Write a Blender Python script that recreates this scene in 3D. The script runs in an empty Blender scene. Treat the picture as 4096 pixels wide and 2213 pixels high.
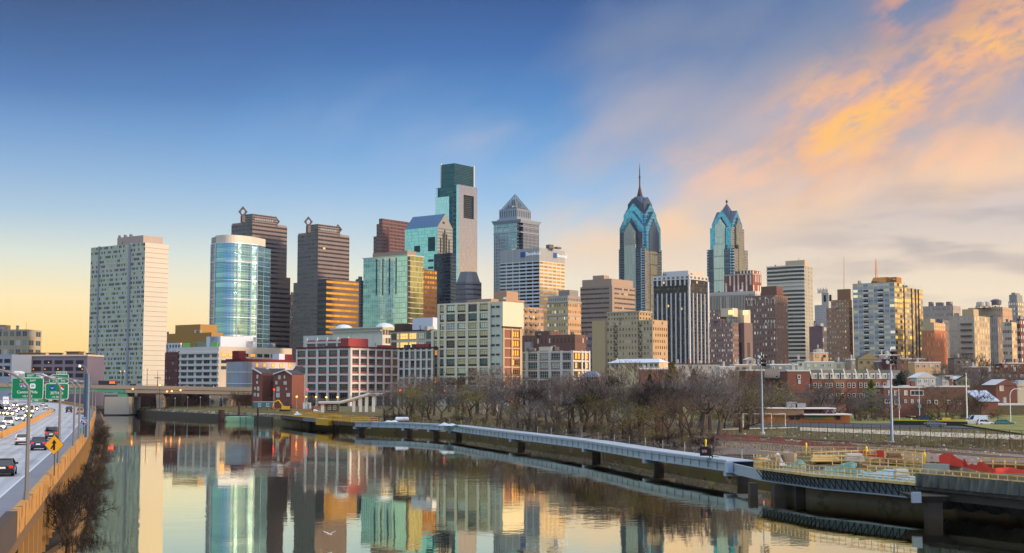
import bpy, bmesh, math, random
from mathutils import Vector, Matrix
R=math.radians
S=bpy.context.scene; COL=S.collection
# ---------------------------------------------------------------- camera
FPX=5406.0; PIT=R(4.61); CH=14.0
cam=bpy.data.cameras.new('camera'); camo=bpy.data.objects.new('camera',cam); COL.objects.link(camo)
cam.sensor_width=36; cam.lens=36*FPX/4096; cam.clip_start=1; cam.clip_end=30000
camo.location=(0,0,CH); camo.rotation_euler=(R(90)+PIT,0,0); S.camera=camo
S.view_settings.view_transform='Standard'; S.view_settings.look='None'; S.view_settings.gamma=1
S.view_settings.exposure=0.0
S.cycles.max_bounces=6; S.cycles.glossy_bounces=4; S.cycles.diffuse_bounces=2; S.cycles.transmission_bounces=2
S.cycles.volume_bounces=0; S.cycles.caustics_reflective=False; S.cycles.caustics_refractive=False
S.cycles.sample_clamp_indirect=6
SUN_AZ=112; SUN_EL=9
def lin(c):
    c=c/255.0
    return c/12.92 if c<=.04045 else ((c+.055)/1.055)**2.4
def C(r,g,b): return (lin(r),lin(g),lin(b),1)
# ---------------------------------------------------------------- node helper
class NG:
    def __init__(s,nt):
        s.nt=nt; nt.nodes.clear()
    def put(s,k,v):
        if isinstance(v,bpy.types.NodeSocket): s.nt.links.new(v,k)
        elif v is not None: k.default_value=v
    def node(s,t,**kw):
        n=s.nt.nodes.new(t)
        for k,v in kw.items(): setattr(n,k,v)
        return n
    def m(s,op,a,b=None,c=None,clamp=False):
        n=s.node('ShaderNodeMath',operation=op,use_clamp=clamp); s.put(n.inputs[0],a)
        if b is not None: s.put(n.inputs[1],b)
        if c is not None: s.put(n.inputs[2],c)
        return n.outputs[0]
    def mix(s,f,a,b,mode='MIX'):
        n=s.node('ShaderNodeMix',data_type='RGBA',blend_type=mode); s.put(n.inputs[0],f); s.put(n.inputs[6],a); s.put(n.inputs[7],b)
        return n.outputs[2]
    def ss(s,x,a,b,lo=0,hi=1):
        n=s.node('ShaderNodeMapRange',interpolation_type='SMOOTHSTEP'); s.put(n.inputs[0],x)
        for i,v in enumerate((a,b,lo,hi)): n.inputs[i+1].default_value=v
        return n.outputs[0]
    def ramp(s,f,st,interp='LINEAR'):
        n=s.node('ShaderNodeValToRGB'); s.put(n.inputs[0],f); e=n.color_ramp.elements; n.color_ramp.interpolation=interp
        while len(e)<len(st): e.new(.5)
        for i,(p,c) in enumerate(st): e[i].position=p; e[i].color=c
        return n.outputs[0]
    def noise(s,v,sc,det=4,ro=.5,dist=0):
        n=s.node('ShaderNodeTexNoise'); s.put(n.inputs['Vector'],v); n.inputs['Scale'].default_value=sc
        n.inputs['Detail'].default_value=det; n.inputs['Roughness'].default_value=ro; n.inputs['Distortion'].default_value=dist
        return n.outputs[0]
    def white(s,v):
        n=s.node('ShaderNodeTexWhiteNoise',noise_dimensions='3D'); s.put(n.inputs['Vector'],v); return n.outputs[0]
    def sep(s,v):
        n=s.node('ShaderNodeSeparateXYZ'); s.put(n.inputs[0],v); return n.outputs
    def comb(s,x,y,z=0.0):
        n=s.node('ShaderNodeCombineXYZ'); s.put(n.inputs[0],x); s.put(n.inputs[1],y); s.put(n.inputs[2],z); return n.outputs[0]
    def gauss(s,x,c,w):
        d=s.m('DIVIDE',s.m('SUBTRACT',x,c),w); return s.m('POWER',2.71828,s.m('MULTIPLY',s.m('MULTIPLY',d,d),-1.0))
# ---------------------------------------------------------------- world: dawn sky
W=bpy.data.worlds.new('World'); S.world=W; W.use_nodes=True
g=NG(W.node_tree)
tc=g.node('ShaderNodeTexCoord').outputs['Generated']
x,y,z=g.sep(tc)
el=g.m('MULTIPLY',g.m('ARCSINE',z),57.2958); az=g.m('MULTIPLY',g.m('ARCTAN2',x,y),57.2958)
e30=g.m('DIVIDE',el,30.0,clamp=True)
def er(st): return g.ramp(e30,[(e/30.0,C(*c)) for e,c in st])
Lr=er([(0,(250,196,112)),(1.2,(253,208,130)),(2.3,(253,216,150)),(3.6,(247,224,176)),(5.2,(214,218,206)),(7,(163,189,211)),(8.7,(130,166,206)),(10.4,(98,141,194)),(12,(62,108,170)),(13.7,(40,84,146)),(15.4,(26,62,118)),(17.5,(20,50,100)),(30,(28,60,120))])
Mr=er([(0,(240,206,160)),(1.5,(246,216,168)),(3,(240,226,196)),(4.6,(224,226,214)),(6.2,(186,206,220)),(8,(142,182,222)),(10,(104,156,210)),(12,(72,128,190)),(14,(46,98,166)),(16.2,(28,72,138)),(20,(28,70,135)),(30,(36,76,140))])
Rr=er([(0,(214,194,184)),(1.2,(228,206,190)),(3,(242,224,198)),(5,(230,210,190)),(7,(202,188,184)),(8.5,(206,182,176)),(10,(172,164,175)),(12,(150,150,172)),(14,(118,132,164)),(16.5,(92,114,158)),(20,(92,118,170)),(30,(80,110,165))])
SLr=er([(0,(222,214,176)),(2,(220,226,200)),(5,(206,230,222)),(9,(182,218,222)),(14,(150,190,210)),(22,(120,150,180)),(30,(110,136,170))])
SRr=er([(0,(255,190,96)),(1.8,(255,206,128)),(3.4,(250,210,152)),(5.2,(214,192,180)),(9,(182,176,188)),(15,(160,168,196)),(30,(120,145,190))])
Br=er([(0,(150,146,160)),(2,(136,150,178)),(5,(112,146,190)),(9,(104,150,198)),(15,(110,150,196)),(30,(120,150,190))])
ca=R(24.5); cs,sn=math.cos(ca),math.sin(ca)
ss_=g.m('ADD',g.m('MULTIPLY',az,cs),g.m('MULTIPLY',el,sn)); tt=g.m('SUBTRACT',g.m('MULTIPLY',el,cs),g.m('MULTIPLY',az,sn))
nb=g.noise(g.comb(g.m('DIVIDE',ss_,7.5),g.m('DIVIDE',tt,3.6)),1.0,3,.45,.15)       # broad cloud texture
nf=g.noise(g.comb(g.m('DIVIDE',ss_,3.2),g.m('DIVIDE',tt,1.5),3.0),1.0,4,.5,.25)    # streaks
nh=g.noise(g.comb(g.m('DIVIDE',az,5.0),g.m('DIVIDE',el,1.1),7.0),1.0,3,.45,.2)      # flat streaks
lm=g.ss(g.m('ADD',az,g.m('MULTIPLY',g.m('SUBTRACT',nb,.5),9.0)),-21,-2)
mr=g.ss(g.m('ADD',g.m('ADD',az,g.m('MULTIPLY',g.m('SUBTRACT',nb,.5),22.0)),g.m('MULTIPLY',g.m('SUBTRACT',10.0,el),.45)),-1.5,10)
sky=g.mix(lm,Lr,Mr); sky=g.mix(mr,sky,Rr)
# thin pale veil in the middle blue
veil=g.m('MULTIPLY',g.m('MULTIPLY',g.ss(nb,.40,.75),.30),g.m('MULTIPLY',g.m('MULTIPLY',g.ss(az,-13,-2),g.ss(el,4,8)),g.ss(el,14.5,10)))
sky=g.mix(veil,sky,C(206,196,204))
# grey undersides low on the right
gk=g.m('MULTIPLY',g.ss(nh,.43,.64),g.m('MULTIPLY',g.ss(az,8,16),g.gauss(el,6.6,3.4)))
sky=g.mix(g.m('MULTIPLY',gk,.8),sky,C(172,160,164))
# low peach bank
pk=g.m('MULTIPLY',g.gauss(g.m('SUBTRACT',el,g.m('MULTIPLY',az,.15)),6.0,1.25),g.m('MULTIPLY',g.ss(az,-.5,4),g.ss(nb,.30,.56)))
sky=g.mix(g.m('MULTIPLY',pk,.7),sky,C(255,206,156))
pk2=g.m('MULTIPLY',g.gauss(el,g.m('ADD',8.6,g.m('MULTIPLY',az,.05)),.9),g.m('MULTIPLY',g.ss(az,4,9),g.ss(nf,.4,.62)))
sky=g.mix(g.m('MULTIPLY',pk2,.6),sky,C(252,190,150))
# large sunlit orange streak climbing to the right
o1=g.m('MULTIPLY',g.gauss(tt,g.m('ADD',4.1,g.m('MULTIPLY',g.m('SUBTRACT',nb,.5),3.0)),1.9),g.ss(ss_,12.2,16.5))
nx=g.noise(g.comb(g.m('DIVIDE',ss_,1.7),g.m('DIVIDE',tt,.75),5.0),1.0,6,.62,.3)
o1=g.m('MULTIPLY',o1,g.m('MULTIPLY',g.ss(nf,.24,.54),g.ss(nx,.3,.56,.35,1)))
sky=g.mix(g.m('MULTIPLY',o1,.95,clamp=True),sky,g.mix(g.ss(nf,.42,.66),C(246,176,122),C(255,188,92)))
o2=g.m('MULTIPLY',g.gauss(tt,7.0,1.3),g.m('MULTIPLY',g.ss(ss_,19,22),g.ss(nf,.44,.62)))
sky=g.mix(g.m('MULTIPLY',o2,.8),sky,C(250,164,104))
aab=g.m('ABSOLUTE',az)
sky=g.mix(g.ss(az,-36,-75),sky,SLr)
sky=g.mix(g.ss(az,26,55),sky,SRr)
sky=g.mix(g.ss(aab,112,150),sky,Br)
sky=g.mix(g.ss(el,24,55),sky,C(186,190,200))
nish=g.node('ShaderNodeTexSky',sky_type='NISHITA',sun_disc=False,sun_elevation=R(SUN_EL),sun_rotation=R(SUN_AZ))
sky=g.mix(.025,sky,nish.outputs[0],'ADD')
fill_gain=g.m('ADD',1.0,g.m('ADD',g.m('MULTIPLY',g.ss(el,18,45),1.45),g.m('MULTIPLY',g.ss(aab,118,150),.7)))  # upper and rear sky out of view brightened as added fill light
bg=g.node('ShaderNodeBackground'); g.put(bg.inputs[0],sky); g.put(bg.inputs[1],fill_gain)
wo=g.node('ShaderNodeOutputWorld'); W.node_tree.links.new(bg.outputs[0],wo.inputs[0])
# ---------------------------------------------------------------- low dawn sun
sl=bpy.data.lights.new('sun','SUN'); so=bpy.data.objects.new('sun',sl); COL.objects.link(so)
sl.energy=4.2; sl.angle=R(10); sl.color=(1,.74,.5)
sd=Vector((math.sin(R(SUN_AZ))*math.cos(R(SUN_EL)),math.cos(R(SUN_AZ))*math.cos(R(SUN_EL)),math.sin(R(SUN_EL))))
so.rotation_euler=sd.to_track_quat('Z','Y').to_euler()
# ---------------------------------------------------------------- pixel <-> world
sp,cp=math.sin(PIT),math.cos(PIT)
def ray(px,py):
    u=(px-2048)/FPX; v=-(py-1106.5)/FPX; f=cp-v*sp
    return u/f,(sp+v*cp)/f
def at(px,py,Y):
    a,b=ray(px,py); return Vector((a*Y,Y,CH+b*Y))
def on(px,py,z):
    a,b=ray(px,py); Y=(z-CH)/b; return Vector((a*Y,Y,z))
# ---------------------------------------------------------------- materials
MC={}
def mat(name,rgb,rough=.8,metal=0.0,var=.18,sc=.35,emit=None,es=0.0,col2=None,c2=(.5,.62),spec=.4):
    if name in MC: return MC[name]
    m=bpy.data.materials.new(name); m.use_nodes=True; g=NG(m.node_tree)
    p=g.node('ShaderNodeBsdfPrincipled'); o=g.node('ShaderNodeOutputMaterial'); m.node_tree.links.new(p.outputs[0],o.inputs[0])
    c=rgb if len(rgb)==4 else C(*rgb)
    if var>0:
        pos=g.node('ShaderNodeNewGeometry').outputs['Position']
        n=g.noise(pos,sc,6,.6); n2=g.noise(pos,sc*.13,3,.5)
        f=g.m('ADD',1-var,g.m('MULTIPLY',g.m('ADD',n,n2),var))
        if col2: c=g.mix(g.ss(n,c2[0],c2[1]),c,C(*col2))
        vm=g.node('ShaderNodeVectorMath',operation='SCALE')
        if isinstance(c,bpy.types.NodeSocket): g.put(vm.inputs[0],c)
        else: vm.inputs[0].default_value=c[:3]
        g.put(vm.inputs['Scale'],f); g.put(p.inputs['Base Color'],vm.outputs[0])
    else: p.inputs['Base Color'].default_value=c
    p.inputs['Roughness'].default_value=rough; p.inputs['Metallic'].default_value=metal; p.inputs['Specular IOR Level'].default_value=spec
    if emit: p.inputs['Emission Color'].default_value=C(*emit); p.inputs['Emission Strength'].default_value=es
    MC[name]=m; return m
def facade(name,wall,g1,g2=None,p2=.4,u=(.12,.88),v=(.2,.85),gm=.0,gr=.12,lit=0.0,litc=(255,214,120),lits=1.0,span=None,band=None,bandw=.1,spec=.7,wr=.8,wm=0.0,sub=0,subw=.12,waver=.0,tint=.25,clump=1.0):
    """procedural facade: UV is in cells (one bay by one storey)"""
    if name in MC: return MC[name]
    m=bpy.data.materials.new(name); m.use_nodes=True; g=NG(m.node_tree)
    p=g.node('ShaderNodeBsdfPrincipled'); o=g.node('ShaderNodeOutputMaterial'); m.node_tree.links.new(p.outputs[0],o.inputs[0])
    uv=g.node('ShaderNodeUVMap').outputs[0]; U,V,_=g.sep(uv)
    fu,fv=g.m('FRACT',U),g.m('FRACT',V); iu,iv=g.m('FLOOR',U),g.m('FLOOR',V)
    def rng(f,a,b): return g.m('MULTIPLY',g.m('GREATER_THAN',f,a),g.m('LESS_THAN',f,b))
    mu,mv=rng(fu,*u),rng(fv,*v)
    if sub:
        fs=g.m('FRACT',g.m('MULTIPLY',g.m('SUBTRACT',fu,u[0]),sub/(u[1]-u[0]))); mu2=g.m('MULTIPLY',mu,g.m('GREATER_THAN',g.m('ADD',fs,g.m('MULTIPLY',g.m('SUBTRACT',1.0,mu),1.0)),subw))
    else: mu2=mu
    win=g.m('MULTIPLY',mu2,mv)
    rv=g.comb(g.m('FLOOR',g.m('DIVIDE',iu,clump)),iv,3.7); r1=g.white(rv); r2=g.white(g.comb(iv,iu,9.1))
    pos=g.node('ShaderNodeNewGeometry').outputs['Position']
    n=g.noise(pos,.12,5,.6); n2=g.noise(g.comb(*[g.m('MULTIPLY',q,k) for q,k in zip(g.sep(pos),(.6,.6,.03))]),1.0,4,.6)
    wc=C(*wall)
    if span: wc=g.mix(mu,C(*wall),C(*span))
    if band: wc=g.mix(g.m('LESS_THAN',fv,bandw),wc,C(*band))
    vm=g.node('ShaderNodeVectorMath',operation='SCALE')
    if isinstance(wc,bpy.types.NodeSocket): g.put(vm.inputs[0],wc)
    else: vm.inputs[0].default_value=wc[:3]
    g.put(vm.inputs['Scale'],g.m('ADD',.66,g.m('MULTIPLY',g.m('ADD',n,n2),.32)))
    gc=C(*g1)
    if g2: gc=g.mix(g.m('LESS_THAN',r1,p2),C(*g1),C(*g2))
    vg=g.node('ShaderNodeVectorMath',operation='SCALE')
    if isinstance(gc,bpy.types.NodeSocket): g.put(vg.inputs[0],gc)
    else: vg.inputs[0].default_value=gc[:3]
    g.put(vg.inputs['Scale'],g.m('ADD',1-tint,g.m('MULTIPLY',r2,2*tint)))
    gfin=vg.outputs[0]
    if gm<.28: gfin=g.mix(g.m('MULTIPLY',g.m('GREATER_THAN',g.white(g.comb(iu,iv,33.3)),.91),.75),gfin,C(206,200,184))
    g.put(p.inputs['Base Color'],g.mix(win,vm.outputs[0],gfin))
    g.put(p.inputs['Metallic'],g.m('ADD',g.m('MULTIPLY',win,gm),g.m('MULTIPLY',g.m('SUBTRACT',1.0,win),wm)))
    g.put(p.inputs['Roughness'],g.m('ADD',wr,g.m('MULTIPLY',win,gr-wr)))
    p.inputs['Specular IOR Level'].default_value=spec
    if lit>0:
        g.put(p.inputs['Emission Strength'],g.m('MULTIPLY',g.m('MULTIPLY',win,lits),g.m('GREATER_THAN',g.white(g.comb(iu,iv,21.3)),1-lit)))
        p.inputs['Emission Color'].default_value=C(*litc)
    if waver>0:
        b=g.node('ShaderNodeBump'); b.inputs['Strength'].default_value=waver; b.inputs['Distance'].default_value=1.0
        g.put(b.inputs['Height'],g.m('ADD',g.noise(pos,.09,3,.6),g.m('MULTIPLY',r2,.06))); g.put(p.inputs['Normal'],b.outputs[0])
    MC[name]=m; return m
# ---------------------------------------------------------------- mesh builder
ORG={}
class MB:
    def __init__(s): s.v=[]; s.f=[]; s.mi=[]; s.uv=[]
    def face(s,pts,mi=0,uv=None):
        i=len(s.v); s.v+= [tuple(p) for p in pts]; s.f.append(tuple(range(i,i+len(pts)))); s.mi.append(mi); s.uv.append(uv or [(0,0)]*len(pts))
    def prism(s,poly,z0,z1,mi=0,top=None,cells=None,poly2=None,bottom=True):
        """poly CCW list of (x,y); mi int or list per side; cells [(nu,nv)] per side"""
        n=len(poly); q=poly2 or poly
        for i in range(n):
            j=(i+1)%n; a,b=poly[i],poly[j]; c,d=q[j],q[i]
            cu,cv=cells[i] if cells else (1,1)
            s.face([(a[0],a[1],z0),(b[0],b[1],z0),(c[0],c[1],z1),(d[0],d[1],z1)],mi[i] if isinstance(mi,(list,tuple)) else mi,[(0,0),(cu,0),(cu,cv),(0,cv)])
        t=top if top is not None else (mi if not isinstance(mi,(list,tuple)) else mi[0])
        s.face([(p[0],p[1],z1) for p in q],t)
        if bottom: s.face([(p[0],p[1],z0) for p in reversed(poly)],t)
        return s
    def box(s,c,d,rz=0.0,mi=0,taper=None):
        """c centre of base (x,y,z0); d size"""
        ca,sa=math.cos(rz),math.sin(rz); hx,hy=d[0]/2,d[1]/2
        P=[(-hx,-hy),(hx,-hy),(hx,hy),(-hx,hy)]
        tr=lambda p,k=1:(c[0]+(p[0]*ca-p[1]*sa)*k,c[1]+(p[0]*sa+p[1]*ca)*k)
        p1=[tr(p) for p in P]; p2=[tr(p,taper) for p in P] if taper else None
        return s.prism(p1,c[2],c[2]+d[2],mi,None,None,p2)
    def beam(s,p,q,w,h,mi=0,up=(0,0,1)):
        """box bar from p to q (centre line), w across, h in the up direction"""
        p,q=Vector(p),Vector(q); d=(q-p)
        if d.length<1e-6: return s
        d.normalize(); u=Vector(up)
        if abs(d.dot(u))>.98: u=Vector((1,0,0))
        a=d.cross(u).normalized()*(w/2); b=a.cross(d).normalized()*(h/2)
        A=[p-a-b,p+a-b,p+a+b,p-a+b]; B=[q-a-b,q+a-b,q+a+b,q-a+b]
        for i in range(4):
            j=(i+1)%4; s.face([A[i],A[j],B[j],B[i]][::-1],mi,[(0,0),(1,0),(1,1),(0,1)])
        s.face(A,mi); s.face(B[::-1],mi); return s
    def tube(s,p,q,r0,r1,n=6,mi=0,cap=True):
        p,q=Vector(p),Vector(q); d=q-p
        if d.length<1e-6: return s
        d.normalize(); u=Vector((0,0,1)) if abs(d.z)<.9 else Vector((1,0,0)); a=d.cross(u).normalized(); b=d.cross(a)
        i=len(s.v)
        for P,r in ((p,r0),(q,r1)):
            for k in range(n):
                t=2*math.pi*k/n; s.v.append(tuple(P+a*(r*math.cos(t))+b*(r*math.sin(t))))
        for k in range(n):
            l=(k+1)%n; s.f.append((i+k,i+l,i+n+l,i+n+k)); s.mi.append(mi); s.uv.append([(0,0),(1,0),(1,1),(0,1)])
        if cap:
            s.f.append(tuple(i+k for k in range(n))[::-1]); s.mi.append(mi); s.uv.append([(0,0)]*n)
            s.f.append(tuple(i+n+k for k in range(n))); s.mi.append(mi); s.uv.append([(0,0)]*n)
        return s
    def path(s,pts,rs,n=6,mi=0):
        for i in range(len(pts)-1): s.tube(pts[i],pts[i+1],rs[i],rs[i+1],n,mi)
        return s
    def lathe(s,c,prof,n=12,mi=0):
        for i in range(len(prof)-1):
            (r0,z0),(r1,z1)=prof[i],prof[i+1]
            for k in range(n):
                t0,t1=2*math.pi*k/n,2*math.pi*(k+1)/n
                f=lambda r,t,z:(c[0]+r*math.cos(t),c[1]+r*math.sin(t),c[2]+z)
                s.face([f(r0,t0,z0),f(r0,t1,z0),f(r1,t1,z1),f(r1,t0,z1)],mi)
        return s
    def gable(s,c,ax,hl,hw,z0,ze,zp,mw=0,mr=1,me=0,cells=(1,1)):
        """pentagon profile swept hl each way along ax through c"""
        ax=Vector((ax[0],ax[1],0)).normalized(); pr=Vector((-ax.y,ax.x,0)); c=Vector((c[0],c[1],0))
        prof=[(-hw,z0),(hw,z0),(hw,ze),(0,zp),(-hw,ze)]
        A=[c-ax*hl+pr*a+Vector((0,0,h)) for a,h in prof]; B=[c+ax*hl+pr*a+Vector((0,0,h)) for a,h in prof]
        mis=[mw,mw,mr,mr,mw]
        cu,cv=cells; uvp=[((a+hw)/(2*hw)*cu,(h-z0)/(zp-z0)*cv) for a,h in prof]
        for i in range(5):
            j=(i+1)%5; k=2*hl/(2*hw)*cu; s.face([A[i],A[j],B[j],B[i]][::-1],mis[i],[(0,uvp[i][1]),(0,uvp[j][1]),(k,uvp[j][1]),(k,uvp[i][1])][::-1])
        s.face(A,me,uvp); s.face(B[::-1],me,uvp[::-1]); return s
    def build(s,name,mats,parent=None,org=None,smooth=False):
        if parent is not None: org=ORG[parent.name]
        elif org is None:
            n=len(s.v); org=Vector((sum(p[0] for p in s.v)/n,sum(p[1] for p in s.v)/n,min(p[2] for p in s.v)))
        org=Vector(org); me=bpy.data.meshes.new(name)
        me.from_pydata([(p[0]-org.x,p[1]-org.y,p[2]-org.z) for p in s.v],[],s.f)
        if not isinstance(mats,(list,tuple)): mats=[mats]
        for m in mats: me.materials.append(m)
        me.polygons.foreach_set('material_index',s.mi)
        uvl=me.uv_layers.new(name='UVMap'); flat=[]
        for u in s.uv:
            for a in u: flat+= [a[0],a[1]]
        uvl.data.foreach_set('uv',flat)
        if smooth: me.polygons.foreach_set('use_smooth',[True]*len(me.polygons))
        if smooth:
            bm=bmesh.new(); bm.from_mesh(me); bmesh.ops.remove_doubles(bm,verts=bm.verts,dist=.003); bm.to_mesh(me); bm.free()
        me.update(); o=bpy.data.objects.new(name,me); COL.objects.link(o)
        if parent is not None: o.parent=parent
        else: o.location=org
        ORG[o.name]=org; return o
def tag(o,label=None,cat=None,group=None,kind=None):
    if label: o['label']=label
    if cat: o['category']=cat
    if group: o['group']=group
    if kind: o['kind']=kind
    return o
def thing(name,label,cat,loc,group=None,rz=0.0):
    o=bpy.data.objects.new(name,None); COL.objects.link(o); o.location=loc; o.rotation_euler=(0,0,rz); o.empty_display_size=.5
    ORG[o.name]=Vector(loc); return tag(o,label,cat,group)
def dup(root,loc,rz=0.0,label=None,sc=1.0):
    r=root.copy(); COL.objects.link(r); r.location=loc; r.rotation_euler=(0,0,rz); r.scale=(sc,sc,sc); ORG[r.name]=Vector(loc)
    if label: r['label']=label
    for ch in list(root.children):
        c=ch.copy(); COL.objects.link(c); c.parent=r
        for gch in ch.children:
            d=gch.copy(); COL.objects.link(d); d.parent=c
    return r
def text_mesh(name,txt,size,m,parent,loc,right,up,depth=.03,align='CENTER',sub=None):
    """lettering lying in the plane spanned by right/up at world loc"""
    cu=bpy.data.curves.new(name,'FONT'); cu.body=txt; cu.size=size; cu.align_x=align; cu.align_y='CENTER'; cu.extrude=depth
    t=bpy.data.objects.new(name,cu); me=bpy.data.meshes.new_from_object(t); bpy.data.objects.remove(t)
    Rv=Vector(right).normalized(); Uv=Vector(up).normalized(); Nv=Rv.cross(Uv); L=Vector(loc)-ORG[parent.name]
    for v in me.vertices: v.co=L+Rv*v.co.x+Uv*v.co.y+Nv*v.co.z
    me.materials.append(m); o=bpy.data.objects.new(name,me); COL.objects.link(o); o.parent=parent; ORG[o.name]=ORG[parent.name]; return o
GA=R(37.2); DW=Vector((-math.cos(GA),math.sin(GA))); DS=Vector((math.sin(GA),math.cos(GA)))
ALLB=[]
class Bld:
    """city-grid building: near corner at pixel xc, W face runs left to xl, S face runs right to xr"""
    def __init__(s,kind,label,cat,Y,xl,xc,xr,yt,zb=8.0,ga=None,group=None):
        s.Y=Y; s.yt=yt; s.zb=zb; a=GA if ga is None else R(ga); s.dW=Vector((-math.cos(a),math.sin(a))); s.dS=Vector((math.sin(a),math.cos(a)))
        s.xc=xc; uc=ray(xc,yt)[0]; s.C=Vector((uc*Y,Y)); s.zt=CH+ray(xc,yt)[1]*Y
        s.LW=s.a(xl); s.LS=s.b(xr); ALLB.append(s)
        m=s.P(s.LW/2,s.LS/2); s.root=thing(kind,label,cat,(m[0],m[1],zb),group)
    def sol(s,x,d,y=None,o=None):
        u=ray(x,y or s.yt)[0]; o=o or s.C; return (u*o.y-o.x)/(d.x-u*d.y)
    def a(s,x,y=None,b=0): return s.sol(x,s.dW,y,s.C+s.dS*b)
    def b(s,x,y=None,a=0): return s.sol(x,s.dS,y,s.C+s.dW*a)
    def z(s,y): return CH+ray(s.xc,y)[1]*s.Y
    def P(s,a,b): p=s.C+s.dW*a+s.dS*b; return (p.x,p.y)
    def poly(s,a0,a1,b0,b1): return [s.P(a0,b0),s.P(a0,b1),s.P(a1,b1),s.P(a1,b0)]
    def block(s,name,z0,z1,m,a=None,b=None,cells=(8,8,20),roof=None,mb=None,a2=None,b2=None):
        """m: one material or (W,S)"""
        a0,a1=a or (0,s.LW); b0,b1=b or (0,s.LS); own=mb is None; mb=mb or MB()
        nW,nS,nf=cells
        mats=[m,m] if not isinstance(m,tuple) else list(m)
        q=s.poly(*a2,*(b2 or (b0,b1))) if a2 else None
        mb.prism(s.poly(a0,a1,b0,b1),z0,z1,[1,0,1,0],2,[(nS,nf),(nW,nf),(nS,nf),(nW,nf)],q)
        return mb.build(name,[mats[0],mats[1],roof or mat('roof gravel',(92,88,84),.95)],s.root)
# ================================================================ far towers
T='tower'; SKY='skyline towers'  # most W/S facade pairs put cool and warm face light into their colours
roofm=mat('roof gravel',(92,88,84),.95); dark=mat('dark recess',(24,26,30),.6)
steel=mat('brushed steel trim',(150,156,160),.35,.8); whitep=mat('white painted metal',(205,208,208),.5)
def pent(B,px0,px1,yt,yb,m,depth=12,da=3,name='penthouse',cells=(4,4,1)):
    """box on the roof whose W face spans px0..px1 set back by da"""
    a0=B.a(px1); a1=B.a(px0); 
    return B.block(name,B.z(yb),B.z(yt),m,(a0,a1),(da,da+depth),cells)
# --- white concrete slab apartment tower, far left
fa=facade('slab apartments',(172,176,166),(12,18,22),(172,180,134),.55,(.1,.9),(.36,.86),0,.25,.0,tint=.3,spec=.5,band=(184,188,178),bandw=.3)
fb=mat('ribbed white concrete',(198,191,174),.85,var=.16,sc=.05)
B=Bld('apartment_tower','tall pale concrete apartment slab with dotted windows and blank cream end wall, far left',T,880,365,581,675,970)
B.block('wall',B.zb,B.zt,(fa,fb),cells=(40,1,32))
mb=MB()
for k in range(1,31):
    zz=B.zb+(B.zt-B.zb)*k/31.; p=B.P(-.06,.4); q=B.P(-.06,B.LS-.2)
    mb.beam((*p,zz),(*q,zz),.14,.22)
mb.build('panel_joint',mat('concrete joint',(150,140,128),.9),B.root)
for x,w in ((525,1.9),(400,.9)):
    mb=MB(); a=B.a(x); mb.prism(B.poly(a,a+w,-.7,.6),B.zb,B.zt+.4,0); mb.build('pier',mat('grey concrete pier',(150,156,158),.8),B.root)
pent(B,449,553,936,972,mat('penthouse concrete',(176,160,148),.85),16,4)
for k in range(5): MB().lathe((*B.P(22+k*3,5+k%2*3),B.z(940)),[(.9,0),(.9,2.2),(0,2.6)],8).build('roof_fan',mat('grey duct',(120,122,124),.5,.4),B.root)
# --- curved blue glass tower with white frame
B=Bld('glass_tower','curved blue-green glass tower in a white grid frame, left of the brown twin towers',T,1210,846,1005,1031,935)
z0,z1=B.zb,B.z(966); L=at(866,966,1232); Rr_=at(1008,966,1236)
gc=facade('curved curtain wall',(150,175,180),(140,192,202),(108,160,180),.5,(.02,.98),(.1,1),.92,.07,spec=.8,waver=.14,tint=.12,sub=4,subw=.05,band=(120,150,158),bandw=.08)
pts=[]
for k in range(13):
    t=k/12.; p=L.lerp(Rr_,t); n=Vector((.02,-1)); bul=13.0*math.sin(math.pi*(.10+.90*t)); pts.append((p.x+n.x*bul,p.y+n.y*bul))
back=[(pts[-1][0]+8,pts[-1][1]+24),(pts[0][0]+6,pts[0][1]+22)]
poly=pts+back; cells=[(1,30)]*12+[(6,30),(10,30),(6,30)]
MB().prism(poly,z0,z1,0,1,cells).build('curtain_wall',[gc,roofm],B.root)
capm=mat('cream metal cap',(206,196,178),.5)
MB().prism([(p[0],p[1]) for p in pts]+back,z1+.2,B.z(934),0,1).build('crown',[capm,roofm],B.root)
mb=MB()   # left dark glazed strip and right wing
Lq=at(846,935,1240); mb.prism([(Lq.x,Lq.y),(pts[0][0]-.2,pts[0][1]),(pts[0][0]+4,pts[0][1]+20),(Lq.x+4,Lq.y+18)],z0,B.z(938),0,1,[(2,30)]*4)
gdk=facade('dark strip glazing',(120,130,140),(28,44,56),(20,30,40),.5,(.08,.92),(.15,1),.5,.1,spec=.8,tint=.3)
mb.build('side_wing',[gdk,roofm],B.root)
Wr=at(1031,973,1240); mb=MB(); mb.prism([(pts[-1][0]+.2,pts[-1][1]),(Wr.x,Wr.y),(Wr.x+8,Wr.y+22),(pts[-1][0]+8,pts[-1][1]+24)],z0,B.z(974),0,1,[(2,30)]*4)
mb.build('side_wing',[gc,roofm],B.root)
mb=MB()
cols=[(Lq.x,Lq.y-.4),(pts[0][0],pts[0][1]-.4),(pts[8][0],pts[8][1]-.4),(pts[-1][0],pts[-1][1]-.5),(Wr.x,Wr.y-.4)]
for i,(cx,cy) in enumerate(cols): mb.box((cx,cy,z0),(1.0,.9,(B.z(973) if i==4 else z1)-z0+.3))
ring=[(Lq.x,Lq.y-.3)]+[(p[0],p[1]-.35) for p in pts]+[(Wr.x,Wr.y-.3)]
for k in range(8):
    zz=z0+(z1-z0)*(k+1)/8.
    for i in range(len(ring)-1): mb.beam((*ring[i],zz),(*ring[i+1],zz),.7,.8)
for k in range(30):
    zz=z0+(z1-z0)*(k+.5)/30.
    for i in range(len(ring)-1): mb.beam((*ring[i],zz),(*ring[i+1],zz),.3,.22)
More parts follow.
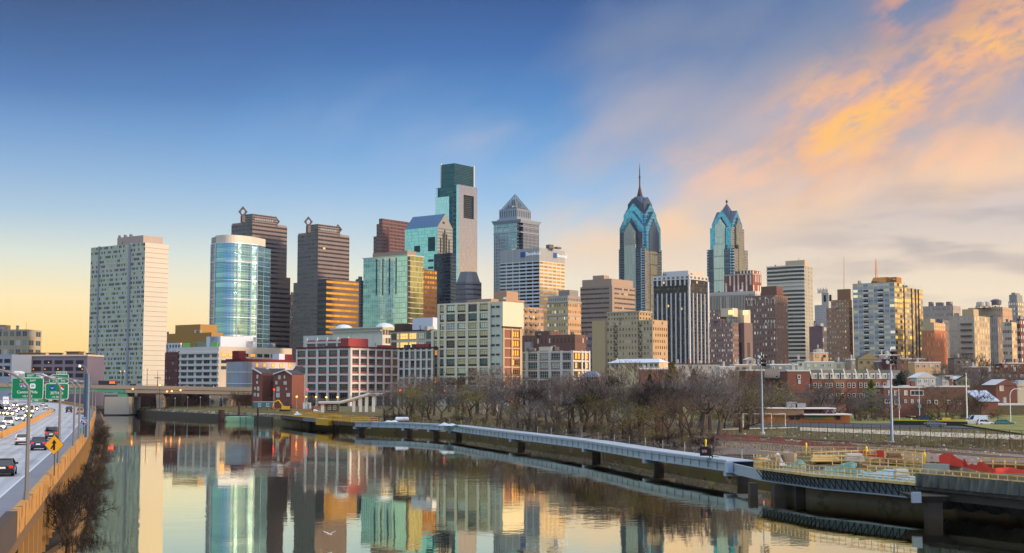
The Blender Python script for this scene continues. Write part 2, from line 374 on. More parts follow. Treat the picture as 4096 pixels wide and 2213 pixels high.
mb.build('frame',mat('white aluminium frame',(196,208,216),.4,.2),B.root)
# --- brown twin office towers with diamond finials
def ring_plate(mb,c,r,th,d,n,h=None):
    """square ring stood on its corner with an eight sided hole; d in-plane dir, n normal"""
    c=Vector(c); d=Vector((d[0],d[1],0)); n=Vector((n[0],n[1],0))*th/2; h=h or r
    out=[];inn=[]
    for k in range(8):
        t=math.pi/4*k; q=1.0 if k%2==0 else .5*math.sqrt(2); out.append((math.cos(t)*r*q,math.sin(t)*h*q)); inn.append((math.cos(t)*r*.46,math.sin(t)*h*.46))
    P=lambda p,s:c+d*p[0]+Vector((0,0,p[1]))+n*s
    for k in range(8):
        l=(k+1)%8
        for s in (1,-1): mb.face([P(out[k],s),P(out[l],s),P(inn[l],s),P(inn[k],s)][::s])
        mb.face([P(out[k],-1),P(out[l],-1),P(out[l],1),P(out[k],1)]); mb.face([P(inn[k],1),P(inn[l],1),P(inn[l],-1),P(inn[k],-1)])
brw=dict(u=(.03,.97),v=(.32,.74),gm=.35,gr=.14,spec=.8,tint=.3)
fW=facade('brown granite bands W',(108,102,102),(38,50,60),(64,72,78),.4,**brw)
fS=facade('brown granite bands S',(120,106,104),(34,34,40),(48,44,50),.4,lit=.004,lits=1.2,**brw)
fG=facade('brown granite gold bands',(104,84,70),(255,196,90),(240,180,90),.3,(.02,.98),(.3,.7),1.0,.12,tint=.1)  # sunrise reflection put into the gold glass colour
granite=mat('brown granite',(104,88,84),.7,var=.1,sc=.05)
def commerce(label,Y,xl,xc,xr,ysh,ytop,xul,xur,steps,nf,d1,d2,rr):
    B=Bld('office_tower',label,T,Y,xl,xc,xr,ysh)
    zs=B.z(ysh); zt=B.z(ytop); aU=B.a(xul); bU=B.b(xur)
    B.block('wall',B.zb,zs,(fW,fS),cells=(6,13,nf))
    B.block('upper_block',zs,zt,(fW,fS),(0.02,aU),(0.02,bU),cells=(3,10,4))
    for sd in (0,1):                       # crenellated parapets on the shoulders
        mb=MB(); mb.prism(B.poly(.1,.9,bU+.3,B.LS) if sd==0 else B.poly(aU+.3,B.LW,.1,.9),zs,zs+.5)
        for k in range(13):
            p=B.P(0.6,bU+1+(B.LS-bU-2)*k/12.) if sd==0 else B.P(aU+1+(B.LW-aU-2)*k/12.,.6); mb.box((*p,zs+.3),(.8,.8,1.4),GA)
        mb.build('parapet',mat('pale parapet stone',(150,138,124),.8),B.root)
    mb=MB()
    for k in range(9): p=B.P(-.15,bU*(.12+.085*k)); mb.box((*p,zt-6),(1.5,.5,2.2),R(90)-GA)
    mb.build('attic_window',mat('pale attic glass',(168,170,176),.25,.4),B.root)
    for (dx,dy) in (d1,d2):
        b=B.b(dx); p=B.P(0 if dx==d1[0] else 1.5,b); mb=MB(); ring_plate(mb,(*p,B.z(dy)),rr*1.08,1.6,(1,0),(0,1),rr*1.35); mb.build('diamond_finial',granite,B.root)
        mb=MB(); mb.box((*p,zt-10),(3,4,10+B.z(dy)-zt-rr*.9),GA); mb.build('finial_pier',granite,B.root)
    return B
B=commerce('taller brown banded twin tower with diamond rings, behind the curved glass tower',1330,926,1010,1149,893,855,968,1107,None,40,(971,853),(1106,874),4.1)
B.block('base',B.zb,B.z(1099),(fW,fS),(-.6,B.LW+6),(-.4,B.b(1160,1099)),cells=(8,14,24))
B=commerce('shorter brown banded twin tower with gold-lit lower floors and diamond rings',1310,1191,1273,1398,934,896,1231,1359,None,38,(1233,893),(1356,907),3.9)
B.block('base',B.zb,B.z(1126),(fW,fS),(-.3,B.a(1173,1126)),(.3,B.LS+10),cells=(8,12,20))
aa=-11.8; bb=45.3
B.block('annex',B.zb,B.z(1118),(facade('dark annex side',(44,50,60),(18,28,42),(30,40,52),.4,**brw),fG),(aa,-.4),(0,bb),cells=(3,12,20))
# --- distant slim grey block between the twin and the green glass tower
B=Bld('office_tower','slim dark grey stepped tower, half hidden beside the green glass tower',T,1650,1422,1443,1457,1122)
B.block('wall',B.zb,B.zt,facade('slim grey',(84,90,100),(40,48,60),None,u=(.1,.9),v=(.25,.8),gm=.3),cells=(6,5,38))
B.block('crown',B.zt,B.zt+5,mat('slim grey crown',(90,94,102)),(1,B.LW*.6),(1,B.LS*.6))
B=Bld('office_tower','narrow plum-grey tower sliver between the two brown towers',T,1600,1157,1166,1178,1178)
B.block('wall',B.zb,B.zt,facade('plum sliver',(88,74,80),(50,46,56),None,u=(.1,.9),v=(.25,.8)),cells=(4,4,36))
# --- red granite stepped tower
fr=facade('red granite',(112,80,78),(54,44,52),(78,58,60),.5,(.2,.8),(.25,.82),.3,.2,tint=.3)
B=Bld('office_tower','stepped red-brown granite tower behind the green glass tower and the gabled tower',T,1620,1516,1530,1640,874)
B.block('wall',B.zb,B.zt,(fr,fr),cells=(4,20,50))
B.block('step',B.zb,B.z(894),(fr,fr),(B.LW-.5,B.a(1503)),(1.5,30),cells=(4,14,46))
B.block('step',B.zb,B.z(942),(fr,fr),(B.a(1503)-.5,B.a(1488)),(3,30),cells=(4,14,40))
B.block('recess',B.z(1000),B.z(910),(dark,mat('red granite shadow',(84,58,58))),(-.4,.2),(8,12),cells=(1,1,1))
# --- gabled glass tower
fgW=facade('gabled tower glass',(150,196,196),(150,206,206),(132,190,196),.4,(.06,.94),(.06,.94),.9,.08,spec=.8,waver=.05,tint=.05,wm=.6,wr=.3)
fgS=facade('gabled tower stone',(142,142,136),(120,124,120),(100,106,106),.4,(.15,.85),(.25,.8),.3,.2,tint=.15)
B=Bld('office_tower','mint glass tower with a steep blue gable roof, below the tallest tower',T,1560,1620,1750,1811,907)
we=B.z(907); wp=B.z(851)
mb=MB(); cc=B.P(B.LW/2,B.LS/2)
MB().prism(B.poly(0,B.LW,0,B.LS),B.zb,we,[1,0,1,0],2,[(14,50),(22,50),(14,50),(22,50)]).build('wall',[fgW,fgS,roofm],B.root)
mb=MB(); mb.gable(cc,B.dW,B.LW/2,B.LS/2,we+.02,we+.04,wp,0,1,0); mb.build('roof',[mat('gable stone',(140,140,134)),mat('blue standing seam roof',(44,92,128),.3,.5,var=.08)],B.root)
wd=mat('dark blue opening glass',(16,52,66),.1,.6)
for (xa,xb,ya,yb) in ((1713,1740,947,1003),(1658,1680,977,1003),(1714,1734,1036,1046),(1714,1734,1065,1074)):
    a0,a1=B.a(xb),B.a(xa); mb=MB(); mb.prism(B.poly(a0,a1,-.35,.3),B.z(yb),B.z(ya)); mb.build('opening',wd,B.root)
for k,(xx,yt_) in enumerate(((1763,950),(1773,930),(1779,916),(1786,932),(1796,954))):
    b=B.b(xx); mb=MB(); mb.prism(B.poly(-.4,.3,b-.9,b+.9),B.z(1012),B.z(yt_)); mb.build('slot_window',dark,B.root)
b=B.b(1774); mb=MB(); mb.prism(B.poly(-.4,.3,b-1.5,b+1.5),B.z(892),B.z(884)); mb.build('slot_window',dark,B.root)
# --- pale green residential glass tower
B=Bld('glass_tower','pale green glass apartment tower with dark vertical slots, in front of the red granite tower',T,1240,1454,1630,1694,1022)
gg=facade('pale green glass',(196,216,198),(184,212,196),(172,204,186),.5,(.03,.97),(.1,.95),.85,.08,spec=.8,waver=.08,tint=.12,band=(186,208,190),bandw=.1)
gg2=facade('olive green glass',(176,170,120),(176,172,112),(196,188,128),.5,(.03,.97),(.1,.95),.85,.1,spec=.8,waver=.08,tint=.15,band=(186,182,140),bandw=.1)
B.block('curtain_wall',B.zb,B.zt,(gg,gg2),cells=(20,12,26))
for x_ in (1507,1532,1558.5,1585):
    a=B.a(x_); mb=MB(); mb.prism(B.poly(a-.55,a+.55,-.25,.2),B.z(1176),B.z(1028)); mb.build('dark_slot',dark,B.root)
mb=MB(); mb.prism(B.poly(-.35,.1,.3,B.b(1640)),B.zb,B.zt-1); mb.build('balcony_slot',mat('dark balcony slot',(60,52,46),.8),B.root)
for k in range(26):
    zz=B.zb+(B.zt-B.zb)*k/26.
    mb=MB(); mb.prism(B.poly(-1.0,-.36,.2,B.b(1640)),zz,zz+.4); mb.build('balcony',mat('pale green slab',(190,204,190),.6),B.root)
    if k<13: mb=MB(); mb.prism(B.poly(-.3,B.LW+.6,-.5,-.02),zz,zz+.35); mb.build('floor_edge',mat('pale green slab',(190,204,190),.6),B.root)
mb=MB(); mb.prism(B.poly(-.4,B.LW+1.2,-.4,B.LS+.8),B.zt,B.zt+.7); mb.build('roof_edge',mat('pale green slab',(190,204,190)),B.root)
tpod=mat('tan plant storey',(150,130,114),.8); B.block('penthouse',B.zt+.7,B.z(1001),(tpod,tpod),(3,B.LW-9),(3,16))
# --- gold-lit brown office block
B=Bld('office_block','brown office block with gold-reflecting upper windows, beside the green glass tower',T,1350,1672,1689,1748,1078)
B.block('wall',B.zb,B.zt,(facade('gold block W',(60,52,48),(40,44,50),None,gm=.4),facade('gold block S',(96,64,40),(255,186,80),(220,150,70),.3,(.14,.86),(.3,.8),.95,.12,tint=.25)),cells=(4,6,24))  # gold dawn reflection painted into the S glass colour
# --- dark blue glass block
B=Bld('office_block','dark navy glass block in front of the tallest tower',T,1420,1736,1802,1822,1012)
fn=facade('navy glass',(26,44,62),(16,40,58),(28,62,84),.4,(.05,.95),(.16,.9),.55,.1,spec=.8,tint=.3)
B.block('wall',B.zb,B.zt,(fn,fn),cells=(12,7,40))
mb=MB()
for k in range(1,19):
    zz=B.zb+(B.zt-B.zb)*(k+20)/40.-5
    mb.beam((*B.P(-.5,.5),zz),(*B.P(-.5,B.LS),zz),1.0,.35)
mb.build('balcony_slab',mat('blue grey slab',(92,110,124),.6),B.root)
# --- tallest tower
B=Bld('skyscraper','tallest glass tower with a dark stepped crown and a pale notched front',T,1790,1743,1835,1909,738)
core=facade('dark teal core',(44,80,86),(44,96,104),(36,80,90),.4,(.03,.97),(.1,.95),.85,.1,spec=.8,tint=.15,waver=.06)
paleW=facade('pale cyan glass',(178,206,210),(176,212,218),(164,204,212),.4,(.03,.97),(.06,.96),.93,.08,spec=.8,waver=.05,tint=.04,wm=.8,wr=.2)
paleS=facade('pale silver glass',(206,198,196),(214,206,202),(208,200,198),.4,(.01,.99),(.04,.98),1.0,.09,spec=.8,waver=.06,tint=.02,wm=1.0,wr=.12)
B.block('core',B.zb,B.z(742),(core,core),(4.2,B.LW),(1.5,B.LS-.5),cells=(24,24,60))
B.block('crown',B.z(742),B.z(650),(core,core),(8,31.5),(.8,42),cells=(14,24,14),a2=(8.6,31.0),b2=(1.2,41.6))
for a_,b_ in ((31.6,.6),(8,42.2)):
  mb=MB(); mb.box((*B.P(a_,b_),B.z(742)),(.5,.5,B.z(652)-B.z(742)),GA)
  for k in range(9):
    zz=B.z(740)+(B.z(655)-B.z(740))*k/8.; mb.box((*B.P(a_,b_),zz),(1.2,1.2,3.2),GA)
  mb.build('crown_light_box',mat('pale crown boxes',(190,190,170),.4),B.root)
a0=B.a(1801); 
B.block('west_panel',B.zb,B.z(782),(paleW,paleW),(a0,B.LW+.6),(-1.2,2.4),cells=(14,2,58),a2=(a0+1.0,B.LW-.4))
mb=MB(); mb.prism(B.poly(B.LW-4,B.LW-.6,-.6,2.4),B.z(782),B.z(746)); mb.build('corner_fin',paleW,B.root)
# S panel with notch: four boxes round the notch
bn0,bn1=B.b(1854),B.b(1895); zn0,zn1=B.z(869),B.z(776); zt=B.z(738); pr=(-.2,4.0)
mb=MB()
for (b0,b1,za,zb_) in ((0,bn0,B.zb,zt),(bn1,B.LS,B.zb,zt),(bn0,bn1,B.zb,zn0),(bn0,bn1,zn1,zt)):
    nb_=max(1,round((b1-b0)/2)); nf_=round((zb_-za)/4.6)
    mb.prism(B.poly(*pr,b0,b1),za,zb_,[1,0,1,0],2,[(nb_,nf_),(2,nf_),(nb_,nf_),(2,nf_)])
mb.build('south_panel',[paleW,paleS,roofm],B.root)
mb=MB(); mb.prism(B.poly(2.2,4.1,bn0+.05,bn1-.05),zn0,zn1,0,0,[(10,12),(1,12),(10,12),(1,12)]); mb.build('notch_window',facade('notch glass',(34,44,52),(22,40,50),None,gm=.7,gr=.1,spec=.8),B.root)
for k in range(14):
    zz=B.z(1010)+(B.z(770)-B.z(1010))*k/13.; mb=MB(); mb.prism(B.poly(4.3,9,-.4,1.6),zz,zz+1.5); mb.build('corner_balcony',mat('dark corner balcony',(50,58,64),.4,.3),B.root)
# --- grey octagon-topped office building
B=Bld('office_block','grey banded office building with a sloped hipped top, foot of the tallest tower',T,1480,1822,1880,1926,1126)
fo=facade('grey octagon bands',(104,106,116),(34,42,54),(50,58,70),.4,(0,1),(.30,.62),.3,.15,tint=.15)
w,l=B.LW,B.LS; ch=6
poly=[B.P(ch,0),B.P(0,ch),B.P(0,l),B.P(w,l),B.P(w,0)]
MB().prism(poly,B.zb,B.zt,0,1,[(3,22),(10,22),(10,22),(10,22),(10,22)]).build('wall',[fo,roofm],B.root)
k=.72; m_=B.P(w/2,l/2); p2=[(m_[0]+(p[0]-m_[0])*.62,m_[1]+(p[1]-m_[1])*.62) for p in poly]; p1=[(m_[0]+(p[0]-m_[0])*.9,m_[1]+(p[1]-m_[1])*.9) for p in poly]
MB().prism(p1,B.zt+.01,B.z(1084),0,0,None,p2).build('roof',mat('grey sloped roof panels',(112,114,116),.5,.2),B.root)
# --- silver tower with lattice pyramid
B=Bld('skyscraper','silver stone tower crowned by a lattice pyramid',T,1650,1975,2082,2156,884)
fmW=facade('silver ribs W',(150,166,176),(120,160,166),(150,186,186),.4,(.3,.86),(.1,.92),.75,.12,spec=.8,tint=.1)
fmS=facade('silver ribs S',(124,128,136),(60,66,78),(84,90,98),.4,(.3,.8),(.1,.92),.4,.15,tint=.15)
w,l=B.LW,B.LS; ch=5.5; zt=B.zt
poly=[B.P(ch,0),B.P(ch,ch),B.P(0,ch),B.P(0,l),B.P(w,l),B.P(w,0)]
fdk=facade('silver corner glass',(70,84,100),(36,54,74),(50,70,90),.4,(.04,.96),(.3,.9),.5,.12,tint=.2)
MB().prism(poly,B.zb,zt,[2,2,1,0,1,0],3,[(3,52),(3,52),(12,52),(14,52),(12,52),(14,52)]).build('wall',[fmW,fmS,fdk,roofm],B.root)
st=mat('silver stone',(140,152,162),.6,var=.1)
mb=MB()
for k in range(4):
    d0=.6+.5*k; mb.prism(B.poly(-d0,w+d0,-d0,l+d0),zt-2+k*1.1,zt-.9+k*1.1)
mb.prism(B.poly(-.4,w+.4,-.4,l+.4),B.z(930),B.z(926)); mb.prism(B.poly(-.3,w+.3,-.3,l+.3),B.z(905),B.z(902))
mb.build('cornice',st,B.root)
zd=B.z(856); zp0=B.z(829)
poly=B.poly(w*.22,w*.88,l*.12,l*.88); MB().prism(B.poly(w*.17,w*.93,l*.08,l*.93),zt+2.2,zd-4).build('attic',st,B.root)
mb=MB(); mb.prism(poly,zd-4.01,zp0,[1,0,1,0],2,[(8,1),(8,1),(8,1),(8,1)]); mb.build('drum',[facade('drum arches W',(134,146,156),(70,84,96),None,u=(.3,.75),v=(.2,.8),gm=.3),facade('drum arches S',(120,128,138),(70,80,92),None,u=(.3,.75),v=(.2,.8),gm=.3),roofm],B.root)
ap=B.P(w*.55,l*.5); ap=Vector((*ap,B.z(765))); bs=[Vector((*p,zp0)) for p in B.poly(w*.27,w*.83,l*.16,l*.84)]
mb=MB()
for i in range(4):
    a_,b_=bs[i],bs[(i+1)%4]; mb.beam(a_,b_,.8,.8); mb.beam(a_,ap,1.0,1.0)
    for k in range(1,7):
        t=k/7.; mb.beam(a_.lerp(b_,t),(b_.lerp(ap,1-t)),.5,.5); mb.beam(a_.lerp(b_,t),(a_.lerp(ap,t)),.5,.5)
        mb.beam(a_.lerp(ap,t),b_.lerp(ap,t),.4,.4)
mb.build('pyramid_lattice',mat('steel lattice',(112,128,140),.4,.5),B.root)
mb=MB(); q=[Vector((*p,zp0-.5)) for p in B.poly(w*.31,w*.79,l*.21,l*.79)]
for i in range(4): mb.face([q[i],q[(i+1)%4],ap-Vector((0,0,4))],0,[(0,0),(7,0),(3.5,6)])
mb.build('pyramid_glazing',facade('pyramid panes',(80,92,104),(90,108,122),(235,240,236),.22,(.15,.85),(.15,.85),.5,.12,lit=.08,lits=.8),B.root)
# --- white-banded office building with the lettered top
B=Bld('office_tower','white-gridded office tower with blue Beneficial sign band, gold-lit right side',T,1450,1999,2158,2259,991)
fbW=facade('white grid W',(200,206,208),(18,22,28),(30,36,44),.4,(.05,.95),(.2,.74),.3,.12,tint=.3)
fbS=facade('white grid S',(208,196,176),(226,186,110),(196,160,100),.4,(.06,.94),(.2,.74),.7,.16,tint=.2)  # golden horizon reflection put into wall and glass colours of this face
zb_=B.z(1043)
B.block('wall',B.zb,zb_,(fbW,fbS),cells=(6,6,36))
B.block('sign_band',zb_,B.zt,(mat('grey cladding',(158,160,158),.7,var=.06),)*2)
mb=MB()
for k in range(6): a=B.LW*k/6.+.2; mb.prism(B.poly(a,a+.35,-.25,.2),zb_,B.zt)
for k in range(5): b=B.LS*(k+.5)/5.; mb.prism(B.poly(-.25,.2,b,b+.3),zb_,B.zt)
mb.build('panel_rib',mat('white cladding',(196,198,196),.6),B.root)
blue=mat('blue sign panel',(34,78,150),.5); wht=mat('white lettering',(235,238,240),.5,var=0,emit=(235,238,240),es=.25)
for nx,(d,n_,o,LL,sx,t0) in enumerate(((-B.dW,-B.dS,0,B.LW,2083,0),(B.dS,-B.dW,0,B.LS,2213,0))):
    Rv=Vector((d.x,d.y,0)); Nv=Vector((n_.x,n_.y,0))
    zc=B.z(1014); sq=5.6
    if nx==0: base=Vector((*B.P(B.a(sx),0),zc)); ln=17
    else: base=Vector((*B.P(0,B.b(sx)),zc)); ln=17
    mb=MB(); c=base+Nv*.3; mb.beam(c,c+Rv*sq*1.05,.5,sq); mb.build('sign_square',blue,B.root)
    text_mesh('sign_lettering','Beneficial',5.2 if nx==0 else 4.9,wht,B.root,c+Rv*(sq*1.3)+Nv*.1,Rv,(0,0,1),.15,'LEFT')
pent(B,2178,2190,984,992,mat('rooftop plant',(110,100,90)),8,18)
mb=MB(); p=B.P(2,22); mb.box((*p,B.zt),(6,6,5),GA); mb.build('roof_plant',mat('rooftop plant',(110,100,90)),B.root)
# --- tan brick apartment behind the loft building
B=Bld('apartment_tower','tan punched-window apartment tower with rounded balconies, behind the concrete loft building',T,980,2000,2013,2098,1196,group=None)
ft=facade('tan punched',(176,142,110),(58,54,52),(120,104,84),.4,(.25,.75),(.3,.75),0,.2,lit=.03,tint=.3)
B.block('wall',B.zb,B.zt,(ft,ft),cells=(3,15,15))
mb=MB(); mb.prism(B.poly(0,12,4,18),B.zt,B.zt+6); mb.build('penthouse',mat('tan brick',(176,142,112),.85),B.root)
B=Bld('apartment_tower','tan apartment wing stacked with dark rounded balconies, left of the beige masonry block',T,1010,2080,2090,2174,1228)
B.block('wall',B.zb,B.zt,(ft,ft),cells=(3,14,13))
for k in range(13):
    zz=B.zb+(B.zt-B.zb)*(k+.2)/13.
    for b_ in (4,11,17): p=B.P(-.6,b_); mb=MB(); mb.box((*p,zz),(2.6,1.6,1.3),R(90)-GA); mb.build('balcony',mat('tan balcony',(122,104,84),.8),B.root)
# --- beige masonry block with penthouse
B=Bld('masonry_block','beige masonry office block with lit windows and a grey rooftop penthouse',T,1080,2188,2272,2324,1204)
fm=facade('beige masonry W',(186,164,122),(90,84,76),(232,220,180),.3,(.3,.7),(.3,.72),0,.2,lit=.22,litc=(255,236,190),lits=.8,tint=.2)
fm2=facade('beige masonry S',(190,150,108),(90,76,60),(140,120,90),.3,(.25,.75),(.3,.72),0,.2,tint=.2)
B.block('wall',B.zb,B.z(1208),(fm,fm2),cells=(9,8,14))
B.block('attic',B.z(1207),B.z(1182),(facade('attic grey W',(168,160,150),(70,70,72),None,u=(.3,.7),v=(.2,.6)),facade('attic grey S',(150,136,122),(70,66,64),None,u=(.3,.7),v=(.2,.6))),(.6,B.LW-.6),(.6,B.LS-.6),cells=(9,8,1))
B.block('penthouse',B.z(1182),B.z(1158),(mat('grey penthouse',(140,134,126)),mat('grey penthouse',(140,134,126))),(2,B.LW*.62),(5,B.LS-1))
mb=MB(); mb.prism(B.poly(-.5,B.LW+.5,-.5,B.LS+.5),B.z(1210),B.z(1206)); mb.prism(B.poly(-.4,B.LW+.4,-.4,B.LS+.4),B.z(1262),B.z(1259)); mb.build('cornice',mat('pale cornice',(176,168,150)),B.root)
# --- wide brown-grey office building
B=Bld('office_block','broad brown-grey office building with dark ribbon windows, left of the spired tower',T,1400,2321,2448,2540,1143)
fw=facade('brown ribbons W',(150,130,116),(70,66,72),(96,90,92),.4,(.03,.97),(.25,.62),.3,.15,lit=.006,tint=.2)
fw2=facade('brown ribbons S',(162,136,114),(64,58,62),(88,78,76),.4,(.03,.97),(.25,.62),.2,.15,tint=.2)
B.block('wall',B.zb,B.zt,(fw,fw2),cells=(22,16,22))
par=mat('brown stone parapet',(166,142,122),.85,var=.1); B.block('parapet',B.zt,B.z(1114),(par,par),(1.5,B.LW-1.5),(1.5,B.LS-1.5))
mb=MB(); mb.prism(B.poly(-.6,3.2,-.6,3.2),B.zb,B.zt+.5); mb.build('pier',par,B.root)
B.block('penthouse',B.z(1114),B.z(1097),(par,par),(B.LW*.35,B.LW*.7),(6,16))
# --- spired glass tower and its shorter sibling
gt=dict(gm=.92,gr=.08,spec=.8)
teal=facade('teal chevron glass',(92,158,176),(96,172,194),(84,156,182),.4,(.04,.96),(.05,.95),waver=.08,tint=.06,**gt)
slate=mat('slate blue metal roof',(70,84,106),.35,.4,var=.1); slate2=mat('dark slate cladding',(66,84,104),.4,.4,var=.1)
cream=facade('cream sky-tint glass',(150,164,154),(206,214,196),(190,204,192),.4,(.1,.9),(.04,.97),waver=.05,tint=.06,gm=.4,gr=.1,spec=.9)  # bright sky reflection put into a pale, mostly diffuse glass colour
darkg=facade('grey blue bands',(74,90,104),(58,82,100),(84,110,122),.4,(.04,.96),(.3,.75),.7,.1,spec=.8,tint=.12)
tan=facade('warm side bands',(124,114,104),(146,146,138),(104,122,130),.4,(.04,.96),(.3,.75),.7,.14,spec=.7,tint=.12)
bandW=facade('white teal bands',(50,74,88),(196,214,216),(178,206,212),.4,(.06,.94),(.25,.7),.85,.1,spec=.7,tint=.08)
def liberty(label,Y,xl,xc,xr,ysh,tiers,inner,pyr,shaft,nf):
    B=Bld('skyscraper',label,T,Y,xl,xc,xr,ysh); w,l=B.LW,B.LS; c=B.P(w/2,l/2)
    # shaft: cruciform body with re-entrant corners
    n=4.0; zs=B.zt
    poly=[B.P(n,0),B.P(n,n),B.P(0,n),B.P(0,l-n),B.P(n,l-n),B.P(n,l),B.P(w-n,l),B.P(w-n,l-n),B.P(w,l-n),B.P(w,n),B.P(w-n,n),B.P(w-n,0)]
    MB().prism(poly,B.zb,zs,[3,3,1,3,3,1,3,3,1,3,3,0],2,[(2,nf),(2,nf),(12,nf),(2,nf)]*3).build('shaft',[darkg,tan,roofm,bandW],B.root)
    for ax,half,o_ in ((B.dS,l/2,w/2),(B.dW,w/2,l/2)):
        pass
    # glazed centre bays standing proud of both visible faces
    cw=inner[1]
    for side in (0,1):
        mb=MB(); mid=(w/2 if side==0 else l/2)
        pl=B.poly(mid-cw,mid+cw,-.6,1) if side==0 else B.poly(-.6,1,mid-cw,mid+cw)
        mb.prism(pl,B.zb,zs+6,0,0,[(10,nf//4)]*4); mb.build('centre_bay',cream if side==0 else facade('gold bay glass',(120,116,100),(176,170,140),(150,156,146),.4,(.1,.9),(.06,.95),waver=.05,tint=.06,**gt),B.root)
    for (hl,hw,ye,yp,kind) in tiers:
        ze,zp=B.z(ye),B.z(yp)
        for ax in (B.dS,B.dW):
            mb=MB(); fm_= {'teal':teal,'dark':slate2,'cream':cream}[kind]
            warm=facade('warm gable glass',(120,104,84),(206,186,150),(190,170,140),.4,(.04,.96),(.05,.95),waver=.08,tint=.06,**gt)
            mb.gable(c,ax,hl,hw,zs-3,ze,zp,0,1,2,(8,12)); mb.build('gable',[slate2 if kind!='teal' else teal,slate,fm_ if (ax is B.dS or kind=='dark') else (teal if kind=='teal' else warm)],B.root)
    hw,yb,yt_=pyr
    mb=MB(); q=[Vector((c[0],c[1],0))+Vector((*(B.dW*i+B.dS*j),B.z(yb)))*1 for i,j in ((-hw,-hw),(-hw,hw),(hw,hw),(hw,-hw))]; apx=Vector((*c,B.z(yt_)))
    for i in range(4): mb.face([q[i],q[(i+1)%4],apx])
    mb.build('peak',slate,B.root)
    return B,c
B,c=liberty('blue glass spired skyscraper of stacked chevron gables',1720,2468,2573,2653,990,
   [(21.4,12.2,930,869,'dark'),(20.6,17.4,904,838,'teal'),(16.6,13.8,852,805,'teal'),(12.2,10.4,806,778,'dark')],(0,8.6),(9.6,800,758),None,56)
# upper shaft between shoulder and gables
mb=MB(); mb.prism(B.poly(3.0,B.LW-3.0,3.0,B.LS-3.0),B.zt-.5,B.z(925),[1,0,1,0],2,[(12,8)]*4); mb.build('upper_shaft',[darkg,tan,roofm],B.root)
for side in (0,1):
    cw=8.6; mid=(B.LW if side==0 else B.LS)/2; pf=[(mid-cw,B.zt+5),(mid+cw,B.zt+5),(mid+cw,B.z(925)),(mid,B.z(888)),(mid-cw,B.z(925))]; uvq=[(0,0),(10,0),(10,6),(5,9),(0,6)]; k_=1 if side==0 else .62
    pf=[(mid+(a-mid)*k_,z_) for a,z_ in pf]; P_=(lambda a,d:B.P(a,d)) if side==0 else (lambda a,d:B.P(d,a))
    mb=MB(); q=[(*P_(a,-1.1),z_) for a,z_ in pf]; r_=[(*P_(a,1),z_) for a,z_ in pf]
    mb.face(q if side else q[::-1],0,uvq if side else uvq[::-1])
    for i in range(5): mb.face([q[i],q[(i+1)%5],r_[(i+1)%5],r_[i]],0)
    mb.build('gable_window',facade('striped gable window',(72,84,88),(212,218,198),(200,208,192),.4,(.35,.98),(0,1),tint=.05,gm=.4,gr=.1,spec=.9) if side==0 else MC['gold bay glass'],B.root)
zc0=B.z(768)
MB().lathe((*c,zc0),[(3.6,0),(2.2,B.z(750)-zc0),(1.0,B.z(732)-zc0),(.85,B.z(700)-zc0),(1.3,B.z(699)-zc0),(1.2,B.z(690)-zc0),(.75,B.z(688)-zc0),(.6,B.z(668)-zc0),(.9,B.z(667)-zc0),(.5,B.z(664)-zc0),(.15,B.z(637)-zc0)],10).build('spire',mat('dark bronze spire',(70,54,52),.5,.4),B.root)
B,c=liberty('shorter chevron-roofed blue glass sibling skyscraper, right of the white-finned tower',1690,2821,2931,2997,993,
   [(15.6,8.4,915,860,'dark'),(14.6,13.6,890,834,'teal')],(0,7.4),(13.2,886,801),None,50)
mb=MB(); mb.prism(B.poly(4.6,B.LW-4.6,4.6,B.LS-4.6),B.zt-.5,B.z(905),[1,0,1,0],2,[(12,10)]*4); mb.build('upper_shaft',[teal,tan,roofm],B.root)
for side in (0,1):
    mid=(B.LW/2 if side==0 else B.LS/2); hw=6.8; pr_=2.9
    pf=[(mid-hw,B.zt),(mid+hw,B.zt),(mid+hw,B.z(900)),(mid,B.z(872)),(mid-hw,B.z(900))]
    P_=(lambda a,d:B.P(a,d)) if side==0 else (lambda a,d:B.P(d,a))
    mb=MB(); q=[(*P_(a,pr_),z_) for a,z_ in pf]; r_=[(*P_(a,pr_+2),z_) for a,z_ in pf]
    mb.face(q if side else q[::-1],0,[(0,0),(8,0),(8,3),(4,5),(0,3)] if side else [(0,0),(8,0),(8,3),(4,5),(0,3)][::-1])
    for i in range(5): mb.face([q[i],q[(i+1)%5],r_[(i+1)%5],r_[i]],0)
    mb.build('gable_window',cream if side==0 else MC['gold bay glass'],B.root)
MB().lathe((*c,B.z(803)),[(.5,0),(.5,1.2),(1.6,1.8),(1.4,3.4),(.15,5.2)],10).build('finial',mat('dark bronze spire',(70,54,52)),B.root)
# --- white-finned tower
B=Bld('office_tower','white-finned dark glass tower standing before the spired skyscraper',T,1250,2611,2757,2833,1098)
fx=facade('finned dark glass',(40,42,46),(24,28,34),(86,76,58),.25,(.1,.9),(.12,.8),.35,.12,lit=.012,tint=.3)
B.block('wall',B.zb,B.z(1118),(fx,fx),(1.2,B.LW-.6),(1.2,B.LS-.6),cells=(16,10,33))
wc=mat('white precast',(208,206,204),.7,var=.08,sc=.08)
B.block('attic',B.z(1117),B.zt,(facade('attic W',(204,202,200),(96,94,96),None,u=(.25,.75),v=(.2,.66)),facade('attic S',(196,188,180),(96,90,88),None,u=(.25,.75),v=(.2,.66))),(0,B.LW),(0,B.LS),cells=(8,5,1))
mb=MB()
for k in range(9):
    a=B.LW*k/8.; wd_=2.4 if k in (0,) else 1.0; mb.prism(B.poly(max(0,a-wd_/2),min(B.LW,a+wd_/2)+.01,-.2,1.3),B.zb,B.z(1170) if k%8 else B.z(1118))
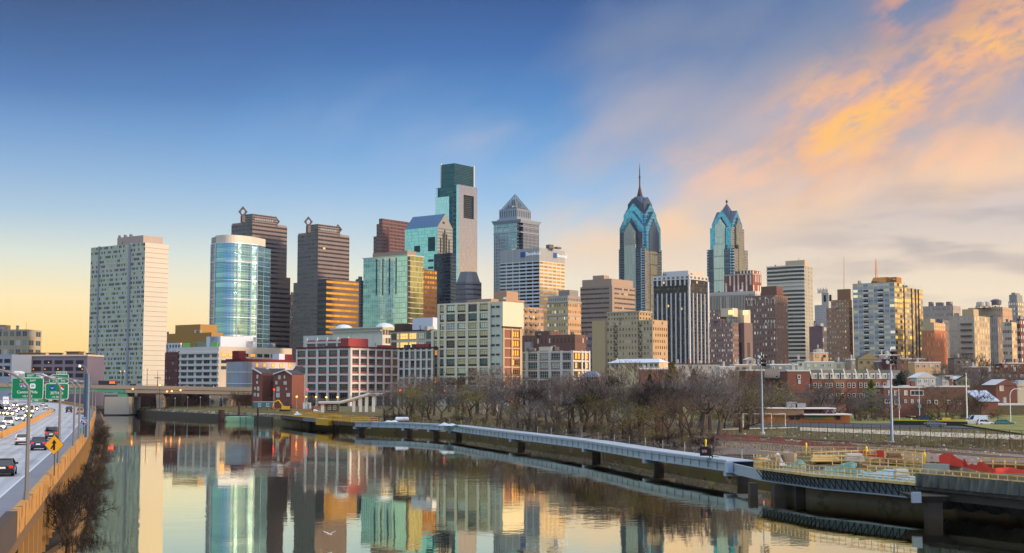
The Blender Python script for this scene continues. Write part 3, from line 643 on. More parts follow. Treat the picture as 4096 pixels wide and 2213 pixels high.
for k in range(6):
    b=B.LS*k/5.; wd_=2.4 if k in (0,5) else .9; mb.prism(B.poly(-.2,1.3,b-wd_/2+(.8 if k==0 else 0),b+wd_/2),B.zb,B.z(1170) if 0<k<5 else B.z(1118))
for k in range(9): a=B.LW*k/8.; mb.prism(B.poly(a-.6,a+.6,-.35,1.2),B.z(1140),B.z(1113))
mb.build('fin',wc,B.root)
B.block('penthouse',B.zt,B.z(1080),(wc,mat('warm precast',(196,180,164))),(4,B.LW-8),(5,B.LS-3))
# --- beige brick pair in front
fbr=facade('beige brick',(176,158,124),(60,64,66),(104,104,96),.4,(.28,.72),(.3,.78),.1,.2,lit=.01,tint=.3)
fbr2=facade('warm beige brick',(184,150,108),(64,56,50),(96,80,66),.4,(.28,.72),(.3,.78),.1,.2,tint=.3)
bb_=mat('blank beige brick',(176,156,118),.9,var=.08,sc=.1)
B=Bld('masonry_block','beige brick apartment block with dark fire-escape columns and a flat blank left wing',T,960,2426,2610,2670,1279)
B.block('wall',B.zb,B.zt,(fbr,fbr2),cells=(15,7,12))
B.block('upper_floor',B.zt-.02,B.z(1246),(fbr,fbr2),(B.LW*.3,B.LW-.2),(1,B.LS-4),cells=(11,4,2))
B.block('blank_wing',B.zb,B.z(1279)+.4,(bb_,bb_),(B.LW+.02,B.a(2374)),(-2,14))
mb=MB(); mb.prism(B.poly(B.LW*.28,B.LW+.4,.6,B.LS-3),B.z(1246),B.z(1241)); mb.build('cornice',mat('pale cornice',(176,168,150)),B.root)
for x_ in (2462,2560):
    mb=MB(); a=B.a(x_)
    for k in range(12): zz=B.zb+(B.zt-B.zb)*k/12.; mb.prism(B.poly(a-1.6,a+1.6,-1.0,-.05),zz+.4,zz+.75); mb.beam((*B.P(a-1.4,-.6),zz+.5),(*B.P(a+1.4,-.6),zz+3.2),.35,.3)
    mb.build('fire_escape',mat('dark iron',(54,52,50),.6),B.root)
# --- plain grey-purple slab behind (F 2325-2345)
B=Bld('office_block','low dull-plum slab block in the gap left of the beige brick block',T,1120,2322,2345,2372,1340)
B.block('wall',B.zb,B.zt,facade('dull plum',(96,90,104),(60,60,72),None,u=(.1,.9),v=(.3,.7)),cells=(5,5,8))
# --- thin-finned wide building
B=Bld('office_block','wide pale building with close vertical fins, behind the brown hotel',T,1300,2836,3020,3040,1164)
ff=facade('thin fins',(190,180,164),(90,86,82),(116,110,100),.4,(.42,.95),(0,.96),0,.3,tint=.2,band=(196,188,172),bandw=.03)
B.block('wall',B.zb,B.z(1178),(ff,ff),cells=(30,4,4)); fcol=mat('pale fascia',(196,188,178),.8); B.block('fascia',B.z(1178),B.zt,(fcol,fcol),(-.4,B.LW+.4),(-.4,B.LS))
# --- postmodern red-brick
B=Bld('apartment_tower','red-brick and white trimmed stepped apartment tower under the shorter chevron tower',T,1400,2896,3010,3045,1094)
fp=facade('brick white trim',(126,62,50),(226,222,206),(96,80,74),.5,(.3,.7),(.15,.85),0,.3,span=(206,196,182),tint=.1)
fp2=facade('brick white trim S',(136,66,52),(226,216,190),(110,90,80),.5,(.3,.7),(.15,.85),0,.3,tint=.1)
B.block('wall',B.zb,B.zt,(fp,fp2),cells=(7,4,12)); B.block('upper_floor',B.zt,B.z(1081),(fp,fp2),(0.5,B.LW*.7),(.5,B.LS-1),cells=(6,4,1))
mb=MB(); mb.prism(B.poly(-.3,B.LW+.3,-.3,B.LS+.3),B.z(1098),B.zt+.05); mb.build('cornice',mat('pale cornice',(200,194,184)),B.root)
# --- brown lit twin-lantern block
fq=facade('mauve brown brick W',(136,112,104),(84,72,72),(238,226,190),.22,(.32,.68),(.3,.72),0,.2,lit=.2,litc=(255,238,200),lits=.7,tint=.25)
fq2=facade('mauve brown brick S',(122,98,90),(74,64,62),(110,92,82),.3,(.32,.68),(.3,.72),0,.2,lit=.03,tint=.25)
B=Bld('masonry_block','mauve-brown apartment block topped by two lit white lanterns',T,1000,2836,2930,2956,1290)
B.block('wall',B.zb,B.zt,(fq,fq2),cells=(13,4,14))
B.block('upper_wall',B.zt-.05,B.z(1236),(fq,fq2),(B.a(2880),B.LW-.3),(.6,B.LS),cells=(6,4,4))
lan=mat('lit lantern stone',(206,190,160),.7)
for (x0,x1,yy,d_) in ((2880,2929,1232,0),(2950,2968,1238,14)):
    a1,a0=B.a(x0),max(0.3,B.a(x1)) if x1<2931 else .3
    if d_: mb=MB(); p=B.P(-1,d_+2); mb.box((*p,B.zb),(9,9,B.z(1290)-B.zb),GA); mb.build('rear_wing',fq2,B.root); mb=MB(); mb.box((*p,B.z(1290)),(7,7,B.z(yy)-B.z(1290)),GA)
    else: mb=MB(); mb.prism(B.poly(a0,a1,1,9),B.z(1266),B.z(yy))
    mb.build('lantern',[lan],B.root)
for (x_,d_) in ((2915,0.0),(2956,1)):
    mb=MB()
    for k in range(3):
        p=B.P(B.a(x_)-k*1.6,.8) if not d_ else B.P(-1+k*1.5-5.1,16-4.2); mb.box((*p,B.z(1258)),(.8,.6,3.2),GA)
    mb.build('lantern_window',mat('lantern glow',(255,226,150),.4,0,0,emit=(255,222,140),es=1.4),B.root)
# --- brown brick hotel
B=Bld('hotel_tower','dark brown brick hotel tower with pale arched windows and a plain penthouse',T,1060,2980,3101,3150,1180)
fh=facade('hotel brick W',(124,98,88),(220,216,196),(70,60,58),.55,(.32,.62),(.25,.7),0,.25,lit=.16,litc=(255,240,205),lits=.5,tint=.25)
fh2=facade('hotel brick S',(140,104,86),(64,54,50),(96,80,70),.4,(.32,.62),(.25,.7),0,.25,tint=.25)
B.block('wall',B.zb,B.zt,(fh,fh2),cells=(11,6,17)); hb=mat('hotel brick plain',(116,84,74),.9,var=.1)
B.block('penthouse',B.zt,B.z(1143),(hb,hb),(B.a(3102)+1,B.a(3036)),(4,16))
mb=MB()
for (x_,yy) in ((2997,1200),(3015,1200),(3068,1200),(3092,1200),(3064,1296),(3090,1296)):
    a=B.a(x_)
    for i in range(6):
        t0,t1=math.pi*i/6,math.pi*(i+1)/6; mb.beam((*B.P(a+1.5*math.cos(t0),-.2),B.z(yy)+1.5*math.sin(t0)),(*B.P(a+1.5*math.cos(t1),-.2),B.z(yy)+1.5*math.sin(t1)),.4,.45)
    for sgn in (1,-1): mb.beam((*B.P(a+1.5*sgn,-.2),B.z(yy)-3.5),(*B.P(a+1.5*sgn,-.2),B.z(yy)),.4,.4)
mb.build('arch_trim',mat('pale arch stone',(206,196,176)),B.root)
mb=MB(); mb.prism(B.poly(-.3,B.LW+.3,-.3,B.LS+.3),B.z(1212),B.z(1209)); mb.prism(B.poly(-.3,B.LW*.5,-.3,.1),B.z(1272),B.z(1269)); mb.build('string_course',mat('brown string course',(142,118,104)),B.root)
# --- curved balcony tower
B=Bld('apartment_tower','cream curved-balcony apartment tower with white bands, right of the brown hotel',T,1180,3067,3217,3250,1064)
fv=facade('curved dark bands',(204,198,186),(34,34,38),(64,58,54),.4,(0,1),(.42,.92),.1,.2,lit=.01,tint=.3)
sd_=facade('plain side',(166,160,140),(70,70,66),None,u=(.42,.58),v=(.35,.7)); pts=[]
Lp=Vector((*B.P(B.LW,0),)); 
for k in range(11):
    t=k/10.; p=Lp.lerp(B.C,t); n=-B.dS; bul=2.0*math.sin(math.pi*max(0,(t-.35)/.65)); q=p+n*bul; pts.append((q.x,q.y))
poly=pts+[B.P(0,B.LS),B.P(B.LW,B.LS)]
MB().prism(poly,B.zb,B.zt,[0]*10+[1,1,1],2,[(1,32)]*10+[(3,32),(8,32),(3,32)]).build('wall',[fv,sd_,roofm],B.root)
mb=MB()
for k in range(33):
    zz=B.zb+(B.zt-B.zb)*k/32.; 
    for i in range(10): 
        a_,b_=pts[i],pts[i+1]; n=Vector((-B.dS.x,-B.dS.y,0))*.45; mb.beam(Vector((*a_,zz+.55))+n,Vector((*b_,zz+.55))+n,1.0,1.15)
mb.build('balcony_band',mat('white balcony band',(206,198,182),.7),B.root)
B.block('penthouse',B.zt,B.z(1039),(mat('cream plant room',(190,172,140)),)*2,(1,B.a(3136)),(3,12))
mb=MB(); mb.tube((*B.P(8,6),B.z(1040)),(*B.P(8,6),B.z(1028)),.2,.1); mb.build('mast',dark,B.root)
# --- far right cluster
B=Bld('office_tower','pale art-deco stepped tower far behind, right of the curved-balcony tower',T,1750,3246,3315,3345,1290)
fd=facade('pale deco',(184,176,172),(130,126,128),None,u=(.35,.65),v=(.3,.7))
B.block('wall',B.zb,B.zt,(fd,fd),cells=(12,6,30)); B.block('step',B.zt,B.z(1219),(fd,fd),(0,B.a(3258)),(1,B.LS),cells=(9,5,8)); B.block('turret',B.z(1219),B.z(1172),(mat('deco stone',(184,178,168)),)*2,(0,B.a(3287)),(1,14))
mb=MB()
for i in range(8):
    p=B.P(1+i*1.9,.8); mb.box((*p,B.z(1172)),(1,1,5+2*(i%2)),GA)
for x_ in (3300,3322): 
    a=B.a(x_); mb.prism(B.poly(a-1.6,a+1.6,.6,1.2),B.z(1206),B.z(1180),1)
mb.build('crown',[mat('deco stone',(184,178,168)),dark],B.root)
B=Bld('office_block','low dusky-mauve block at the foot of the pale art-deco tower',T,1150,3236,3290,3306,1305)
B.block('wall',B.zb,B.zt,(mat('dusky mauve brick',(122,100,104),.9),facade('mauve glazed',(90,90,104),(50,56,70),None,u=(.1,.9),v=(.2,.8))),cells=(8,3,12))
B=Bld('apartment_tower','plain tan-brown brick tower with stepped top, left of the white gridded apartment block',T,1050,3305,3396,3410,1230)
fk=facade('tan brown brick W',(156,122,96),(222,210,184),(84,70,60),.5,(.34,.62),(.34,.66),0,.3,lit=.05,tint=.25)
B.block('wall',B.zb,B.zt,(fk,facade('tan brown brick S',(110,82,64),(56,48,44),None,u=(.3,.7),v=(.3,.7))),cells=(9,3,16)); B.block('step',B.zt,B.z(1198),(fk,fk),(0.2,B.a(3322)),(1,B.LS),cells=(7,3,3)); kb=mat('tan brown plain',(142,106,82),.9); B.block('penthouse',B.z(1198),B.z(1155),(kb,kb),(1,B.a(3344)),(3,B.LS))
# --- big white gridded apartment block
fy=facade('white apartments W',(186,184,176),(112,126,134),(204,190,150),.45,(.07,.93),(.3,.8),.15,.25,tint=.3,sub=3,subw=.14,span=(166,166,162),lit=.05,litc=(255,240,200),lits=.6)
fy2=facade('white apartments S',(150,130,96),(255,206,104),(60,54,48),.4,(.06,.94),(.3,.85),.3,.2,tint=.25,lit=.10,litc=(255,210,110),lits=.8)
B=Bld('apartment_tower','big white gridded apartment block with balcony stacks and golden-windowed right side',T,1020,3410,3577,3607,1128)
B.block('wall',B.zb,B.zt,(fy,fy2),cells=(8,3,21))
for x_ in (3462,3521):
    a=B.a(x_)
    for k in range(19):
        mb=MB(); zz=B.zb+(B.zt-B.zb)*(k+1)/21.; mb.prism(B.poly(a-2.0,a+2.0,-1.3,-.02),zz,zz+1.25,0); mb.prism(B.poly(a-2.0,a+2.0,-.12,-.03),zz+1.26,zz+2.7,1); mb.build('balcony',[mat('white balcony',(206,204,198),.7),dark],B.root)
og=mat('amber brick penthouse',(168,112,52),.85)
p0=B.P(4,4); B.block('penthouse',B.zt,B.z(1106),(og,og),(.5,B.a(3532)),(6,16)); mb=MB(); mb.gable(B.P(B.a(3505),9),B.dW,6,5,B.zt,B.z(1125),B.z(1103),0,0,0); mb.build('penthouse_gable',og,B.root)
mb=MB(); mb.lathe((*B.P(3,5),B.zt+1.5),[(0,0),(1.2,.3),(2.1,1.0)],12); mb.build('dish',mat('white dish',(220,215,205),.5),B.root)
mb=MB(); ax_=Vector((*B.P(B.a(3487),9),B.z(1108))); tp=ax_+Vector((0,0,B.z(1027)-B.z(1108)))
for i in range(3):
    t=2*math.pi*i/3; r_=Vector((math.cos(t),math.sin(t),0)); mb.beam(ax_+r_*1.0,tp+r_*.12,.25,.25)
    t2=2*math.pi*(i+1)/3; r2=Vector((math.cos(t2),math.sin(t2),0))
    for k in range(9): f0,f1=k/9.,(k+1)/9.; A=(ax_+r_*1).lerp(tp+r_*.12,f0); Bq=(ax_+r2*1).lerp(tp+r2*.12,f1); mb.beam(A,Bq,.14,.14)
mb.build('antenna_mast',mat('orange painted lattice',(236,150,56),.6),B.root)
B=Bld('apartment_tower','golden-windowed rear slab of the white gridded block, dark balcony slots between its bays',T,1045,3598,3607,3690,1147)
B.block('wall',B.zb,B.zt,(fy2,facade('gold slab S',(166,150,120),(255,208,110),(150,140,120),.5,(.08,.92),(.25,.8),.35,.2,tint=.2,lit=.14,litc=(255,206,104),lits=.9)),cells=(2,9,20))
mb=MB()
for x_ in (3614,3645,3660,3672): b=B.b(x_); mb.prism(B.poly(-.5,.2,b-.9,b+.9),B.zb,B.zt-.3)
mb.build('balcony_slot',mat('dark balcony slot',(60,52,46),.8),B.root)
# tall thin far mast
t_=thing('radio_mast','thin red-white radio mast rising from the far horizon left of the white block','mast',at(3376,1160,2600)); mb=MB(); a_=at(3376,1180,2600); b_=at(3376,1024,2600); mb.tube(a_,b_,.7,.3,4); mb.build('mast',mat('red white mast',(190,130,110),.7),t_)
def simple(label,Y,xl,xc,xr,yt,f1,f2,cells,kind='apartment_tower',pents=(),name='wall'):
    B=Bld(kind,label,T,Y,xl,xc,xr,yt); B.block(name,B.zb,B.zt,(f1,f2),cells=cells)
    for (f0,f1_,d0,d1,yy,m) in pents: B.block('penthouse',B.zt,B.z(yy),(m,m),(B.LW*f0,B.LW*f1_),(d0,d1))
    return B
gf=facade('hazy grey blocks',(166,150,138),(140,128,120),None,u=(.25,.75),v=(.25,.75)); gp=mat('hazy plant',(130,122,118))
simple('long hazy grey masonry block on the horizon, right of the golden slab',1600,3691,3812,3842,1222,gf,gf,(24,6,14),'masonry_block',((.1,.25,2,10,1206,gp),(.4,.6,3,12,1207,gp),(.72,.84,3,9,1204,gp)))
ob=facade('orange brick W',(188,112,70),(116,70,50),(206,150,96),.3,(.35,.65),(.3,.7),0,.3,tint=.2); ob2=facade('orange brick S',(198,114,68),(110,64,48),None,u=(.3,.62),v=(.25,.72),tint=.2)
B=simple('orange brick mid-rise with a beige top storey, right of the golden slab',1000,3690,3738,3788,1322,ob,ob2,(6,8,7),'masonry_block'); bg_=mat('beige top storey',(186,164,126)); B.block('upper_floor',B.zt,B.z(1290),(bg_,facade('beige top S',(190,150,110),(255,220,150),None,u=(.3,.6),v=(.3,.7))),(.5,B.LW),(.5,B.LS-2),cells=(4,6,2)); B.block('penthouse',B.z(1290),B.z(1274),(bg_,bg_),(B.LW*.4,B.LW-.5),(2,12))
simple('dark slate-roofed grey office behind the orange brick mid-rise',1250,3745,3770,3800,1280,facade('slate office',(110,104,108),(70,70,80),None,u=(.1,.9),v=(.3,.7)),facade('slate office',(110,104,108),(70,70,80)),(5,5,10),'office_block')
be=facade('grey beige W',(172,164,148),(110,104,98),(206,196,170),.4,(.4,.6),(.35,.65),0,.3,tint=.2); be2=facade('grey beige S',(182,160,128),(255,220,150),(130,110,88),.5,(.35,.65),(.2,.85),.3,.3,lit=.06,tint=.2)
B=simple('grey-beige apartment tower striped with dark wavy balconies',1050,3795,3896,3958,1262,be,be2,(12,6,13),'apartment_tower',((.05,.5,2,14,1236,bg_),))
a0,a1=B.a(3888),B.a(3842)
for k in range(11):
    zz=B.zb+(B.zt-B.zb)*(k+1.5)/13.; mb=MB(); mb.prism(B.poly(a0,a1,-1.1,-.03),zz,zz+.9); mb.build('balcony_band',mat('dark wavy balcony',(84,80,76),.7),B.root)
simple('broad tan office block carrying rooftop water tanks, behind the balcony-striped tower',1400,3872,4010,4048,1228,facade('tan far W',(176,152,122),(140,120,98),None,u=(.3,.7),v=(.3,.7)),facade('tan far S',(186,150,116),(150,120,92),None,u=(.3,.7),v=(.3,.7)),(18,6,14),'office_block')
for i,(x_,yb,yt_,r_,lb) in enumerate(((3925,1228,1204,5,'white cylindrical rooftop water tank, left one of the pair'),(3948,1228,1203,5,'white cylindrical rooftop water tank, right one of the pair'),(3984,1222,1196,5.5,'dark domed rooftop water tank on legs'))):
    p=at(x_,yb,1407); t_=thing('water_tank',lb,'tank',p); h=at(x_,yt_,1407).z-p.z; col=mat('tank %d'%(i//2),(196,186,170) if i<2 else (86,84,92),.6)
    MB().lathe(p,[(r_,h*.1),(r_,h*.75),(r_*.5,h*.93),(0,h)],14).build('tank',col,t_)
    mb=MB()
    for k in range(4): q=p+Vector((math.cos(k*1.57+.7)*r_*.7,math.sin(k*1.57+.7)*r_*.7,-2)); mb.tube(q,q+Vector((0,0,h*.1+2.2)),.3,.3,5)
    mb.build('leg',dark,t_)
simple('ornate grey column-like office with arched windows, right of the balcony-striped tower',1120,3956,3990,4010,1268,facade('grey ornate',(150,142,136),(70,68,72),(110,104,100),.4,(.35,.65),(.2,.8),0,.3),facade('brown ornate',(124,104,88),(80,70,62),(226,180,110),.2,(.3,.7),(.25,.75)),(4,5,9),'office_block')
B=simple('slim grey art-deco tower at the far right horizon',1500,4033,4070,4094,1205,facade('deco lit W',(150,146,140),(236,226,196),(110,108,108),.5,(.3,.7),(.25,.7),lit=.15,lits=.6),facade('deco lit S',(150,138,122),(236,216,166),None,u=(.3,.7),v=(.25,.7)),(4,3,18),'office_tower'); dg=mat('deco grey stone',(142,142,134)); B.block('crown',B.zt,B.z(1178),(dg,dg),(.8,B.LW-.8),(.8,B.LS-.8)); B.block('crown_top',B.z(1178),B.z(1170),(dg,dg),(3,B.LW-3),(2,B.LS-2))
simple('beige balcony-banded mid-rise, second from the right frame edge',1020,4009,4046,4072,1288,facade('beige bands W',(188,176,156),(104,98,96),None,u=(.05,.95),v=(.45,.85)),facade('beige bands S',(190,164,128),(226,190,130),(110,96,84),.5,(.05,.95),(.4,.85)),(4,4,10))
simple('dark red brick mid-rise with white windows at the right frame edge',960,4066,4080,4150,1275,facade('dark red W',(96,54,50),(220,216,206),None,u=(.3,.7),v=(.3,.7)),facade('dark red S',(104,58,50),(226,222,210),None,u=(.35,.7),v=(.3,.75)),(2,8,10))
simple('tan far block peeking behind the brown brick tower, right of the curved-balcony tower',1900,3232,3262,3282,1330,gf,gf,(6,4,20),'office_block')
# ================================================================ water, ground
wm=bpy.data.materials.new('river water'); wm.use_nodes=True; g=NG(wm.node_tree)
p=g.node('ShaderNodeBsdfPrincipled'); o=g.node('ShaderNodeOutputMaterial'); wm.node_tree.links.new(p.outputs[0],o.inputs[0])
p.inputs['Base Color'].default_value=(.72,.72,.6,1); p.inputs['Metallic'].default_value=1.0; p.inputs['IOR'].default_value=1.4; p.inputs['Roughness'].default_value=.018; p.inputs['Specular IOR Level'].default_value=1.0; p.inputs['Specular Tint'].default_value=(1,.96,.76,1)  # warm tint of the sky reflection put into the water colour
pos=g.node('ShaderNodeNewGeometry').outputs['Position']
calm=g.ss(g.noise(pos,.018,3,.5),.42,.62,.35,1.5)
h=g.m('MULTIPLY',calm,g.m('ADD',g.m('MULTIPLY',g.noise(pos,.75,3,.5),1.0),g.m('MULTIPLY',g.noise(pos,.16,2,.5),1.6)))
bp=g.node('ShaderNodeBump'); bp.inputs['Strength'].default_value=1.0; bp.inputs['Distance'].default_value=.009; g.put(bp.inputs['Height'],h); g.put(p.inputs['Normal'],bp.outputs[0])
mb=MB(); mb.face([(-9000,-300,0),(9000,-300,0),(9000,9000,0),(-9000,9000,0)]); tag(mb.build('river',wm,org=(0,0,0)),kind='structure')
DI=Vector((.6,.8)); DE=Vector((.8,-.6))
# boardwalk river-side edge in pixels (deck level 3.3 m)
DZ=3.3
BW=[(1120,1659),(1210,1668),(1313,1678),(1418,1688),(1613,1693),(1715,1698),(1800,1703),(2043,1731),(2335,1765),(2578,1803),(2905,1846),(3019,1872),(3253,1902),(3480,1920),(3663,1937),(3880,1957),(4096,1978),(4420,2006)]
BE=[on(a,b,DZ) for a,b in BW]
bank=[Vector((-330,1500)),Vector((-190,800))]+[on(*q,0).xy for q in ((385,1651),(560,1660),(740,1671),(920,1681),(1090,1692))]
for e in BE[3:11]: bank.append(e.xy+Vector((.83,.556))*9.5)
bank+=[on(*q,0).xy for q in ((3100,1975),(3268,1997),(3665,2037),(4096,2072),(4500,2100))]+[Vector((420,60)),Vector((2500,-600))]
bs=sorted([(b.dot(DE),b.dot(DI)) for b in bank])
TR=[(0,-1.2),(.15,1.5),(2.5,2.7),(9,3.7),(30,4.15),(205,4.5),(300,6.5),(430,10.5),(620,12.0),(9000,12.0)]
def bd(s):
    if s<=bs[0][0]: return bs[0][1]
    for (s0,d0),(s1,d1) in zip(bs,bs[1:]):
        if s<=s1: return d0+(d1-d0)*(s-s0)/max(1e-6,s1-s0)
    return bs[-1][1]
def tz(t):
    for (t0,z0),(t1,z1) in zip(TR,TR[1:]):
        if t<=t1: return z0+(z1-z0)*(t-t0)/(t1-t0)
    return TR[-1][1]
def gz(x,y):
    v=Vector((x,y)); return tz(v.dot(DI)-bd(v.dot(DE)))
def og(px,py,it=12):
    """pixel to the ground surface"""
    z=4.2
    for _ in range(it): q=on(px,py,min(z,13.0)); z=gz(q.x,q.y)
    return Vector((q.x,q.y,z))
def gp(px,Y,py=1600): q=at(px,py,Y); return Vector((q.x,q.y,gz(q.x,q.y)))
ss=sorted(set([round(b[0],2) for b in bs]+[bs[0][0]-900]+[-500+12*k for k in range(60)]))
mb=MB(); P=lambda s,t,z:(s*DE.x+(bd(s)+t)*DI.x,s*DE.y+(bd(s)+t)*DI.y,z)
for s0,s1 in zip(ss,ss[1:]):
    for (t0,z0),(t1,z1) in zip(TR,TR[1:]): mb.face([P(s0,t0,z0),P(s1,t0,z0),P(s1,t1,z1),P(s0,t1,z1)])
tag(mb.build('ground',mat('winter ground',(98,84,56),.95,var=.4,sc=.12,col2=(96,92,50),c2=(.45,.6)),org=(0,0,0)),kind='structure')
def sheet(name,poly,m,dz,n=1,kind='structure'):
    """quad a,b,c,d draped on the ground"""
    a,b,c,d=[Vector((q[0],q[1])) for q in poly]; mb=MB(); N=24; Mm=10
    pt=lambda i,j:(a.lerp(b,i/N)).lerp(d.lerp(c,i/N),j/Mm)
    for i in range(N):
        for j in range(Mm):
            mb.face([(q.x,q.y,gz(q.x,q.y)+dz) for q in (pt(i,j),pt(i+1,j),pt(i+1,j+1),pt(i,j+1))])
    return tag(mb.build(name,m,org=(0,0,0)),kind=kind)
# west bank under the highway
wl=[(150,2290),(258,2213),(350,1958),(392,1800),(418,1700),(398,1655)]
wb=[on(*q,0) for q in wl]+[Vector((-215,700,0)),Vector((-360,1500,0))]; wb=[Vector((-22,60,0))]+wb
mb=MB()
for a,b in zip(wb,wb[1:]):
    mb.face([(a.x,a.y,-.8),(b.x,b.y,-.8),(b.x-.2,b.y,1.0),(a.x-.2,a.y,1.0)][::-1]); mb.face([(a.x-.2,a.y,1.0),(b.x-.2,b.y,1.0),(b.x-9,b.y,1.6),(a.x-9,a.y,1.6)][::-1]); mb.face([(a.x-9,a.y,1.6),(b.x-9,b.y,1.6),(b.x-60,b.y,3.4),(a.x-60,a.y,3.4)][::-1]); mb.face([(a.x-60,a.y,3.4),(b.x-60,b.y,3.4),(b.x-3000,b.y,5.0),(a.x-3000,a.y,5.0)][::-1])
tag(mb.build('west_bank',mat('dark bank earth',(56,46,34),.95,var=.4,sc=.3),org=(0,0,0)),kind='structure')
# ---------------------------------------------------------------- mid-ground buildings
WIN={}
PT={'dark':mat('dark pane',(26,34,38),.08,.25,var=.5,sc=.35,spec=.8),'teal':mat('teal pane',(46,84,88),.08,.35,var=.5,sc=.35,spec=.8),'curt_refl':mat('curtain and reflection pane',(206,196,146),.3,.1,var=.45,sc=.5),
    'blue':mat('sky pane',(168,184,188),.08,.75,var=.4,sc=.4),'lit':mat('lit pane',(250,214,140),.3,0,0,emit=(255,206,110),es=.85),'gold':mat('gold pane',(255,196,96),.15,.6,0,emit=(255,170,60),es=.45),'amber':mat('amber pane',(240,170,80),.3,0,0,emit=(255,160,50),es=.9),'white':mat('white blind',(190,194,190),.5,var=.2,sc=.6)}  # gold pane: dawn reflection put into its colour and a faint glow
def winmesh(w,h,tone,fr,nx,ny,fw=.14):
    k=(round(w,1),round(h,1),tone,fr.name,nx,ny)
    if k in WIN: return WIN[k]
    mb=MB(); w,h=k[0],k[1]
    mb.prism([(-w/2,-.05),(w/2,-.05),(w/2,0),(-w/2,0)],0,h,1)
    for x0,x1,z0,z1 in [(-w/2,w/2,0,fw),(-w/2,w/2,h-fw,h),(-w/2,-w/2+fw,fw,h-fw),(w/2-fw,w/2,fw,h-fw)]+[(-w/2+w*i/nx-.05,-w/2+w*i/nx+.05,fw,h-fw) for i in range(1,nx)]: mb.prism([(x0,-.14),(x1,-.14),(x1,-.05),(x0,-.05)],z0,z1,0)
    for j in range(1,ny): mb.prism([(-w/2+fw,-.11),(w/2-fw,-.11),(w/2-fw,-.055),(-w/2+fw,-.055)],h*j/ny-.05,h*j/ny+.05,0)
    me=bpy.data.meshes.new('window'); me.from_pydata(mb.v,[],mb.f); me.materials.append(fr); me.materials.append(PT[tone]); me.polygons.foreach_set('material_index',mb.mi); WIN[k]=me; return me
def putwin(B,side,c0,c1,z0,z1,tone,fr,nx=3,ny=2,off=0.0,name='window'):
    me=winmesh(abs(c1-c0),z1-z0,tone,fr,nx,ny); m=(c0+c1)/2
    q=B.P(m,-off) if side=='W' else B.P(-off,m); d=-B.dW if side=='W' else B.dS
    o=bpy.data.objects.new(name,me); COL.objects.link(o); o.parent=B.root; o.location=Vector((*q,z0))-ORG[B.root.name]; o.rotation_euler=(0,0,math.atan2(d.y,d.x)); return o
RN=random.Random(5)
wfr=mat('white window frame',(196,198,194),.6,var=0); dfr=mat('dark window frame',(52,54,56),.5,var=0); gfr=mat('grey window frame',(120,122,116),.6,var=0)
def colz(B,xs,side='W'):  # pixel pairs -> face coordinates
    f=B.a if side=='W' else B.b
    return [tuple(sorted((f(x0),f(x1)))) for x0,x1 in xs]
def pick(ws): 
    r=RN.random()*sum(w for _,w in ws)
    for t,w in ws:
        r-=w
        if r<=0: return t
    return ws[0][0]
conc=mat('pale concrete frame',(206,200,190),.8,var=.14,sc=.25); pink=mat('pink brick',(158,84,88),.85,var=.2,sc=.3); red_=mat('faded red render',(150,62,62),.8,var=.15,sc=.3)
# pink & white grid warehouse
B=Bld('warehouse_block','five-storey white-gridded warehouse with pink brick spandrels and a red rooftop box','building',640,1190,1402,1594,1392,3.0)
fh=34*640/FPX; zt=B.zt
B.block('wall',B.zb,zt,(pink,pink),cells=(1,1,1))
mb=MB()
for k in range(6):
    zz=zt-.9-fh*k; mb.prism(B.poly(-.55,B.LW+.1,-.55,.1),zz,zz+.85); mb.prism(B.poly(-.55,.1,.1,B.LS),zz,zz+.85)
bw_=[B.LW*i/5 for i in range(6)]; bs_=[B.LS*i/6 for i in range(7)]
for a in bw_: mb.prism(B.poly(max(-.55,a-.75),min(B.LW+.2,a+.75),-.75,-.5),B.zb,zt+.05)
for b in bs_[0:]: mb.prism(B.poly(-.75,-.5,max(-.75,b-.55),min(B.LS,b+.55)),B.zb,zt+.05)
mb.build('concrete_frame',conc,B.root)
for k in range(6):
    z1=zt-1.0-fh*k; z0=z1-fh+1.9 if k<5 else B.zb+.3
    for i in range(5): putwin(B,'W',bw_[i]+.9,bw_[i+1]-.9,z0,z1,pick((('dark',5),('teal',3))),gfr,4,2,.1)
    for i in range(6):
        if i in (0,4): putwin(B,'S',bs_[i]+.9,bs_[i]+2.6,z0,z1,'dark',gfr,2,2,.1); putwin(B,'S',bs_[i+1]-2.6,bs_[i+1]-.9,z0,z1,'dark',gfr,2,2,.1)
        else: putwin(B,'S',bs_[i]+.8,bs_[i+1]-.8,z0,z1,pick((('dark',5),('teal',2))),gfr,4,2,.1)
mb=MB(); mb.prism(B.poly(-1,B.LW+.3,-1,B.LS),zt+.06,zt+.8); mb.build('cornice',mat('maroon cornice',(104,42,46),.8),B.root)
a0,a1=B.a(1380),B.a(1207); zu=B.z(1346)
B.block('upper_floor',zt+.8,zu-1.2,(pink,pink),(a0,a1),(3,16))
mb=MB()
for i in range(5): a=a0+(a1-a0)*i/4.2+1; mb.prism(B.poly(a-.5,a+.5,2.6,3.2),zt+.8,zu)
mb.prism(B.poly(a0-.3,a1+.4,2.5,3.1),zu-2.9,zu-2.0); mb.build('concrete_frame',conc,B.root)
for i in range(4): a=a0+(a1-a0)*i/4.2+1.7; putwin(B,'W',a,a+(a1-a0)/4.2-1.4,zt+1,zu-3.1,pick((('dark',3),('teal',2))),gfr,4,2,-2.9)
B.block('penthouse',zt+.8,B.z(1353),(red_,red_),(.4,5.5),(B.b(1396),B.b(1474)))
B.block('stair_head',zt+.8,B.z(1376),(red_,red_),(.6,5),(B.b(1538),B.b(1578)))
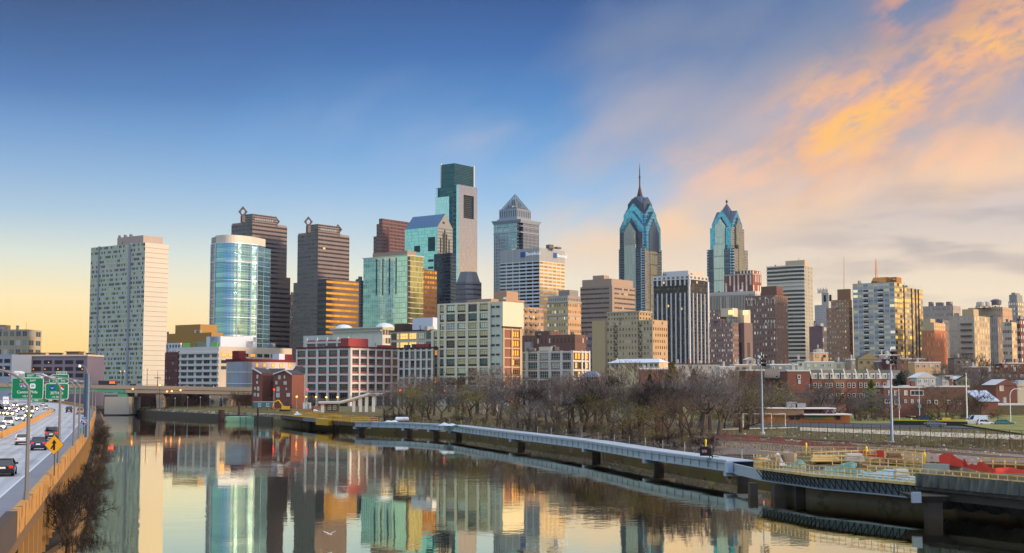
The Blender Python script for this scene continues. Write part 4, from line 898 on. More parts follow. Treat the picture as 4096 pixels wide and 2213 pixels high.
# grid loft beside it
B=Bld('loft_building','four-storey pale grid loft between the pink warehouse and the tall concrete loft','building',640,1596,1734,1740,1394,3.0)
B.block('wall',B.zb,B.zt,(mat('olive brick',(120,108,92),.85),)*2)
xs=[(1600,1618),(1621,1639),(1645,1663),(1667,1684),(1691,1709),(1712,1730)]; fh=36.6*640/FPX; mb=MB()
for k in range(6): zz=B.zt-1.2-fh*k; mb.prism(B.poly(-.1,B.LW+.1,-.5,.1),zz,zz+.7)
for x_ in (1597.5,1619.5,1642,1665,1687,1710,1732): a=B.a(x_); mb.prism(B.poly(a-.55,a+.55,-.7,-.45),B.zb,B.zt)
mb.build('concrete_frame',conc,B.root); mb=MB(); mb.prism(B.poly(-.3,B.LW+.3,-.8,8),B.zt,B.zt+.7); mb.build('cornice',mat('dark cornice',(66,50,46),.8),B.root)
for k in range(5):
    for c in colz(B,xs): putwin(B,'W',*c,B.zt-1.2-fh*(k+1)+1.3,B.zt-1.35-fh*k,pick((('dark',4),('blue',2),('teal',2))),gfr,3,2,.12)
mb=MB(); mb.prism(B.poly(B.a(1693),B.a(1625),4,9),B.zt+.7,B.z(1374)); mb.build('penthouse',red_,B.root)
# tall concrete loft with brick end
B=Bld('loft_building','tall pale concrete loft with wide factory windows, small paired slots and a brick end wall','building',620,1731,2011,2086,1312,3.0)
fh=38.0*620/FPX; zu=B.z(1206); cwall=mat('greenish pale concrete',(196,198,180),.85,var=.12,sc=.15); brk=mat('brown red brick',(142,92,74),.9,var=.18,sc=.5)
B.block('wall',B.zb,B.zt,(cwall,brk)); B.block('upper_wall',B.zt-.01,zu,(cwall,mat('cream end wall',(214,204,176),.85,var=.1)),(0,B.a(1752)),(0.02,16))
cl=[(1738,1754),(1761,1780),(1788,1824),(1832,1867),(1875,1912),(1921,1958)]; edges=[1733.5,1757.5,1784,1828,1871,1916.5,1960]
mb=MB()
for k in range(9): zz=B.zt-.75-fh*k; mb.prism(B.poly(B.a(1960),B.LW,-.45,.05),zz,zz+.8)
for k in range(3): zz=zu-.6-fh*k; mb.prism(B.poly(B.a(1960),B.a(1752),-.45,.05),zz,zz+.8)
for i,x_ in enumerate(edges): a=B.a(x_); mb.prism(B.poly(a-.75,a+.75,-.75,-.42),B.zb,B.zt if i==0 else zu)
mb.build('concrete_frame',mat('cream concrete frame',(216,208,180),.8,var=.1),B.root)
spd=mat('dark spandrel',(64,52,44),.7)
tone=lambda:pick((('curt_refl',5),('blue',5),('white',1),('dark',2),('teal',1)))  # cream panes put the yellowish reflection into this loft's window colour
for k in range(7):
    z1=B.zt-.85-fh*k
    for i,c in enumerate(colz(B,cl)):
        putwin(B,'W',*c,z1-fh+1.9,z1,'amber' if i==0 and k in(2,5) else ('curt_refl' if k<2 and i!=2 else tone()),gfr,4 if c[1]-c[0]>3 else 2,2,.12); MB().prism(B.poly(c[0],c[1],-.2,-.05),z1-fh+.95,z1-fh+1.75).build('spandrel',spd,B.root)
for k in range(3):
    z1=zu-.7-fh*k+(0 if k else -.3)
    for i,c in enumerate(colz(B,cl[1:])): putwin(B,'W',*c,z1-fh+1.9 if k<3 else z1-1,z1,tone(),gfr,4 if i else 2,2,.12); MB().prism(B.poly(c[0],c[1],-.2,-.05),z1-fh+.95,z1-fh+1.75).build('spandrel',spd,B.root)
for k in range(11):
    z1=(zu-1.9-fh*k) if k<3 else (B.zt-3.0-fh*(k-3))
    for x0,x1 in ((1966,1980),(1985,1999)): putwin(B,'W',*colz(B,[(x0,x1)])[0],z1-.8,z1,'dark',dfr,1,1,.1,'slot_window')
bS=[B.b(x_) for x_ in (2011,2014,2041,2047,2074,2079,2084)]; mb=MB()
for k in range(7): zz=B.zt-.8-fh*k; mb.prism(B.poly(-.3,.05,0.1,B.LS),zz,zz+.6)
for b in (bS[1]-.4,bS[2]+.8,bS[4]+.9,bS[6]-.3): mb.prism(B.poly(-.55,-.28,b-.45,b+.45),B.zb,B.zt)
mb.build('end_frame',mat('warm concrete',(190,164,124),.8),B.root)
for k in range(6):
    z1=B.zt-1.4-fh*k
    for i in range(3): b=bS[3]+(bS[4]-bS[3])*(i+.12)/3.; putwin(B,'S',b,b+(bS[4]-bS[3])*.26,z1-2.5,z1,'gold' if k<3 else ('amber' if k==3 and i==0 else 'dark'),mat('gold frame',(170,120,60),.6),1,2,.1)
mb=MB(); mb.prism(B.poly(-.5,B.LW+.3,B.LS*.02,B.LS),B.zt+.02,B.zt+.6) if False else mb.prism(B.poly(-.4,.6,0,B.LS),B.zt+.02,B.zt+.8); mb.build('cornice',mat('dark cornice',(66,50,46),.8),B.root)
tanb=mat('tan roof box',(170,140,110),.85); B.block('penthouse',zu,B.z(1190),(tanb,tanb),(B.a(1942),B.a(1848)),(4,10)); B.block('stair_head',zu,B.z(1196),(tanb,tanb),(.5,B.a(1988)),(3,9))
# lit-window brown block behind
B=Bld('loft_building','brown and cream loft with warmly lit upper windows, behind the pale grid loft','building',690,1562,1731,1740,1322,3.0)
B.block('wall',B.zb,B.zt,(mat('cream render',(196,186,166),.85),)*2); fh=36*690/FPX
for k in range(2):
    z1=B.zt-1.0-fh*k
    for i,(x0,x1) in enumerate(((1567,1588),(1588,1597),(1602,1633),(1638,1667),(1675,1698),(1706,1728))): putwin(B,'W',*colz(B,[(x0,x1)])[0],z1-3.2,z1,('dark','lit','lit','lit','blue','teal')[i],gfr if i else dfr,3 if i else 1,2,.1)
brb=mat('dark brown box',(84,66,58),.85); B.block('penthouse',B.zt,B.z(1289),(brb,brb),(B.a(1599),B.a(1562)),(3,10))
whb=mat('white roof plant',(202,208,216),.5,var=.06); B.block('penthouse',B.zt,B.z(1268),(whb,whb),(B.a(1711),B.a(1629)),(4,12),mb=None)
mb=MB(); mb.prism(B.poly(-.3,B.LW+.3,-.5,8),B.zt,B.zt+.5); mb.build('cornice',mat('dark cornice',(66,50,46)),B.root)
# cream ornate block with corniced roof
B=Bld('ornate_block','cream stone block with a bracketed cornice and two low roof domes, above the pink warehouse','building',740,1331,1530,1563,1312,3.0)
ost=mat('cream ornate stone',(204,204,186),.8,var=.12,sc=.2); B.block('wall',B.zb,B.zt,(ost,facade('ornate side',(196,196,182),(90,72,62),None,u=(.1,.9),v=(.2,.85))),cells=(1,3,9))
mb=MB()
for k,d_ in enumerate((.4,.9,1.5)): mb.prism(B.poly(-d_,B.LW+d_,-d_,9),B.zt-.9+k*.5,B.zt-.4+k*.5)
for k in range(40): a=B.LW*(k+.5)/40; mb.prism(B.poly(a-.2,a+.2,-1.1,-.35),B.zt-1.8,B.zt-.95)
mb.build('cornice',ost,B.root)
for x_ in (1350,1514): mb=MB(); mb.lathe((*B.P(B.a(x_),5),B.zt+.6),[(5.2,0),(4.4,1.1),(2.8,2.0),(0,2.5)],14); mb.build('roof_dome',mat('pale dome metal',(196,206,208),.4),B.root)
for x_ in (1377,1384,1391,1400,1502): a=B.a(x_); putwin(B,'W',a-.35,a+.35,B.zt-10,B.zt-8,'dark',wfr,1,1,.05)
for x_ in (1404,1490): a=B.a(x_); mb=MB(); mb.prism(B.poly(a-.5,a+.5,-.3,.05),B.zb,B.zt-1.9); mb.build('pilaster',ost,B.root)
B.block('side_wing',B.zb,B.z(1334),(mat('pale grey green cladding',(178,188,184),.7),)*2,(B.LW+.1,B.a(1209)),(1,14))
# long white hospital-like block
B=Bld('office_block','long white spandrel block with green rooftop screens and stacked white plant boxes','building',760,719,876,1168,1386,3.0)
spw=mat('white spandrel',(206,200,192),.8,var=.1); spb=mat('beige spandrel',(196,180,158),.8,var=.1); fh=24.4*760/FPX
B.block('wall',B.zb,B.zt,(spw,spb))
xs=[(727,748),(755,777),(787,809),(817,840),(849,869)]
for k in range(7):
    z1=B.zt-4.1-fh*k
    for c in colz(B,xs): putwin(B,'W',*c,z1-1.9,z1,pick((('dark',4),('teal',2))),gfr,3,1,.05)
    if k<3:
        for i in range(10):
            b0=B.LS*(.03+i*.096); putwin(B,'S',b0,b0+B.LS*.07,z1-1.9+(.4 if k==0 else 0),z1+(.5 if k==0 else 0),'amber' if k==0 and i in(0,1,4) else pick((('dark',3),('teal',3))),gfr,3,1,.05)
mb=MB()
for k in range(6): zz=B.zt-3.9-fh*k; mb.prism(B.poly(0,B.LW,-.5,.04),zz-.1,zz+1.0)
mb.build('sunshade',spw,B.root)
grn=mat('green terrace screen',(120,196,96),.5); a0,a1=B.a(757),B.a(731)
for x0,x1 in ((731,757),(843,868)): c=colz(B,[(x0,x1)])[0]; mb=MB(); mb.prism(B.poly(*c,.2,.6),B.zt+.01,B.z(1387)+2.6); mb.build('terrace_screen',grn,B.root)
mb=MB(); mb.prism(B.poly(B.a(842),B.a(758),3,8),B.zt,B.zt+3.2); mb.build('terrace_glazing',facade('terrace glazing',(150,140,80),(96,120,110),(220,190,110),.3,(.1,.9),(.05,.9)),B.root)
for x0,x1,yt_,d0,d1 in ((834,876,1345,2,14),): mb=MB(); mb.prism(B.poly(B.a(876),B.a(834),1,20),B.zt,B.z(yt_)); mb.build('plant_box',whb,B.root)
for b0,b1,yt_ in ((1,14,1345),(15,29,1361),(20,27,1342)): mb=MB(); mb.prism(B.poly(2,12,b0,b1),B.zt,B.z(yt_)); mb.build('plant_box',whb,B.root)
mb=MB(); mb.lathe((*B.P(4,44),B.zt),[(2,0),(2,2.4),(1.2,3)],10); mb.build('roof_fan',mat('grey duct',(120,122,124)),B.root)
# tan windowless box, brick and white slivers
B=Bld('office_block','windowless tan box building with a rooftop plant storey, right of the pale slab tower','building',1000,640,846,892,1330,3.0)
tb=mat('tan panel wall',(164,124,66),.85,var=.1,sc=.05); B.block('wall',B.zb,B.zt,(tb,tb)); B.block('penthouse',B.zt,B.z(1294),(tb,tb),(B.a(784),B.a(684)),(4,20))
B=Bld('brick_building','narrow dark maroon brick building at the foot of the pale slab tower','building',800,660,712,720,1409,3.0)
mar=facade('maroon brick',(86,42,40),(150,140,140),(70,36,36),.7,(.4,.6),(.35,.7),tint=.2); B.block('wall',B.zb,B.zt,(mar,mar),cells=(4,2,7))
B=Bld('office_block','small white roof-top-gabled office peeking over the narrow maroon building','building',860,664,722,728,1372,3.0)
B.block('wall',B.zb,B.zt,(facade('white small',(206,208,212),(40,46,60),None,u=(.2,.8),v=(.3,.75)),)*2,cells=(5,2,9))
# silver rounded corner block and low red-corniced white building
B=Bld('office_block','low white building with a dark-red cornice, red roof boxes and a silver rounded corner','building',690,905,965,1192,1446,3.0)
wpl=mat('pinkish white plaster',(204,192,190),.8,var=.12); B.block('wall',B.zb,B.zt,(wpl,wpl)); mrn=mat('dark red cornice',(110,36,40),.8)
mb=MB(); mb.prism(B.poly(-.4,B.LW,-.4,B.LS),B.zt,B.zt+1.3); mb.build('cornice',mrn,B.root)
cx=B.P(4,2.5); mb=MB(); mb.lathe((*cx,B.zb),[(6.3,0),(6.3,B.zt-B.zb-1),(6.3,B.zt-B.zb-.3)],22); o=mb.build('round_corner',facade('silver panels',(150,156,162),(156,164,172),None,0,(.03,.97),(.03,.97),gm=.6,gr=.25,wm=.3,wr=.4,waver=.2),B.root)
for zz in (.25,.5,.75): mb=MB(); mb.lathe((*cx,B.zb+(B.zt-B.zb)*zz),[(6.35,0),(6.5,.1),(6.5,.4),(6.35,.5)],22); mb.build('ring_band',mat('pale ring band',(190,200,206),.4),B.root)
for b0,b1,h_,m_ in ((B.b(960),B.b(988),5.4,mrn),(B.b(1121),B.b(1144),4.4,whb),(B.b(1145),B.b(1176),4.2,mrn)): mb=MB(); mb.prism(B.poly(1,6,b0,b1),B.zt+1.3,B.zt+h_); mb.build('roof_box',m_,B.root)
for i,x_ in enumerate((992,1028,1058,1092,1124,1158,1186)): b=B.b(x_); putwin(B,'S',b-1.0,b+1.0,B.zt-2.8,B.zt-.7,'dark' if i==0 else 'amber',gfr,1,1,.05)
b=B.b(993); putwin(B,'S',b-1,b+1,B.zt-6.2,B.zt-4.2,'teal',gfr,1,1,.05)
# red-brick gabled townhouses
brick=mat('red brick',(120,74,62),.9,var=.2,sc=.8); sl_=mat('dark slate roof',(58,54,58),.8,var=.2); wtr=mat('white trim',(206,204,200),.7,var=.05)
def slope_house(label,Y,x0,x1,ytl,ytr,apex,wins,depth=11,zb=3.2,ga=20):
    B=Bld('brick_townhouse',label,'townhouse',Y,x0,x1,x1+3,ytr,zb,ga); D=depth; zl=CH+ray(x0,ytl)[1]*Y; zr=B.zt; w=B.LW
    pts=[(0,zb),(w,zb),(w,zl),(0,zr)] if apex is None else [(0,zb),(w,zb),(w,zl),(B.a(apex[0]),CH+ray(*apex)[1]*Y),(0,zr)]
    mb=MB(); F=[(*B.P(a,0),z_) for a,z_ in pts]; G=[(*B.P(a,D),z_) for a,z_ in pts]; n=len(pts)
    mb.face(F[::-1]); mb.face(G)
    for i in range(n): mb.face([F[i],F[(i+1)%n],G[(i+1)%n],G[i]])
    mb.build('wall',brick,B.root); mb=MB()
    for i in range(2,n-0 if apex is None else n-1):
        if i+1>=n: break
        a,b=Vector(F[i]),Vector(F[i+1]); c,d=Vector(G[i+1]),Vector(G[i]); up=Vector((0,0,.25)); e=(a-d).normalized()*.3
        mb.face([a+up+e,b+up+e,c+up,d+up]); mb.face([a+up+e,a+e,b+e,b+up+e])
    mb.build('roof',sl_,B.root); mb=MB()
    for i in range(2,n-1): 
        a,b=Vector(F[i]),Vector(F[i+1]); e=Vector((-B.dS.x,-B.dS.y,0))*.35; mb.beam(a+e+Vector((0,0,.15)),b+e+Vector((0,0,.15)),.4,.5)
    mb.build('barge_board',wtr,B.root)
    for (px,py,w_,h_) in wins:
        a=B.a(px); zc=CH+ray(px,py)[1]*Y; putwin(B,'W',a-w_/2,a+w_/2,zc-h_/2,zc+h_/2,pick((('white',3),('blue',2),('curt_refl',1))),wfr,2 if w_>1 else 1,2,.02)
    return B
slope_house('red brick townhouse with a single-sloped parapet, left one of the riverside pair','590' and 590,1009,1047,1474,1496,None,[(1030,1507,.8,1.6),(1029,1530,.7,1.2),(1022,1554,.9,1.2),(1034,1555,.9,1.8),(1021,1579,.9,1.5),(1034,1580,.9,1.5)])
slope_house('red brick townhouse with a peaked white-edged gable, right one of the riverside pair',585,1094,1168,1498,1500,(1140,1482),[(1118,1510,1.1,1.7),(1138,1508,.6,1.3),(1106,1531,.9,1.4),(1141,1532,1.3,1.5),(1113,1557,1.4,2.0),(1146,1556,.5,1.0),(1113,1581,1.6,2.0),(1154,1580,1.6,1.6)])
B=Bld('brick_townhouse','recessed brick townhouse with a dark slate roof and balconies, between the two gabled ones','townhouse',598,1047,1096,1100,1506,3.2,20)
B.block('wall',B.zb,B.zt,(brick,brick),None,(0,9)); mb=MB(); q=[(*B.P(-1,0),B.zt),(*B.P(B.LW+1,0),B.zt),(*B.P(B.LW+1,8),B.zt+3.6),(*B.P(-1,8),B.zt+3.6)]; mb.face(q[::-1]); mb.face([(*B.P(-1,8),B.zt),(*B.P(B.LW+1,8),B.zt),q[2],q[3]]); mb.build('roof',sl_,B.root)
for zz in (B.zt-2.4,B.zt-8): mb=MB(); mb.prism(B.poly(.5,B.LW-.5,-1.2,-.02),zz,zz+1.0); mb.build('balcony',mat('grey balcony',(92,86,84),.8),B.root)
for x_ in (1063,1081): a=B.a(x_); putwin(B,'W',a-.5,a+.5,B.zt-5,B.zt-3.6,'white',wfr,1,2,.02)
B=Bld('brick_townhouse','dark slate-roofed townhouse end, squeezed against the pink warehouse','townhouse',604,1160,1186,1190,1500,3.2,20); B.block('wall',B.zb,B.zt,(mat('tan render',(150,128,108)),)*2,None,(0,8)); mb=MB(); q=[(*B.P(-.3,-.3),B.zt),(*B.P(B.LW+.5,-.3),B.zt),(*B.P(B.LW+.5,6),B.zt+4),(*B.P(-.3,6),B.zt+4)]; mb.face(q[::-1]); mb.build('roof',sl_,B.root)
# left: parking garage etc
def garage(label,Y,xl,xc,xr,yt,col,xs,rows,lampc,kind='parking_garage'):
    B=Bld(kind,label,'garage',Y,xl,xc,xr,yt,2.5,ga=8); m=mat('garage %d'%col[0],col,.85,var=.14); B.block('wall',B.zb,B.zt,(m,m),None,(0,22))
    for (x0,x1) in xs:
        for (y0,y1) in rows:
            c=colz(B,[(x0,x1)])[0]; mb=MB(); mb.prism(B.poly(*c,-.03,.4),B.z(y1),B.z(y0),[0,0,0,0],0); o=mb.build('opening',mat('garage opening',(34,38,46),.5,.1),B.root)
            if RN.random()<lampc: q=B.P(c[0]+(c[1]-c[0])*RN.random(),-.2); MB().lathe((*q,B.z(y0)-1.6),[(0,0),(.3,.2),(.3,.5),(0,.7)],8).build('lamp',PT['amber'],o)
    return B
xs=[(102,120),(133,166),(176,209),(219,251),(261,294),(304,335)]
B=garage('mauve-grey parking garage with rows of dark openings and small lamps, behind the far signs',760,52,350,362,1425,(112,104,118),xs,((1441,1457),(1468,1484),(1494,1510)),.55)
mb=MB(); mb.prism(B.poly(-.5,B.LW+.5,-.6,20),B.zt,B.zt+.9); mb.build('roof_slab',mat('pale roof slab',(196,186,172)),B.root)
for x0,x1,yt_ in ((62,152,1412),(185,220,1413),(255,306,1408),(335,352,1414)): c=colz(B,[(x0,x1)])[0]; mb=MB(); mb.prism(B.poly(*c,3,9),B.zt+.9,B.z(yt_)); mb.prism(B.poly(c[0]-.6,c[1]+.6,2.4,9.6),B.z(yt_),B.z(yt_)+.4); mb.build('roof_shed',mat('brown roof shed',(112,88,66)),B.root)
garage('blue-grey concrete garage wing with dark openings at the left frame edge',740,-60,48,56,1418,(128,140,156),[(-10,11),(18,42)],((1436,1452),(1464,1480),(1490,1506)),.4)
B=Bld('office_block','beige concrete office with paired windows beyond the garage, far left','building',950,-40,112,118,1318,2.5,ga=8); fa_=facade('beige left office',(168,154,126),(70,80,86),(120,124,116),.4,(.15,.85),(.25,.8),.1,.2,sub=2,subw=.1); B.block('wall',B.zb,B.zt,(fa_,fa_),None,(0,20),cells=(6,2,8))
mb=MB(); mb.prism(B.poly(B.a(8),B.a(-40),2,12),B.zt,B.zt+3.4); mb.build('penthouse',mat('beige plant',(150,132,104)),B.root)
# low loft on the right of the concrete loft, brown brick behind, hall
B=Bld('loft_building','low two-tone loft with pale frame, brick panels and gold-lit end windows','building',640,2088,2292,2356,1402,4.0)
bk2=mat('dusky brick',(104,76,72),.9); B.block('wall',B.zb,B.zt,(bk2,bk2)); fh=36.7*640/FPX; mb=MB()
for k in range(4): zz=B.zt-1-fh*k; mb.prism(B.poly(-.4,B.LW+.3,-.45,.05),zz,zz+.75); mb.prism(B.poly(-.45,.05,.06,B.LS),zz,zz+.75)
for x_ in (2089,2110,2156.5,2201.5,2248,2291): a=B.a(x_); mb.prism(B.poly(a-.7,a+.7,-.7,-.42),B.zb,B.zt)
for x_ in (2324,2338,2354): b=B.b(x_); mb.prism(B.poly(-.7,-.42,b-.5,b+.5),B.zb,B.zt)
mb.build('concrete_frame',conc,B.root)
for k in range(3):
    z1=B.zt-1.2-fh*k
    for (x0,x1) in ((2092,2106),(2115,2152),(2161,2196),(2207,2243),(2253,2287)): putwin(B,'W',*colz(B,[(x0,x1)])[0],z1-2.9,z1,pick((('blue',2),('teal',2),('dark',1))),wfr,4,2,.1)
    for (x0,x1) in ((2298,2308),(2310,2320),(2327,2336),(2341,2351)): putwin(B,'S',*colz(B,[(x0,x1)],'S')[0],z1-2.9,z1,'gold' if k==0 else pick((('gold',1),('curt_refl',2),('dark',1))),mat('gold frame',(170,120,60)),1,2,.1)
B.block('parapet',B.zt,B.zt+2.0,(mat('cream parapet',(208,202,188)),)*2,(B.a(2206),B.a(2156)),(0,3))
B=Bld('brick_building','low dark brown brick warehouse with tiny lit windows, behind the two-tone loft','building',780,2084,2300,2343,1338,4.0)
dbk=facade('dark brown brick',(104,70,60),(70,52,48),(236,220,180),.12,(.35,.65),(.4,.75),lit=.05,tint=.2); B.block('wall',B.zb,B.zt,(dbk,dbk),cells=(14,6,5)); B.block('upper_floor',B.zt,B.z(1320),(dbk,dbk),(B.a(2190),B.a(2130)),(2,14),cells=(4,4,1))
mb=MB(); mb.prism(B.poly(B.a(2134),B.a(2110),-3,0),B.zb,B.z(1365)); mb.build('plant_tower',mat('grey plant tower',(150,146,142)),B.root)
B=Bld('assembly_hall','long cream hall with a white hipped metal roof, below the beige brick block','building',600,2437,2636,2672,1450,6.0)
hl=mat('cream hall wall',(214,196,152),.85); B.block('wall',B.zb,B.zt,(hl,mat('warm hall end',(220,180,140),.85))); c=B.poly(-.6,B.LW+.6,-.6,B.LS+.6); rl=B.z(1434)
mb=MB(); r0,r1=(*B.P(2,B.LS/2),rl),(*B.P(B.LW-3,B.LS/2),rl); e=[(*q,B.zt) for q in c]; mb.face([e[3],e[0],r0,r1]); mb.face([e[0],e[1],r0]); mb.face([e[1],e[2],r1,r0]); mb.face([e[2],e[3],r1]); mb.build('roof',mat('white metal roof',(206,210,216),.5,.1),B.root)
for x_ in (2452,2468,2541,2563,2583,2606,2625): a=B.a(x_); putwin(B,'W',a-.9,a+.9,B.zt-2,B.zt-.4,'dark',wfr,2,1,.04)
B=Bld('brick_townhouse','grey hipped slate-roofed house among the riverside trees','townhouse',560,2320,2395,2410,1510,5.0); B.block('wall',B.zb,B.zt,(brick,brick)); c=B.poly(-.6,B.LW+.6,-.6,B.LS+.6); e=[(*q,B.zt) for q in c]; rl=B.zt+2.6; r0,r1=(*B.P(2.5,B.LS/2),rl),(*B.P(B.LW-3,B.LS/2),rl)
mb=MB(); mb.face([e[3],e[0],r0,r1]); mb.face([e[0],e[1],r0]); mb.face([e[1],e[2],r1,r0]); mb.face([e[2],e[3],r1]); mb.build('roof',mat('grey slate roof',(120,122,132),.7,var=.15),B.root)

# roof clutter on flat-topped buildings
RC=random.Random(31); rcm=[mat('roof clutter %d'%i,c,.8,var=.1) for i,c in enumerate(((120,116,110),(168,164,158),(84,82,84)))]
for B in ALLB:
    if B.root.name.startswith(('skyscraper','brick_townhouse','assembly','parking','glass_tower','ornate')) or 'gable' in B.root['label'] or 'hipped' in B.root['label']: continue
    for k in range(RC.randint(2,5)):
        a=RC.uniform(.05,.9)*B.LW; b=RC.uniform(.03,.3)*B.LS; w=RC.uniform(.8,2.6); h=RC.uniform(.8,2.4); p=B.P(a,b)
        if k%3==2: MB().tube((*p,B.zt),(*p,B.zt+RC.uniform(2.5,6)),.12,.06,5).build('roof_mast',rcm[2],B.root)
        elif k%3==1: MB().lathe((*p,B.zt),[(w*.4,0),(w*.4,h),(w*.55,h+.1),(w*.5,h+.4),(0,h+.5)],10).build('roof_vent',rcm[RC.randrange(3)],B.root)
        else: MB().box((*p,B.zt),(w*1.6,w,h),GA).build('roof_unit',rcm[RC.randrange(3)],B.root)
# ================================================================ riverside highway
pw=[on(a,b,7.0) for a,b in ((111,2001),(233,1861),(344,1731),(374,1675),(384,1643),(385,1627))]
d0=(pw[1]-pw[0]); pw=[pw[0]-d0*.5]+pw+[Vector((-205,620,7)),Vector((-330,900,7))]
# resample smoothly along Y
def rx(Y):
    def seg(Y):
        for a,b in zip(pw,pw[1:]):
            if Y<=b.y: return a.x+(b.x-a.x)*(Y-a.y)/(b.y-a.y)
        return pw[-1].x
    return (seg(Y-18)+seg(Y-9)+2*seg(Y)+seg(Y+9)+seg(Y+18))/6 if Y>pw[0].y+20 else seg(Y)
def rt(Y): return Vector((rx(Y+4)-rx(Y-4),8,0)).normalized()
def rp(Y,d,z): t=rt(Y); return Vector((rx(Y)-t.y*d,Y+t.x*d,z))
YS=[28+8*k for k in range(96)]
def strip(mb,d0,d1,z,mi=0,ys=YS):
    for a,b in zip(ys,ys[1:]): mb.face([rp(a,d0,z),rp(b,d0,z),rp(b,d1,z),rp(a,d1,z)],mi,[(d0,a),(d0,b),(d1,b),(d1,a)])
def wall_strip(mb,d0,d1,z0,z1,ys=YS,mi=0):
    for a,b in zip(ys,ys[1:]):
        A0,A1,B0,B1=[rp(q,d,z0) for q in (a,b) for d in (d0,d1)]; U=Vector((0,0,z1-z0))
        mb.face([A0,B0,B0+U,A0+U][::-1],mi); mb.face([A1,B1,B1+U,A1+U],mi); mb.face([A0+U,B0+U,B1+U,A1+U],mi); mb.face([A0,A1,B1,B0],mi)
road=bpy.data.materials.new('worn concrete road'); road.use_nodes=True; g=NG(road.node_tree); p=g.node('ShaderNodeBsdfPrincipled'); o=g.node('ShaderNodeOutputMaterial'); road.node_tree.links.new(p.outputs[0],o.inputs[0])
U,Vv,_=g.sep(g.node('ShaderNodeUVMap').outputs[0]); pos=g.node('ShaderNodeNewGeometry').outputs['Position']; fr=g.m('FRACT',g.m('DIVIDE',g.m('SUBTRACT',U,3.0),3.2))
trk=g.m('ADD',g.gauss(fr,.27,.11),g.gauss(fr,.73,.11)); nz=g.noise(g.comb(g.m('MULTIPLY',U,1.2),g.m('MULTIPLY',Vv,.05)),1.0,5,.6); pt=g.ss(g.noise(g.comb(g.m('MULTIPLY',U,.3),g.m('MULTIPLY',Vv,.045),4.0),1.0,2,.5),.55,.6)
jt=g.m('LESS_THAN',g.m('FRACT',g.m('DIVIDE',Vv,9.0)),.02); f=g.m('SUBTRACT',g.m('ADD',.72,g.m('MULTIPLY',nz,.55)),g.m('ADD',g.m('MULTIPLY',g.m('MULTIPLY',trk,nz),.34),g.m('ADD',g.m('MULTIPLY',pt,.16),g.m('MULTIPLY',jt,.2))))
vm=g.node('ShaderNodeVectorMath',operation='SCALE'); vm.inputs[0].default_value=C(184,182,180)[:3]; g.put(vm.inputs['Scale'],f); g.put(p.inputs['Base Color'],vm.outputs[0]); p.inputs['Roughness'].default_value=.6
mb=MB(); strip(mb,.4,3.0,6.0); tag(mb.build('highway_shoulder',mat('dark shoulder asphalt',(134,132,136),.8,var=.25,sc=.5),org=(0,0,0)),kind='structure')
mb=MB(); strip(mb,3.0,12.4,6.0); strip(mb,12.8,27,6.0); strip(mb,.4,27,5.2); tag(mb.build('highway',road,org=(0,0,0)),kind='structure')
mb=MB(); wp_=mat('road paint',(214,214,214),.7,var=.1)
strip(mb,2.8,3.0,6.02); strip(mb,12.0,12.15,6.02)
for d in (6.2,9.4,16.4,20):
    for Y in range(40,620,12): strip(mb,d-.08,d+.08,6.02,0,[Y,Y+3.2])
tag(mb.build('lane_markings',wp_,org=(0,0,0)),kind='structure')
V=thing('highway_viaduct','elevated riverside highway edge with an amber-lit concrete parapet on tall columns','viaduct',(rx(140),140,0))
par_=mat('stained amber-light concrete',(186,136,70),.85,var=.45,sc=.7,col2=(112,84,54),c2=(.5,.66))  # warm dawn light put into the amber base colour, stains on top
ysn=[y for y in YS if y>=76]
mb=MB(); wall_strip(mb,0,.42,5.55,7.0,ysn); mb.build('parapet',par_,V)
mb=MB(); wall_strip(mb,0,.6,5.4,7.05,[28,36,44,52,60,68,75.9]); mb.build('parapet_end',mat('dark weathered concrete',(74,62,54),.9,var=.35,sc=.6),V)
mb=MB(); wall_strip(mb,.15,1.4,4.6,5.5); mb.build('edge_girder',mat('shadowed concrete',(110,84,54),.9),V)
for k in range(24):
    Y=82+13*k; a=rp(Y,0,5.6); mb=MB(); mb.box((a.x,a.y,5.58),(.03,.07,1.40),math.atan2(rt(Y).y,rt(Y).x)-R(90)); mb.build('parapet_joint',mat('joint stain',(66,48,32),.95,var=.2),V)
colm=mat('column concrete',(150,116,70),.9,var=.3,sc=.6)
for k in range(52):
    Y=84+4.6*k+ .012*k*k; q=rp(Y,.35,.6); mb=MB(); mb.box((q.x,q.y,.6),(.3,.42,4.9),math.atan2(rt(Y).y,rt(Y).x)-R(90)); mb.build('column',colm,V)
mb=MB(); wall_strip(mb,3.2,3.5,.3,5.2,[y for y in YS if y<420]); mb.build('rear_wall',mat('undercroft painted shade',(34,28,24),.95,var=.3),V)  # near-black colour stands in for the dark space behind the columns
mb=MB(); 
for a,b in zip(wb[1:6],wb[2:7]): mb.beam(a+Vector((.25,0,.4)),b+Vector((.25,0,.4)),.7,1.3)
tag(mb.build('river_wall',mat('low river wall',(128,100,62),.9,var=.3)),'low stained river wall at the water edge below the highway','wall')
mb=MB(); wall_strip(mb,12.4,12.8,5.9,6.95,[y for y in YS if 60<y<420]); tag(mb.build('median_barrier',mat('amber median',(196,142,72),.85,var=.35,sc=.5)),'amber concrete median barrier curving between the two traffic directions','barrier')
